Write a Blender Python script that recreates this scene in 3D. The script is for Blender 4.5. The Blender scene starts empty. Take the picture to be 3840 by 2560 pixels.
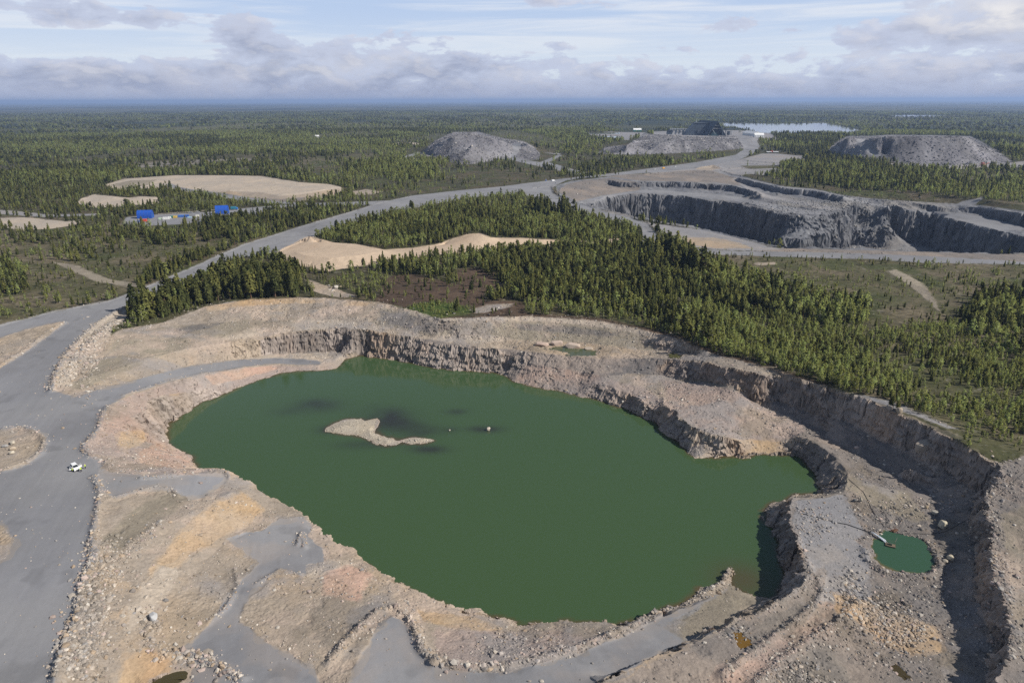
import bpy, math, random
import numpy as np
from mathutils import Vector, Matrix

SC = bpy.context.scene
COL = SC.collection
R = math.radians
rng = np.random.default_rng(7)
random.seed(7)

# ------------------------------------------------------------------ camera
W_PX, H_PX, D_PX = 1024.0, 682.0, 2352.0
H_CAM = 120.0
PITCH, ROLL, FOC = R(19.43), R(0.15), 683.0
FWD = np.array([0, math.cos(PITCH), -math.sin(PITCH)])
RT0 = np.array([1.0, 0, 0]); UP0 = np.array([0, math.sin(PITCH), math.cos(PITCH)])
RIGHT = math.cos(ROLL) * RT0 - math.sin(ROLL) * UP0
UPV = math.sin(ROLL) * RT0 + math.cos(ROLL) * UP0
CAM_POS = np.array([0, 0, H_CAM])
cam_data = bpy.data.cameras.new("camera")
cam = bpy.data.objects.new("camera", cam_data)
COL.objects.link(cam)
M = Matrix.Identity(4)
for k, v in enumerate((RIGHT, UPV, -FWD)):
    for a in range(3):
        M[a][k] = v[a]
for a in range(3):
    M[a][3] = CAM_POS[a]
cam.matrix_world = M
cam_data.sensor_width = 36.0
cam_data.lens = 36.0 * FOC / W_PX
cam_data.clip_start, cam_data.clip_end = 1.0, 200000.0
SC.camera = cam

# ------------------------------------------------------------------ light, sky, exposure
SC.view_settings.view_transform = 'Standard'
SC.view_settings.look = 'None'
SC.view_settings.exposure = 0.30
SC.view_settings.gamma = 1.0
SC.view_settings.use_curve_mapping = False
SC.cycles.max_bounces = 5
SC.cycles.diffuse_bounces = 2
SC.cycles.glossy_bounces = 2
SC.cycles.transparent_max_bounces = 4
SC.cycles.volume_bounces = 0
SC.cycles.use_denoising = False

SUN_EL = R(39.0)
SUN_DIR = np.array([0.955, -0.295]); SUN_DIR /= np.linalg.norm(SUN_DIR)      # horizontal direction towards the sun
sd = Vector((SUN_DIR[0] * math.cos(SUN_EL), SUN_DIR[1] * math.cos(SUN_EL), math.sin(SUN_EL)))
sun_data = bpy.data.lights.new("sun", 'SUN')
sun_data.energy = 4.5
sun_data.angle = R(0.5)
sun_data.color = (1.0, 0.94, 0.85)
sun = bpy.data.objects.new("sun", sun_data)
sun.rotation_euler = sd.to_track_quat('Z', 'Y').to_euler()
sun.location = (0, 0, 500)
COL.objects.link(sun)


class NT:
    """small helper to write node trees"""
    def __init__(self, tree):
        self.t = tree

    def n(self, typ, **kw):
        nd = self.t.nodes.new(typ)
        for k, v in kw.items():
            setattr(nd, k, v)
        return nd

    def put(self, sock, v):
        if isinstance(v, bpy.types.NodeSocket):
            self.t.links.new(v, sock)
        elif v is not None:
            sock.default_value = v

    def math(self, op, a, b=None, c=None, clamp=False):
        nd = self.n('ShaderNodeMath', operation=op, use_clamp=clamp)
        self.put(nd.inputs[0], a)
        if b is not None: self.put(nd.inputs[1], b)
        if c is not None: self.put(nd.inputs[2], c)
        return nd.outputs[0]

    def mix(self, f, a, b, blend='MIX'):
        nd = self.n('ShaderNodeMix', data_type='RGBA', blend_type=blend)
        self.put(nd.inputs[0], f)
        self.put(nd.inputs[6], a if isinstance(a, bpy.types.NodeSocket) else (*a, 1)[:4])
        self.put(nd.inputs[7], b if isinstance(b, bpy.types.NodeSocket) else (*b, 1)[:4])
        return nd.outputs[2]

    def ramp(self, v, lo, hi, a=0.0, b=1.0):
        nd = self.n('ShaderNodeMapRange', interpolation_type='SMOOTHSTEP')
        self.put(nd.inputs[0], v)
        for i, q in enumerate((lo, hi, a, b)):
            self.put(nd.inputs[1 + i], q)
        return nd.outputs[0]

    def noise(self, vec, scale, detail=4.0, rough=0.55, dist=0.0):
        nd = self.n('ShaderNodeTexNoise')
        self.put(nd.inputs['Vector'], vec)
        nd.inputs['Scale'].default_value = scale
        nd.inputs['Detail'].default_value = detail
        nd.inputs['Roughness'].default_value = rough
        nd.inputs['Distortion'].default_value = dist
        return nd.outputs['Fac']


world = bpy.data.worlds.new("World")
SC.world = world
world.use_nodes = True


def build_world():
    t = world.node_tree
    t.nodes.clear()
    g = NT(t)
    sky = g.n('ShaderNodeTexSky', sky_type='NISHITA')
    sky.sun_disc = False
    sky.sun_elevation = SUN_EL
    sky.sun_rotation = math.atan2(SUN_DIR[0], SUN_DIR[1])
    sky.altitude = 100
    sky.air_density, sky.dust_density, sky.ozone_density = 1.0, 0.6, 1.0
    tc = g.n('ShaderNodeTexCoord')
    sep = g.n('ShaderNodeSeparateXYZ')
    t.links.new(tc.outputs['Generated'], sep.inputs[0])
    X, Y, Z = sep.outputs
    az = g.math('MULTIPLY', g.math('ARCTAN2', X, Y), 57.2958)
    el = g.math('MULTIPLY', g.math('ARCSINE', Z), 57.2958)

    def vec(a, b, c):
        nd = g.n('ShaderNodeCombineXYZ')
        for i, q in enumerate((a, b, c)):
            g.put(nd.inputs[i], q)
        return nd.outputs[0]
    # warp so that cloud outlines billow
    wv = vec(g.math('MULTIPLY', az, 0.34), g.math('MULTIPLY', el, 0.80), 0.0)
    n1 = g.noise(wv, 1.0, 7.0, 0.58, 0.25)
    w2 = vec(g.math('MULTIPLY', az, 0.11), g.math('MULTIPLY', el, 0.42), 4.3)
    n2 = g.noise(w2, 1.0, 5.0, 0.55, 0.2)
    w3 = vec(g.math('MULTIPLY', az, 0.05), g.math('MULTIPLY', el, 0.9), 11.0)
    cir = g.noise(w3, 1.0, 6.0, 0.6, 0.8)
    # sky between the clouds: pale blue, milky cirrus
    skyc = g.mix(1.0, sky.outputs[0], (SKY_K, SKY_K, SKY_K), 'MULTIPLY')
    milky = g.mix(g.ramp(cir, 0.40, 0.70), (0.54, 0.68, 0.93), (0.84, 0.89, 0.99))
    milky = g.mix(g.ramp(el, 1.0, 7.0), (0.80, 0.88, 0.98), milky)
    base = g.mix(g.ramp(el, 9.0, 26.0, 0.92, 0.05), skyc, milky)
    # named cloud masses: (azimuth, elevation, width, height, strength)
    blobs = [(-34.0, 5.6, 8.5, 1.1, 0.34), (-28.5, 5.0, 3.2, 0.8, 0.22), (-20.5, 4.9, 3.0, 1.3, 0.30), (-17.8, 3.8, 3.4, 0.9, 0.25),
             (-9.0, 4.6, 3.4, 0.8, 0.24), (-11.0, 3.2, 5.0, 0.7, 0.20), (-3.0, 2.6, 6.0, 0.8, 0.2), (2.5, 6.9, 3.4, 0.55, 0.33), (8.0, 6.7, 1.5, 0.5, 0.15),
             (16.2, 4.95, 2.2, 0.75, 0.36), (12.2, 3.6, 1.7, 0.5, 0.16), (20.3, 4.6, 1.2, 0.32, 0.17), (3.0, 3.9, 1.3, 0.45, 0.16),
             (32.0, 5.2, 6.0, 1.8, 0.34), (26.0, 3.8, 5.0, 1.2, 0.22), (37.0, 3.6, 4.0, 1.6, 0.25),
             (-30.0, 1.9, 9.0, 1.1, 0.20), (-16.0, 2.2, 6.0, 1.0, 0.15),
             (-29.0, 3.9, 5.5, 0.7, -0.34), (-14.5, 5.6, 2.6, 0.8, -0.2), (-2.0, 5.9, 6.0, 1.0, -0.16), (8.5, 5.2, 4.0, 0.9, -0.16), (22.0, 6.2, 4.0, 0.8, -0.2)]
    tot = None
    for (a, e, sa, se, k) in blobs:
        p = g.math('DIVIDE', g.math('SUBTRACT', az, a), sa)
        q = g.math('DIVIDE', g.math('SUBTRACT', el, e), se)
        d2 = g.math('ADD', g.math('MULTIPLY', p, p), g.math('MULTIPLY', q, q))
        v = g.math('MULTIPLY', g.math('POWER', 2.71828, g.math('MULTIPLY', d2, -1.0)), k)
        tot = v if tot is None else g.math('ADD', tot, v)
    n1b = g.noise(vec(g.math('MULTIPLY', g.math('ADD', az, 0.5), 0.34), g.math('MULTIPLY', g.math('ADD', el, 0.42), 0.80), 0.0), 1.0, 5.0, 0.58, 0.25)
    lit = g.ramp(g.math('SUBTRACT', n1, n1b), 0.0, 0.16)
    band = g.ramp(el, 0.6, 4.4, 0.29, -0.10)
    dens = g.math('ADD', g.math('ADD', g.math('MULTIPLY', n1, 0.95), g.math('MULTIPLY_ADD', n2, 0.35, -0.10)), g.math('ADD', band, tot))
    cover = g.math('MULTIPLY', g.ramp(dens, 0.61, 0.69), g.ramp(el, 9.0, 30.0, 1.0, 0.30))
    core = g.ramp(dens, 0.66, 0.98)
    # cloud colour: sunlit shoulders, grey-lavender bellies
    sh = g.noise(vec(g.math('MULTIPLY', az, 0.22), g.math('MULTIPLY', el, 0.55), 7.7), 1.0, 5.0, 0.5, 0.2)
    grey = g.mix(g.ramp(sh, 0.40, 0.66), (0.36, 0.41, 0.56), (0.58, 0.61, 0.73))
    cloudc = g.mix(core, (0.60, 0.66, 0.82), grey)
    cloudc = g.mix(g.math('MULTIPLY', lit, 0.34), cloudc, (0.84, 0.84, 0.89))
    glow = None
    for (a, e, sa, se, k) in [(32.6, 5.1, 2.6, 1.1, 0.95), (29.0, 5.3, 1.2, 0.8, 0.5), (26.0, 2.9, 1.6, 0.45, 0.5), (16.4, 4.8, 1.5, 0.45, 0.35), (20.6, 2.2, 0.9, 0.4, 0.55), (35.5, 4.2, 3.0, 1.5, 0.4),
                              (-15.5, 2.4, 3.2, 0.6, 0.5), (-8.5, 2.9, 2.8, 0.6, 0.35), (-21.0, 2.9, 2.4, 0.5, 0.35), (-30.0, 1.7, 4.0, 0.4, 0.25), (9.0, 2.5, 2.0, 0.5, 0.35), (2.0, 1.9, 4.0, 0.35, 0.2), (15.0, 1.4, 4.0, 0.3, 0.2)]:
        p = g.math('DIVIDE', g.math('SUBTRACT', az, a), sa)
        q = g.math('DIVIDE', g.math('SUBTRACT', el, e), se)
        d2 = g.math('ADD', g.math('MULTIPLY', p, p), g.math('MULTIPLY', q, q))
        v = g.math('MULTIPLY', g.math('POWER', 2.71828, g.math('MULTIPLY', d2, -1.0)), k)
        glow = v if glow is None else g.math('ADD', glow, v)
    glow = g.math('MULTIPLY', glow, g.ramp(g.math('ADD', g.math('MULTIPLY', n1, 0.7), g.math('MULTIPLY', sh, 0.5)), 0.42, 0.74), clamp=True)
    cloudc = g.mix(glow, cloudc, (0.90, 0.89, 0.90))
    out = g.mix(cover, base, cloudc)
    # thin grey veil close to the horizon
    out = g.mix(g.ramp(el, 0.0, 2.2, 0.7, 0.0), out, (0.43, 0.47, 0.62))
    # below the horizon the world only lights undersides
    out = g.mix(g.ramp(el, -2.0, -0.5, 1.0, 0.0), out, (0.12, 0.13, 0.12))
    bg = g.n('ShaderNodeBackground')
    t.links.new(out, bg.inputs[0])
    bg.inputs[1].default_value = WORLD_K
    wo = g.n('ShaderNodeOutputWorld')
    t.links.new(bg.outputs[0], wo.inputs[0])


SKY_K = 0.07          # Nishita strength
WORLD_K = 0.77        # undoes the exposure for the cloud colours
build_world()


# ------------------------------------------------------------------ projection helpers (traced outlines -> places on the land)
def unproj(u, v, z=0.0):
    """a point of the photograph (in 2352-wide pixels) on the level z -> x, y in metres"""
    px = np.asarray(u, float) * W_PX / D_PX - W_PX / 2
    py = H_PX / 2 - np.asarray(v, float) * W_PX / D_PX
    d = FWD[:, None] * FOC + RIGHT[:, None] * px.ravel() + UPV[:, None] * py.ravel()
    t = (np.asarray(z, float).ravel() - H_CAM) / d[2]
    return d[0] * t, d[1] * t


def pt(u, v, z=0.0):
    x, y = unproj([u], [v], [z])
    return float(x[0]), float(y[0])


def project(x, y, z):
    dx, dy, dz = x - CAM_POS[0], y - CAM_POS[1], z - CAM_POS[2]
    dep = dx * FWD[0] + dy * FWD[1] + dz * FWD[2]
    dep = np.maximum(dep, 1e-3)
    a = (dx * RIGHT[0] + dy * RIGHT[1] + dz * RIGHT[2]) / dep * FOC
    b = (dx * UPV[0] + dy * UPV[1] + dz * UPV[2]) / dep * FOC
    return (a + W_PX / 2) * D_PX / W_PX, (H_PX / 2 - b) * D_PX / W_PX, dep


# ------------------------------------------------------------------ noise
def _hash(ix, iy, s):
    h = (ix.astype(np.uint32) * np.uint32(374761393) + iy.astype(np.uint32) * np.uint32(668265263) + np.uint32((s * 974711 + 12345) & 0xffffffff))
    h = (h ^ (h >> np.uint32(13))) * np.uint32(1274126177)
    h = h ^ (h >> np.uint32(16))
    return (h & np.uint32(0xffff)).astype(np.float32) / np.float32(65535.0)


def vnoise(x, y, s=0):
    fx, fy = np.floor(x), np.floor(y)
    ix, iy = fx.astype(np.int64), fy.astype(np.int64)
    tx = (x - fx).astype(np.float32); ty = (y - fy).astype(np.float32)
    tx = tx * tx * (3 - 2 * tx); ty = ty * ty * (3 - 2 * ty)
    a = _hash(ix, iy, s); b = _hash(ix + 1, iy, s); c = _hash(ix, iy + 1, s); d = _hash(ix + 1, iy + 1, s)
    return (a + (b - a) * tx) * (1 - ty) + (c + (d - c) * tx) * ty


def fbm(x, y, wl, octs=3, s=0, gain=0.55):
    """fractal noise in -1..1, first wavelength wl metres"""
    tot = np.zeros(x.shape, np.float32); amp, nrm, f = 1.0, 0.0, 1.0 / wl
    c, sn = math.cos(0.6), math.sin(0.6)
    xx, yy = x, y
    for o in range(octs):
        tot += amp * (vnoise(xx * f + 17.3 * o, yy * f - 9.1 * o, s + o) * 2 - 1)
        nrm += amp; amp *= gain; f *= 2.03
        xx, yy = c * xx - sn * yy, sn * xx + c * yy
    return tot / nrm


def inpoly(u, v, poly):
    """even-odd test with a bounding box first; u, v arrays"""
    P = np.asarray([p[:2] for p in poly], float)
    out = np.zeros(u.shape, bool)
    bb = (u >= P[:, 0].min()) & (u <= P[:, 0].max()) & (v >= P[:, 1].min()) & (v <= P[:, 1].max())
    idx = np.nonzero(bb.ravel())[0]
    if len(idx) == 0:
        return out
    uu, vv = u.ravel()[idx], v.ravel()[idx]
    r = np.zeros(len(idx), bool)
    n = len(P)
    for k in range(n):
        x0, y0 = P[k]; x1, y1 = P[(k + 1) % n]
        if y0 == y1:
            continue
        c = ((y0 > vv) != (y1 > vv)) & (uu < (x1 - x0) * (vv - y0) / (y1 - y0) + x0)
        r ^= c
    out.ravel()[idx] = r
    return out


def line_dist(x, y, P, margin):
    """distance of points to the polyline P (world xy), inf outside the margin"""
    P = np.asarray(P, float)
    out = np.full(x.shape, 1e9, np.float32)
    bb = (x > P[:, 0].min() - margin) & (x < P[:, 0].max() + margin) & (y > P[:, 1].min() - margin) & (y < P[:, 1].max() + margin)
    idx = np.nonzero(bb.ravel())[0]
    if len(idx) == 0:
        return out
    xx, yy = x.ravel()[idx], y.ravel()[idx]
    best = np.full(len(idx), 1e9)
    for k in range(len(P) - 1):
        ax, ay = P[k]; bx, by = P[k + 1]
        lx0, lx1 = min(ax, bx) - margin, max(ax, bx) + margin
        ly0, ly1 = min(ay, by) - margin, max(ay, by) + margin
        m = (xx > lx0) & (xx < lx1) & (yy > ly0) & (yy < ly1)
        if not m.any():
            continue
        dx, dy = bx - ax, by - ay
        t = np.clip(((xx[m] - ax) * dx + (yy[m] - ay) * dy) / max(dx * dx + dy * dy, 1e-9), 0, 1)
        best[m] = np.minimum(best[m], np.hypot(xx[m] - ax - t * dx, yy[m] - ay - t * dy))
    out.ravel()[idx] = best
    return out


# ------------------------------------------------------------------ traced break lines of the land: (u, v, z)
ZW = -20.0
LAKE = [(775, 845), (735, 850), (690, 850), (640, 857), (590, 873), (540, 890), (490, 912), (440, 937), (400, 965), (388, 980), (381, 1000), (395, 1022), (405, 1030), (420, 1040), (442, 1055), (436, 1072),
        (470, 1072), (520, 1078), (553, 1098), (590, 1120), (625, 1130), (645, 1150), (690, 1170), (712, 1190), (725, 1205), (760, 1235), (780, 1255), (800, 1262), (822, 1283), (870, 1305), (900, 1335),
        (940, 1355), (1000, 1380), (1040, 1400), (1090, 1410), (1150, 1420), (1190, 1434), (1240, 1427), (1300, 1425), (1370, 1430), (1415, 1434), (1450, 1415), (1511, 1391), (1560, 1371), (1602, 1355),
        (1640, 1342), (1662, 1326), (1674, 1304), (1684, 1308), (1682, 1325), (1678, 1340), (1700, 1352), (1740, 1369), (1772, 1373), (1788, 1366), (1800, 1324), (1790, 1264), (1778, 1224), (1755, 1172),
        (1790, 1150), (1830, 1138), (1893, 1134), (1880, 1100), (1863, 1079), (1840, 1055), (1813, 1041), (1760, 1043), (1700, 1047), (1640, 1053), (1605, 1052), (1570, 1028), (1540, 1000), (1500, 965),
        (1450, 945), (1380, 920), (1300, 900), (1230, 887), (1180, 877), (1150, 857), (1090, 852), (1000, 845), (940, 832), (880, 822), (830, 816), (795, 822)]
POND = [(2006, 1240), (2030, 1222), (2068, 1232), (2105, 1240), (2128, 1255), (2144, 1280), (2149, 1302), (2136, 1318), (2100, 1316), (2060, 1312), (2030, 1302), (2014, 1282), (2004, 1262)]
ZP = -13.6
BENCH_POND = [(1258, 802), (1285, 797), (1310, 803), (1345, 803), (1378, 812), (1360, 818), (1320, 815), (1285, 808)]
ISLAND = [(746, 985), (756, 978), (785, 965), (815, 960), (838, 966), (862, 960), (868, 968), (860, 985), (857, 995), (880, 1000), (900, 1006), (915, 1014), (917, 1018), (900, 1021), (865, 1017), (835, 1005), (822, 997), (795, 997), (765, 993), (748, 990)]
ISLET = [(919, 1010), (940, 1005), (965, 1004), (990, 1006), (1000, 1009), (985, 1013), (955, 1017), (945, 1020), (935, 1014)]

LINES = []


def L(*pts, z=None, ext=False):
    LINES.append([(p[0], p[1], (p[2] if len(p) > 2 else z)) for p in pts])


# --- near left plain and roads (level 0)
L((0, 745), (130, 712), (250, 690), (330, 660), (400, 630), (480, 595), (560, 560), (640, 535), (720, 510), (800, 487), (870, 465), (950, 448), (1050, 437), (1150, 428), (1210, 420), (1290, 410), (1400, 398), (1500, 385), (1600, 372), (1690, 355), z=0)
L((120, 895), (130, 860), (160, 810), (195, 770), (240, 735), (290, 705), (340, 682), (400, 660), (470, 625), (540, 592), (630, 580), (700, 552), (760, 527), (850, 503), (940, 480), (1000, 467), (1100, 452), (1200, 443), z=0)
L((170, 912, 0), (240, 935, -.2), (232, 960, 0), (228, 985, 0), (200, 1015, 0), (190, 1030, 0), (210, 1050, 0), (228, 1078, 0), (215, 1092, 0), (230, 1130, 0), (225, 1170, 0), (215, 1230, 0), (215, 1280, 0), (190, 1340, 0), (180, 1400, 0), (165, 1450, 0), (140, 1510, 0), (125, 1575, 0), (100, 1640, 0))
L((0, 840), (60, 800), (140, 740), (150, 742), z=0)
L((0, 1000), (0, 1200), (0, 1568), (-400, 1568), z=0)
L((-600, 700), (-600, 1000), z=0)
L((0, 1320), (100, 1320), (100, 1200), (100, 1100), z=0)
# --- ramp into the lake
L((225, 893, -.8), (330, 865, -5.5), (440, 838, -10.5), (540, 825, -14.5), (620, 815, -17), (700, 812, -18.5), (785, 810, -19.6))
L((285, 908, -2), (380, 877, -7.5), (470, 855, -12), (560, 841, -15.3), (640, 836, -17.3), (720, 839, -18.8), (765, 843, -19.7))
L((240, 935, -.2), (285, 912, -1.6), (380, 880, -7), (470, 857, -11.5), (560, 843, -15))
# bank above the ramp
L((150, 895, 0.4), (200, 868, .5), (280, 842, -1), (360, 815, -3), (440, 798, -5), (520, 785, -6.5), (610, 775, -7.2), (660, 765, -7.4), (720, 757, -7), (790, 757, -6.5))
# far bank: forest edge
RIM = [(230, 790, 1), (250, 772, 1), (275, 757, 1), (330, 748, 1), (380, 738, 1), (430, 718, 1), (470, 704, 1), (520, 694, 1), (570, 688, 1), (680, 683, 1), (740, 683, 1), (800, 688, 1), (870, 693, 1), (930, 708, 1), (1010, 733, 1), (1060, 733, 1), (1100, 729, 1), (1200, 726, 1), (1300, 729, 1), (1400, 739, 1),
       (1470, 754, 1), (1560, 778, 1), (1610, 802, 1), (1650, 815, 1), (1720, 834, 1.5), (1800, 858, 2), (1900, 886, 2.5), (1990, 915, 3), (2100, 962, 3), (2200, 1012, 3), (2290, 1062, 2)]
L(*RIM)
L(*[(u, v - 12, z + .3) for u, v, z in RIM])
# gravelly slope foot and bench
L((300, 800, -1), (400, 770, -2.5), (500, 752, -3.8), (600, 742, -4.5), (700, 738, -4.8), (790, 742, -5.2))
L((860, 745, -5.5), (920, 758, -6.3), (1000, 776, -7.4), (1080, 780, -7.6), (1160, 780, -7.6), (1250, 782, -7.4), (1330, 786, -7), (1400, 793, -6.5), (1480, 800, -6), (1560, 808, -4.5), (1600, 814, -2.5))
# cliff top of the bench
L((790, 758, -5.6), (830, 757, -5.8), (880, 768, -6.5), (960, 775, -7.6), (1010, 786, -8), (1050, 792, -8), (1110, 797, -8), (1150, 801, -8))
L((1205, 806, -8), (1250, 812, -7.8), (1300, 816, -7.5), (1363, 822, -7.2), (1441, 821, -6.6), (1480, 822, -6), (1545, 824, -4), (1597, 829, -2), (1649, 837, 0), (1701, 850, 1), (1760, 858, 1.8))
# foot of the ramp-side cliff
L((600, 813, -16.6), (650, 810, -17.6), (700, 809, -18.4), (750, 807, -19), (795, 809, -19.6))
# big cleft at 1150-1200
L((1152, 818, -13), (1160, 845, -18), (1168, 868, -19.5))
L((1178, 815, -10), (1185, 840, -15), (1195, 868, -19))
# upper terrace of the right-hand notch
L((1360, 851, -11), (1441, 857, -11), (1519, 861, -11), (1558, 874, -11.5), (1623, 876, -9.5), (1680, 886, -6), (1712, 905, -8.5), (1760, 935, -12), (1830, 963, -13), (1900, 990, -13.5))
L((1330, 862, -14), (1400, 885, -14), (1450, 905, -14), (1483, 925, -13.6))
L((1506, 884, -12), (1519, 902, -12), (1530, 925, -12), (1545, 938, -12), (1579, 975, -12), (1623, 990, -12), (1662, 1004, -12), (1715, 1009, -12), (1760, 1013, -12), (1810, 1010, -12.2), (1838, 1000, -12.4))
# inlet rim
L((1838, 1000, -12.4), (1868, 1012, -12.6), (1918, 1049, -12.6), (1948, 1084, -12.6), (1940, 1129, -12.6), (1895, 1138, -12.8))
# toe of the north-east wall
L((1860, 975, -13.6), (1930, 1020, -14), (2000, 1060, -14), (2060, 1092, -14), (2120, 1120, -14), (2150, 1140, -14), (2150, 1180, -14), (2155, 1215, -13.8), (2162, 1262, -13.5), (2170, 1300, -13.4), (2185, 1374, -13), (2190, 1457, -12.6), (2175, 1568, -12.2), (2150, 1700, -12))
L((1935, 1100, -13), (2000, 1130, -13.4), (2100, 1165, -13.5), (2130, 1200, -13.5))
# ledge block in the north-east wall
L((2080, 1060, -7), (2110, 1063, -7), (2150, 1080, -8))
L((2075, 1085, -13.5), (2105, 1100, -13.8), (2140, 1110, -13.8))
# peninsula
L((1823, 1146, -12.6), (1818, 1199, -12.2), (1828, 1234, -12), (1838, 1274, -11.5), (1858, 1296, -11), (1862, 1320, -10.6), (1838, 1350, -10.4), (1790, 1384, -10.6), (1742, 1416, -11), (1690, 1422, -11.6))
L((1823, 1146, -12.6), (1860, 1141, -12.6), (1895, 1140, -12.8))
L((1900, 1200, -13), (1960, 1200, -13.4), (1990, 1240, -13.4))
L((1900, 1290, -12.4), (1900, 1330, -12), (1860, 1390, -11), (1800, 1440, -10.4), (1730, 1500, -9.6), (1660, 1555, -9), (1600, 1610, -8.6))
L((1960, 1330, -12.8), (1930, 1390, -11.6), (1870, 1440, -10.6), (1790, 1500, -9.8), (1720, 1568, -9))
L((2040, 1340, -13.3), (2120, 1350, -13.3))
L((2000, 1450, -13), (2100, 1450, -13), (1950, 1560, -12), (2080, 1560, -12.2))
# berm between the spit road and the track, with its drop to the road
L((1380, 1560, -4.8), (1446, 1541, -5.4), (1472, 1524, -6.2), (1505, 1506, -7), (1560, 1490, -8.2), (1598, 1476, -8.8), (1648, 1450, -9.4), (1684, 1424, -10.4))
L((1368, 1558, -9), (1446, 1538, -10.8), (1472, 1520, -11.4), (1503, 1502, -12.2), (1560, 1482, -13.4), (1597, 1468, -14.2), (1647, 1442, -15.6), (1683, 1413, -17), (1740, 1392, -18.6), (1770, 1380, -19.6))
L((1225, 1526, -8), (1329, 1500, -10.4), (1407, 1468, -12.4), (1459, 1445, -14), (1524, 1413, -16), (1590, 1389, -17.6), (1655, 1364, -19.2))
L((1500, 1560, -6.4), (1560, 1540, -7.4), (1640, 1500, -8.6))
# near bank
NEAR_LIP = [(470, 1073, -13), (520, 1079, -8), (553, 1099, -9), (590, 1121, -12), (625, 1131, -13), (645, 1151, -13.5), (690, 1171, -14), (725, 1206, -14.5), (760, 1236, -15), (800, 1263, -15.5), (822, 1284, -16), (870, 1306, -16), (900, 1336, -16), (940, 1356, -16), (1000, 1381, -16.5),
            (1040, 1401, -17), (1090, 1411, -17), (1150, 1421, -17), (1190, 1436, -18), (1240, 1428, -17), (1300, 1426, -16.5), (1370, 1431, -16.5), (1415, 1436, -17)]
L(*NEAR_LIP)
# gravel pad that juts to the lake
L((230, 1092, 0), (330, 1095, -2), (430, 1088, -4), (500, 1084, -6), (528, 1092, -7.4), (515, 1112, -7.2), (470, 1138, -5.5), (432, 1146, -4.5), (400, 1126, -3.5), (330, 1122, -2), (262, 1138, -.5))
# side slope between road and lake, left shore
L((260, 990, -2), (300, 960, -4.5), (380, 920, -10), (450, 897, -14.5), (540, 868, -17.3), (620, 850, -18.6))
L((270, 1040, -3), (330, 1010, -8), (360, 985, -14), (378, 968, -17.5))
L((330, 1060, -5), (380, 1050, -9), (410, 1045, -12), (436, 1056, -14))
# ochre slope below the road, and the lower gravel ways
L((240, 1240, -1), (300, 1200, -1.8), (360, 1160, -2.6), (420, 1150, -4))
L((270, 1300, -1.5), (330, 1250, -2.4), (390, 1200, -3.4), (450, 1170, -4.6), (530, 1130, -6.5))
L((230, 1480, -2), (280, 1400, -2.6), (330, 1330, -4), (400, 1270, -5.5), (480, 1215, -7.5), (560, 1165, -9.5))
L((300, 1480, -5), (360, 1420, -6), (430, 1330, -8), (500, 1260, -10), (560, 1215, -11))
L((540, 1235, -11.2), (600, 1210, -11.8), (650, 1190, -12.4), (700, 1205, -13), (740, 1262, -14), (735, 1300, -13.6), (690, 1320, -13), (640, 1305, -12.4), (600, 1330, -11.4), (560, 1380, -10.4), (530, 1430, -9.6), (480, 1470, -9), (410, 1495, -8.4))
L((560, 1290, -11.6), (530, 1360, -10.4), (490, 1430, -9.2))
L((560, 1470, -9.2), (640, 1530, -8.8), (700, 1580, -8.4))
L((400, 1560, -8), (480, 1580, -8), (560, 1600, -8))
L((170, 1560, -1.4), (200, 1540, -1.8), (240, 1560, -4.5), (300, 1580, -7))
L((640, 1420, -10.5), (760, 1430, -11), (860, 1410, -12.5), (820, 1360, -13.5), (760, 1310, -14))
L((800, 1568, -7.8), (830, 1470, -9.6), (900, 1415, -11.6), (950, 1450, -11), (990, 1530, -9), (1180, 1545, -8))
L((960, 1410, -13.8), (1060, 1440, -14), (1180, 1462, -14.5), (1300, 1460, -14), (1390, 1458, -14))
L((1000, 1500, -10.6), (1100, 1530, -9.4), (1200, 1515, -9.6), (1300, 1490, -11.6), (1380, 1470, -13))
L((700, 1700, -7), (1100, 1700, -6), (1400, 1640, -4.5), (1700, 1700, -8))
# right-hand rim above the pond
L((2290, 1062, 2), (2286, 1090, 0), (2269, 1128, -2.6), (2255, 1176, -4.4), (2278, 1217, -5), (2272, 1250, -5), (2278, 1292, -5), (2290, 1333, -5), (2302, 1374, -5), (2311, 1436, -5), (2307, 1498, -5), (2290, 1560, -5), (2270, 1660, -5))
L((2310, 1080, 0.5), (2320, 1150, -3), (2340, 1250, -5), (2352, 1350, -5), (2360, 1450, -5), (2400, 1568, -5))
L((2420, 1000, 3), (2600, 1200, -1), (2700, 1500, -4))
# --- sand heaps in the middle
L((632, 582), (660, 600), (705, 612), (760, 620), (810, 612), (850, 606), (920, 593), (1000, 584), (1080, 580), (1130, 572), (1200, 566), (1300, 560), (1400, 562), (1470, 558), z=0)
L((680, 578, 3), (700, 585, 3.5), (760, 592, 4.5), (820, 586, 4.5), (860, 578, 4), (880, 574, 3.5))
L((690, 548, 3), (715, 541, 7), (735, 548, 4), (760, 556, 3.5), (820, 560, 3.5), (870, 570, 3))
L((1000, 560, 1), (1040, 548, 4), (1080, 538, 8), (1105, 536, 9), (1125, 543, 7), (1145, 549, 4), (1200, 548, 4), (1250, 551, 3), (1280, 553, 1.5), (1300, 553, 2.5), (1330, 551, 3), (1360, 556, 1), (1390, 554, 1), (1410, 547, 3.5), (1440, 552, 1.5), (1470, 556, .5))
L((640, 574), (690, 556), (760, 560), (840, 568), (900, 576), (980, 570), (1040, 556), z=0.3)
L((1180, 540), (1240, 545), (1300, 547), (1400, 545), (1470, 548), z=0)
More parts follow.
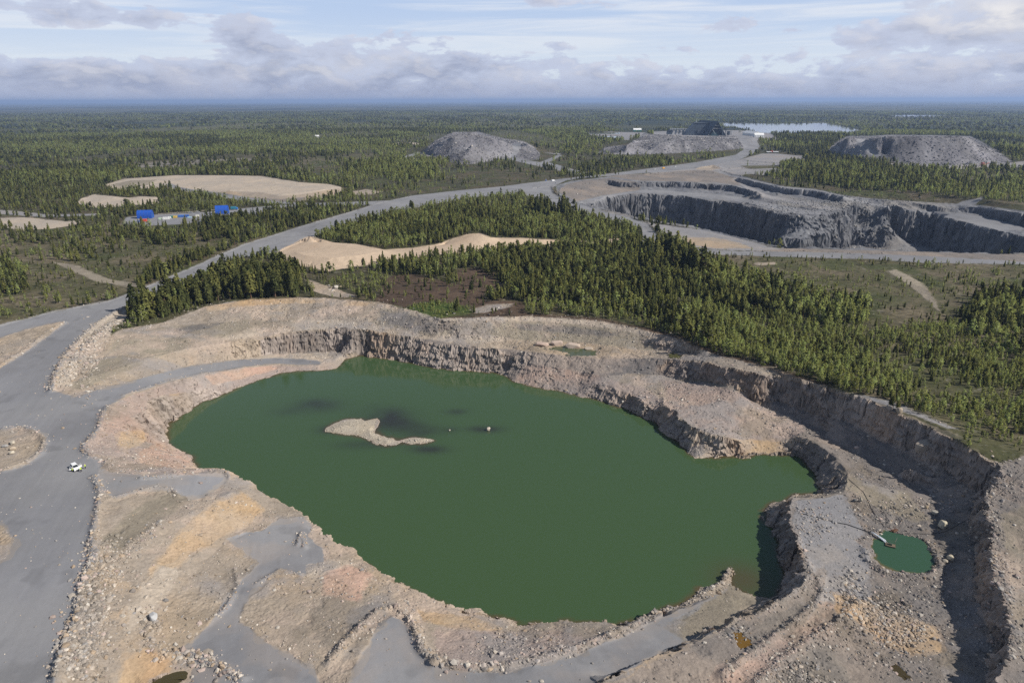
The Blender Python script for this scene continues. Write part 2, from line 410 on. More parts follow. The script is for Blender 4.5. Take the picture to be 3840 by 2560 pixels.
# --- plain between: level lines
for q in ([(760, 545), (900, 555), (1000, 545)], [(800, 515), (950, 490), (1100, 470), (1200, 455)], [(900, 530), (1100, 505), (1300, 490), (1460, 525)], [(1210, 445), (1225, 462), (1330, 488), (1450, 520), (1500, 545)],
          [(340, 690), (450, 660), (560, 640), (700, 640), (900, 640)], [(800, 660), (1000, 690), (1100, 670), (1300, 640), (1500, 620), (1700, 640)], [(1200, 600), (1500, 580), (1800, 605), (2000, 600), (2352, 612)],
          [(1250, 690), (1500, 700), (1700, 740), (1900, 800), (2100, 880), (2352, 980)], [(1750, 660), (2000, 720), (2352, 820)], [(1900, 640), (2352, 700)], [(2352, 640), (2700, 700), (2700, 1000)],
          [(0, 700), (150, 660), (300, 620), (450, 570), (600, 520), (800, 475)], [(0, 620), (300, 560), (600, 500), (900, 455)], [(0, 560), (200, 530), (330, 505), (560, 490), (700, 470)], [(-500, 640), (-300, 580), (0, 500)], [(0, 470), (200, 465), (330, 470)]):
    L(*q, z=0)
# --- west sand plateau
L((240, 436), (300, 440), (390, 440), (430, 446), (500, 456), (560, 462), (620, 465), (700, 462), (760, 452), (795, 441), z=0)
L((255, 420, 3), (290, 412, 4), (400, 405, 5), (520, 405, 6), (600, 408, 6), (640, 414, 5), (690, 421, 5.5), (750, 424, 5.5), (780, 429, 5), (790, 437, 1))
L((300, 424, 3.5), (380, 424, 4), (440, 421, 5), (500, 418, 6), (580, 416, 6))
L((470, 440, 0.6), (530, 436, 5.4), (600, 438, 4), (640, 447, 3.6), (700, 440, 5), (745, 434, 5.5))
L((480, 445, 0), (560, 452, 0), (640, 459, .2), (720, 456, .5))
L((400, 398), (520, 398), (640, 405), (700, 412), (800, 425), (830, 440), z=0)
L((170, 468, 0), (215, 475, 0), (270, 476, 0), (330, 474, 0), (365, 467, 0))
L((185, 455, 4), (215, 447, 6), (260, 452, 5), (300, 455, 3), (320, 451, 5), (360, 453, 4))
# --- big pit on the right: outer rim and first bench
L((1268, 428), (1272, 440), (1290, 452), (1322, 466), (1370, 478), (1400, 486), (1440, 496), z=-0.5)
L((1311, 424), (1340, 417), (1371, 413), (1394, 412), (1433, 418), (1472, 418), (1524, 417), (1590, 419), (1642, 422), (1700, 428), (1735, 438), (1750, 446), z=-1)
L((1290, 425), (1320, 410), (1400, 402), (1500, 398), (1600, 392), (1650, 393), z=0)
L((1332, 463, -5), (1381, 451, -8), (1420, 444.5, -9.5), (1451, 441, -10), (1467, 437.5, -10), (1524, 437.5, -10.5), (1590, 442, -11), (1642, 444, -11), (1707, 453, -10.5), (1735, 459, -10), (1752, 455, -9))
L((1657, 397), (1694, 406), (1746, 419), (1798, 430), (1838, 434), (1870, 436), (1935, 450, -1), (1975, 455, -6), z=0)
L((1665, 404, -6), (1690, 414, -6), (1722, 431, -8), (1762, 448, -8), (1811, 460, -9), (1857, 469, -10), (1896, 477, -11), (1942, 472, -11), (1978, 459, -7))
L((1335, 468, -5.6), (1363, 468, -8), (1386, 459, -9.2), (1407, 450, -10.2), (1459, 445, -10.7), (1524, 446, -11.2), (1563, 449, -11.2), (1616, 457, -11.2), (1668, 462, -11.2), (1694, 467, -11.2), (1746, 478, -11), (1798, 490, -11), (1850, 495, -11))
L((1760, 462, -10.4), (1830, 476, -11), (1900, 487, -11))
# deep cut below the bench (walls go down to -58)
DEEP_TOP = [(1366, 471, -8), (1388, 461, -9.5), (1410, 452, -10.5), (1459, 447, -11), (1524, 448, -11.5), (1563, 451, -11.5), (1616, 459, -11.5), (1668, 464, -11.5), (1694, 469, -11.5), (1746, 480, -11.3), (1790, 492, -12)]
LIP2 = [(1850, 506, -20), (1925, 492, -18), (1974, 468, -14), (2010, 466, -15), (2060, 476, -16.5)]
L((1786, 492, -12), (1850, 500, -13), (1925, 486, -12), (1974, 463, -8), (2000, 466, -10), (2060, 478, -14), (2117, 486, -17.6), (2150, 488, -17.8), (2195, 505, -18), (2260, 520, -18), (2299, 530, -18), (2352, 540, -18), (2440, 555, -18))
L((2030, 461, -7.2), (2065, 463, -7.8), (2110, 468, -9.1), (2156, 473, -10), (2200, 475, -9.2), (2247, 476, -8.3), (2300, 482, -6), (2352, 489, -4.3), (2600, 520, -2))
L((2035, 466, -6), (2065, 472, -12), (2110, 478, -14), (2169, 485, -16), (2247, 493, -17), (2300, 505, -17), (2352, 518, -17.6), (2500, 545, -18))
L((2205, 500, -17.8), (2280, 515, -17.8), (2352, 530, -17.8))
# near rim of the pit
NEAR_RIM = [(1366, 472, -7), (1407, 484, -7), (1446, 494, -6), (1472, 500, -5), (1524, 508, -4), (1616, 523, -3), (1694, 540, -2), (1759, 558, -1), (1805, 567, 0), (1922, 568, 0), (2034, 573, 0), (2130, 577, 0), (2221, 579, 0), (2299, 582, 0), (2352, 580, 0), (2600, 590, 0)]
L(*NEAR_RIM)
L(*[(u, v + 5, z + .3) for u, v, z in NEAR_RIM[3:]])
L((1500, 520, -2), (1560, 545, -1), (1640, 572, 0), (1760, 584, 0), (1900, 592, 0), (2100, 598, 0), (2352, 606, 0))
# --- waste rock heaps
L((925, 366, 0), (960, 352, 0), (985, 356, 0), (1003, 360, 0), (1030, 368, 0), (1050, 374, 0), (1089, 374, 0), (1135, 365, 0), (1175, 362, 0), (1195, 366, 0), (1239, 366, 0))
L((1000, 323, 28), (1020, 312, 38), (1040, 306, 44), (1070, 303.5, 46), (1097, 303.5, 46))
L((1040, 310, 44), (1075, 310, 44), (1110, 312, 42), (1122, 314, 41), (1135, 320, 36), (1152, 322, 34), (1170, 330, 26), (1190, 343, 13))
L((975, 343, 10), (1003, 328, 26), (1030, 318, 37), (1045, 312, 43))
L((1085, 330, 32), (1075, 350, 16), (1055, 365, 6))
L((1165, 322, 15), (1195, 324, 15), (1210, 330, 14), (1225, 342, 10), (1238, 358, 3))
L((920, 330), (960, 338), (1260, 345), (1290, 352), z=0)
L((950, 322), (1040, 318), (1100, 318), (1180, 325), (1240, 335), z=0)
# plant heaps
L((1376, 350, 0), (1420, 353, 0), (1470, 353, 0), (1510, 352, 0), (1550, 350, 0), (1600, 349, 0), (1640, 349, 0), (1680, 348, 0), (1715, 344, 0))
L((1385, 341, 9), (1400, 337, 11), (1440, 336, 11), (1470, 337, 10), (1492, 346, 3))
L((1440, 332, 20), (1460, 321, 24), (1480, 314, 30), (1500, 310, 32), (1530, 312, 30), (1560, 318, 26), (1590, 317, 26), (1620, 320, 24), (1660, 320, 22), (1690, 322, 18), (1705, 330, 8))
L((1500, 340, 10), (1520, 326, 22), (1560, 324, 23), (1600, 324, 23), (1650, 325, 22), (1690, 328, 14))
L((1480, 305, 18), (1520, 309, 22), (1600, 313, 22), (1680, 313, 20), (1730, 316, 18))
L((1705, 345, 0), (1720, 335, 6), (1722, 325, 12), (1705, 318, 16))
L((1750, 322, 8), (1760, 335, 3), (1770, 345, 0))
# east heap
L((1896, 350, 0), (1915, 358, 0), (1945, 363, 0), (1985, 368, 0), (2025, 371, 0), (2060, 373, 0), (2110, 374, 0), (2180, 376, 0), (2250, 374, 0), (2290, 372, 0), (2325, 372, 0))
L((1905, 342, 10), (1925, 328, 26), (1945, 316, 40), (1952, 314, 42))
L((1945, 317, 38), (1965, 325, 31), (1975, 334, 26), (1990, 345, 18), (2010, 356, 9))
L((1950, 316, 39), (1985, 320, 33), (1990, 330, 28), (2010, 340, 20), (2035, 355, 11))
L((1990, 319, 38), (2010, 314, 44), (2030, 312, 46), (2060, 312, 46), (2100, 312, 46), (2150, 313, 46), (2200, 313, 46), (2225, 315, 44), (2245, 327, 33), (2275, 345, 17), (2300, 358, 8))
L((2000, 316, 43), (2040, 316, 44), (2100, 319, 42), (2150, 318, 43), (2200, 320, 42), (2230, 328, 34))
L((1880, 330), (1900, 338), z=0)
L((1930, 308), (2000, 304), (2200, 305), (2280, 318), (2340, 345), z=0)
for q in ([(1240, 380), (1350, 395), (1500, 375), (1640, 360)], [(1760, 355), (1840, 360), (1900, 375), (2050, 395), (2352, 420)], [(1850, 400), (2000, 430), (2200, 450), (2352, 470)], [(1300, 330), (1400, 325), (1340, 312), (1460, 318)], [(800, 300), (1000, 290), (1300, 300), (1500, 296)],
          [(2352, 330), (2600, 400), (2600, 480)], [(0, 400), (200, 390), (500, 380), (800, 370), (900, 380)], [(800, 430), (1000, 410), (1200, 395)], [(0, 330), (500, 320), (900, 330)], [(1800, 330), (1880, 345)], [(1680, 380), (1760, 375), (1850, 370)], [(1700, 390), (1800, 410), (1850, 395)]):
    L(*q, z=0)
# lake island
L(*[(u, v, ZW + .15) for u, v in ISLAND + ISLAND[:1]])
L(*[(u, v, ZW + .1) for u, v in ISLET + ISLET[:1]])
L((765, 985, ZW + 1.0), (800, 975, ZW + 1.5), (830, 977, ZW + 1.0), (850, 980, ZW + .8), (850, 1000, ZW + .8), (890, 1012, ZW + .9))
L((945, 1010, ZW + .7), (975, 1008, ZW + .7))
# water edges
L(*[(u, v, ZW) for u, v in LAKE[:16]])
L(*[(u, v, ZW) for u, v in LAKE[44:]] + [(775, 845, ZW)])
L(*[(u, v, ZP) for u, v in POND + POND[:1]])
L(*[(u, v, -7.6) for u, v in BENCH_POND + BENCH_POND[:1]])

# ------------------------------------------------------------------ terrain grid: angle x distance
NC = 1360
AZ0, AZ1 = R(-52), R(52)
AZ = np.linspace(AZ0, AZ1, NC)
rs = [92.0]
while rs[-1] < 62000:
    r = rs[-1]
    rs.append(r * (1 + 0.00142 * max(1.0, (r / 1300.0)) ** 1.25))
RR = np.array(rs); NR = len(RR)
A2, R2 = np.meshgrid(AZ, RR)
GX = (R2 * np.sin(A2)); GY = (R2 * np.cos(A2))


def to_ij(x, y):
    r = np.hypot(x, y); a = np.arctan2(x, y)
    return np.interp(r, RR, np.arange(NR)), (a - AZ0) / (AZ1 - AZ0) * (NC - 1)


def sample(A, x, y):
    fi, fj = to_ij(np.asarray(x, float), np.asarray(y, float))
    fi = np.clip(fi, 0, NR - 1.001); fj = np.clip(fj, 0, NC - 1.001)
    i = fi.astype(int); j = fj.astype(int); a = fi - i; b = fj - j
    return (A[i, j] * (1 - a) * (1 - b) + A[i + 1, j] * a * (1 - b) + A[i, j + 1] * (1 - a) * b + A[i + 1, j + 1] * a * b)


def grid_poly(poly, z):
    """mask of grid points inside a traced outline on level z"""
    P = [pt(p[0], p[1], z) for p in poly]
    return inpoly(GX, GY, P)


def solve_height():
    cs = np.zeros(NR * NC); cn = np.zeros(NR * NC)

    def add(x, y, z):
        fi, fj = to_ij(x, y)
        i = np.rint(fi).astype(int); j = np.rint(fj).astype(int)
        ok = (j >= 0) & (j < NC) & (i > 0) & (i < NR - 1)
        k = i[ok] * NC + j[ok]
        np.add.at(cs, k, z[ok]); np.add.at(cn, k, 1)

    def add_line(X, Y, Zz):
        for k in range(len(X) - 1):
            i0, j0 = to_ij(X[k:k + 2], Y[k:k + 2])
            n = int(max(abs(i0[1] - i0[0]), abs(j0[1] - j0[0])) * 1.5) + 2
            t = np.linspace(0, 1, n)
            add(X[k] + (X[k + 1] - X[k]) * t, Y[k] + (Y[k + 1] - Y[k]) * t, Zz[k] + (Zz[k + 1] - Zz[k]) * t)

    def xyz(l):
        l = np.array(l, float)
        x, y = unproj(l[:, 0], l[:, 1], l[:, 2])
        return x, y, l[:, 2]

    def shifted(l, dr, z):
        x, y, _ = xyz(l)
        r = np.hypot(x, y); f = (r + dr) / r
        return x * f, y * f, np.full(len(x), z, float)

    for l in LINES:
        add_line(*xyz(l))
    # near bank drops under water just behind its lip
    add_line(*shifted(NEAR_LIP, 5.0, ZW - 1.5))
    # deep pit walls
    add_line(*shifted(DEEP_TOP, -8.0, -57.0))
    add_line(*shifted([(1800, 494, -12), (1850, 500, -13), (1925, 486, -12), (1974, 463, -10), (2010, 470, -12), (2050, 478, -14)], -34.0, -33.0))
    add_line(*shifted([(1800, 494, -12), (1850, 500, -13), (1925, 486, -12), (1974, 466, -10), (2010, 474, -12), (2040, 480, -14)], -44.0, -57.5))
    x, y, _ = xyz([(2050, 479, -15), (2117, 488, -17.6), (2150, 490, -17.8)])
    add_line(x - 2, y - 6, np.full(len(x), -50.0)); add_line(x - 3, y - 9, np.full(len(x), -58.0))
    x, y, _ = xyz([(2150, 490, -17.8), (2195, 506, -18), (2260, 521, -18), (2299, 531, -18), (2352, 541, -18), (2440, 556, -18)])
    add_line(x - 6, y - 2, np.full(len(x), -50.0)); add_line(x - 9, y - 3, np.full(len(x), -58.0))
    add_line(*shifted(NEAR_RIM[2:], 16.0, -56.0))
    add_line(*shifted([(1394, 412, -1), (1433, 418, -1), (1472, 418, -1), (1524, 417, -1), (1590, 419, -1), (1642, 422, -1), (1700, 428, -1), (1735, 438, -1)], -5.0, -9.0))
    add_line(*shifted([(1694, 406, 0), (1746, 419, 0), (1798, 430, 0), (1838, 434, 0), (1870, 436, 0), (1935, 450, 0)], -5.0, -8.0))
    # sheer upper part of the north-east and east walls of the near quarry
    x, y, z_ = xyz([q for q in RIM if q[0] >= 1800])
    add_line(x - 3.2, y - 3.4, z_ - 11.5)
    x, y, z_ = xyz([(2286, 1090, 0), (2269, 1128, -2.6), (2255, 1176, -4.4), (2278, 1217, -5), (2272, 1250, -5), (2278, 1292, -5), (2290, 1333, -5), (2302, 1374, -5), (2311, 1436, -5), (2307, 1498, -5), (2290, 1560, -5), (2270, 1660, -5)])
    add_line(x - 3.6, y - .6, np.minimum(z_ - 6.5, -11.0))
    # levels that are flat by nature
    far = (R2 > 2700)
    cs = cs.reshape(NR, NC); cn = cn.reshape(NR, NC)
    cs[far & (cn == 0)] = 0; cn[far & (cn == 0)] = 1
    lk = grid_poly(LAKE, ZW)
    m = lk.copy()
    for _ in range(9):
        m = m & np.roll(m, 1, 0) & np.roll(m, -1, 0) & np.roll(m, 1, 1) & np.roll(m, -1, 1)
    isl = grid_poly(ISLAND, ZW) | grid_poly(ISLET, ZW)
    for _ in range(14):
        isl = isl | np.roll(isl, 1, 0) | np.roll(isl, -1, 0) | np.roll(isl, 1, 1) | np.roll(isl, -1, 1)
    m &= ~isl
    cs[m] = (ZW - 5) * 1.0; cn[m] = 1
    for P, z in ((POND, ZP - 1.2), (BENCH_POND, -8.4)):
        q = grid_poly(P, z)
        for _ in range(3):
            q = q & np.roll(q, 1, 0) & np.roll(q, -1, 0) & np.roll(q, 1, 1) & np.roll(q, -1, 1)
        cs[q] = z; cn[q] = 1
    known = cn > 0
    val = np.where(known, cs / np.maximum(cn, 1), 0.0)

    # multigrid-like: coarse to fine relaxation of Laplace's equation
    pyr = [(val, known)]
    while min(pyr[-1][0].shape) > 12:
        v, k = pyr[-1]
        a, b = v.shape; a2, b2 = (a + 1) // 2, (b + 1) // 2
        vv = np.zeros((a2 * 2, b2 * 2)); kk = np.zeros((a2 * 2, b2 * 2))
        vv[:a, :b] = v * k; kk[:a, :b] = k
        s = vv.reshape(a2, 2, b2, 2).sum((1, 3)); n = kk.reshape(a2, 2, b2, 2).sum((1, 3))
        pyr.append((np.where(n > 0, s / np.maximum(n, 1), 0), n > 0))
    z = np.zeros(pyr[-1][0].shape)
    for lev in range(len(pyr) - 1, -1, -1):
        v, k = pyr[lev]
        a, b = v.shape
        if z.shape != v.shape:
            zi = np.repeat(np.repeat(z, 2, 0), 2, 1)[:a, :b]
            z = zi
        z = np.where(k, v, z)
        its = 400 if lev > 4 else (160 if lev > 2 else (60 if lev > 0 else 30))
        for _ in range(its):
            p = np.pad(z, 1, mode='edge')
            q = (p[:-2, 1:-1] + p[2:, 1:-1] + p[1:-1, :-2] + p[1:-1, 2:]) * 0.25
            z = np.where(k, v, q)
    return z.astype(np.float32), lk, isl


GZ, LAKE_MASK, ISL_MASK = solve_height()
gx32, gy32 = GX.astype(np.float32), GY.astype(np.float32)

# no face steeper than broken rock stands
def limit_slopes():
    s_ = np.where(RR > 560, 4.5, 2.4)
    for _ in range(3):
        for i in range(NR - 1):
            if RR[i] > 1350: break
            GZ[i + 1] = np.minimum(GZ[i + 1], GZ[i] + s_[i] * (RR[i + 1] - RR[i]))
        for i in range(int(np.searchsorted(RR, 1350)), 0, -1):
            GZ[i - 1] = np.minimum(GZ[i - 1], GZ[i] + s_[i] * (RR[i] - RR[i - 1]))
        n_ = int(np.searchsorted(RR, 1350)); st = (s_ * RR * (AZ[1] - AZ[0]))[:n_]
        for j in range(NC - 1):
            GZ[:n_, j + 1] = np.minimum(GZ[:n_, j + 1], GZ[:n_, j] + st)
        for j in range(NC - 1, 0, -1):
            GZ[:n_, j - 1] = np.minimum(GZ[:n_, j - 1], GZ[:n_, j] + st)


limit_slopes()

# crumple the cliffs: look the height up at a shifted place
PXM = None
near = R2[:, 0] < 2600
NI = int(near.sum())
sub = (slice(0, NI), slice(0, NC))
xs, ys = gx32[sub], gy32[sub]
gi = np.gradient(GZ[sub], axis=0) / np.gradient(RR[:NI])[:, None]
gj = np.gradient(GZ[sub], axis=1) / (R2[sub] * (AZ[1] - AZ[0]))
slope = np.hypot(gi, gj)
rough_zone = np.clip((slope - 0.35) / 0.6, 0, 1)
for _ in range(4):
    rough_zone = np.maximum(rough_zone * 0.999, (np.roll(rough_zone, 1, 0) + np.roll(rough_zone, -1, 0) + np.roll(rough_zone, 1, 1) + np.roll(rough_zone, -1, 1)) * 0.25)
big = np.clip((R2[sub] - 600) / 300, 0, 1)
wl = 7.0
w1 = fbm(xs, ys, 11.0, 3, 31) * (1.7 + 4.0 * big)
w2 = fbm(xs, ys, 11.0, 3, 47) * (1.7 + 4.0 * big)
fade = np.clip(1.4 - R2[sub] / 1900, 0.25, 1)
cellx, celly = xs * .83 + ys * .56, ys * .83 - xs * .56


def blocky(size, seed):
    s_ = np.where(big > .5, size * 2.6, size)
    jx = cellx + fbm(xs, ys, size * 1.5, 2, seed) * size * .6
    jy = celly + fbm(xs, ys, size * 1.5, 2, seed + 5) * size * .6
    return _hash(np.floor(jx / s_).astype(np.int64), np.floor(jy / s_).astype(np.int64), seed) * 2 - 1


w1 = w1 + blocky(4.5, 201) * .9 * (1 + 1.6 * big)
w2 = w2 + blocky(4.5, 205) * .9 * (1 + 1.6 * big)
sx, sy = xs + w1 * rough_zone * fade, ys + w2 * rough_zone * fade
newz = sample(GZ, sx, sy)
# keep shorelines where they are traced
GZ[sub] = newz.astype(np.float32)

# ------------------------------------------------------------------ what covers the land (outlines as seen, (u, v))
FOREST, ROAD, TAN, PINK, OCHRE, ROCK, SAND, PITROCK, HEAP, YARD, MUD, MOOR, GRASS, KHAKI, ISLE, PALE, SHALE, CLEAR, BED, DRAB, CORAL = range(21)
ROAD_TOP = [(0, 745), (130, 712), (250, 690), (330, 660), (400, 630), (480, 595), (560, 560), (640, 535), (720, 510), (800, 487), (870, 465), (950, 448), (1050, 437), (1150, 428), (1210, 420), (1290, 410), (1400, 398), (1500, 385), (1600, 372), (1690, 355), (1708, 343), (1704, 330), (1696, 318), (1690, 311), (1720, 311), (1738, 322), (1745, 335), (1735, 350),
            (1700, 366), (1640, 378), (1560, 390), (1480, 397), (1400, 403), (1340, 408), (1300, 414), (1278, 424)]
ROAD_BOT = [(1268, 432), (1272, 443), (1290, 455), (1330, 470), (1400, 488), (1446, 499), (1490, 515), (1512, 540), (1520, 566), (1480, 566), (1470, 535), (1450, 518), (1400, 505), (1330, 490), (1270, 480), (1228, 470), (1216, 450), (1200, 443), (1100, 452), (1000, 467), (940, 480), (850, 503), (760, 527), (700, 552), (630, 580), (540, 592), (470, 625), (400, 660), (340, 682), (290, 705), (240, 735), (195, 770), (160, 810), (130, 860), (120, 895), (170, 912)]
PLAIN = [(-500, 850), (0, 745), (130, 712), (250, 690), (290, 705), (240, 735), (195, 770), (160, 810), (130, 860), (120, 895), (170, 912), (248, 935), (236, 960), (230, 985), (205, 1010), (191, 1030), (208, 1047), (246, 1054), (250, 1078), (216, 1092), (232, 1130), (226, 1170), (214, 1230), (216, 1280), (190, 1340), (180, 1400), (165, 1450), (140, 1510), (125, 1568), (90, 1900), (-900, 1900)]
quarry = [(u, v) for u, v, z in RIM] + [(2310, 1062), (2352, 1045), (2500, 1020), (2600, 1900), (-900, 1900), (-300, 1000), (120, 900), (160, 812), (200, 775), (235, 738)]
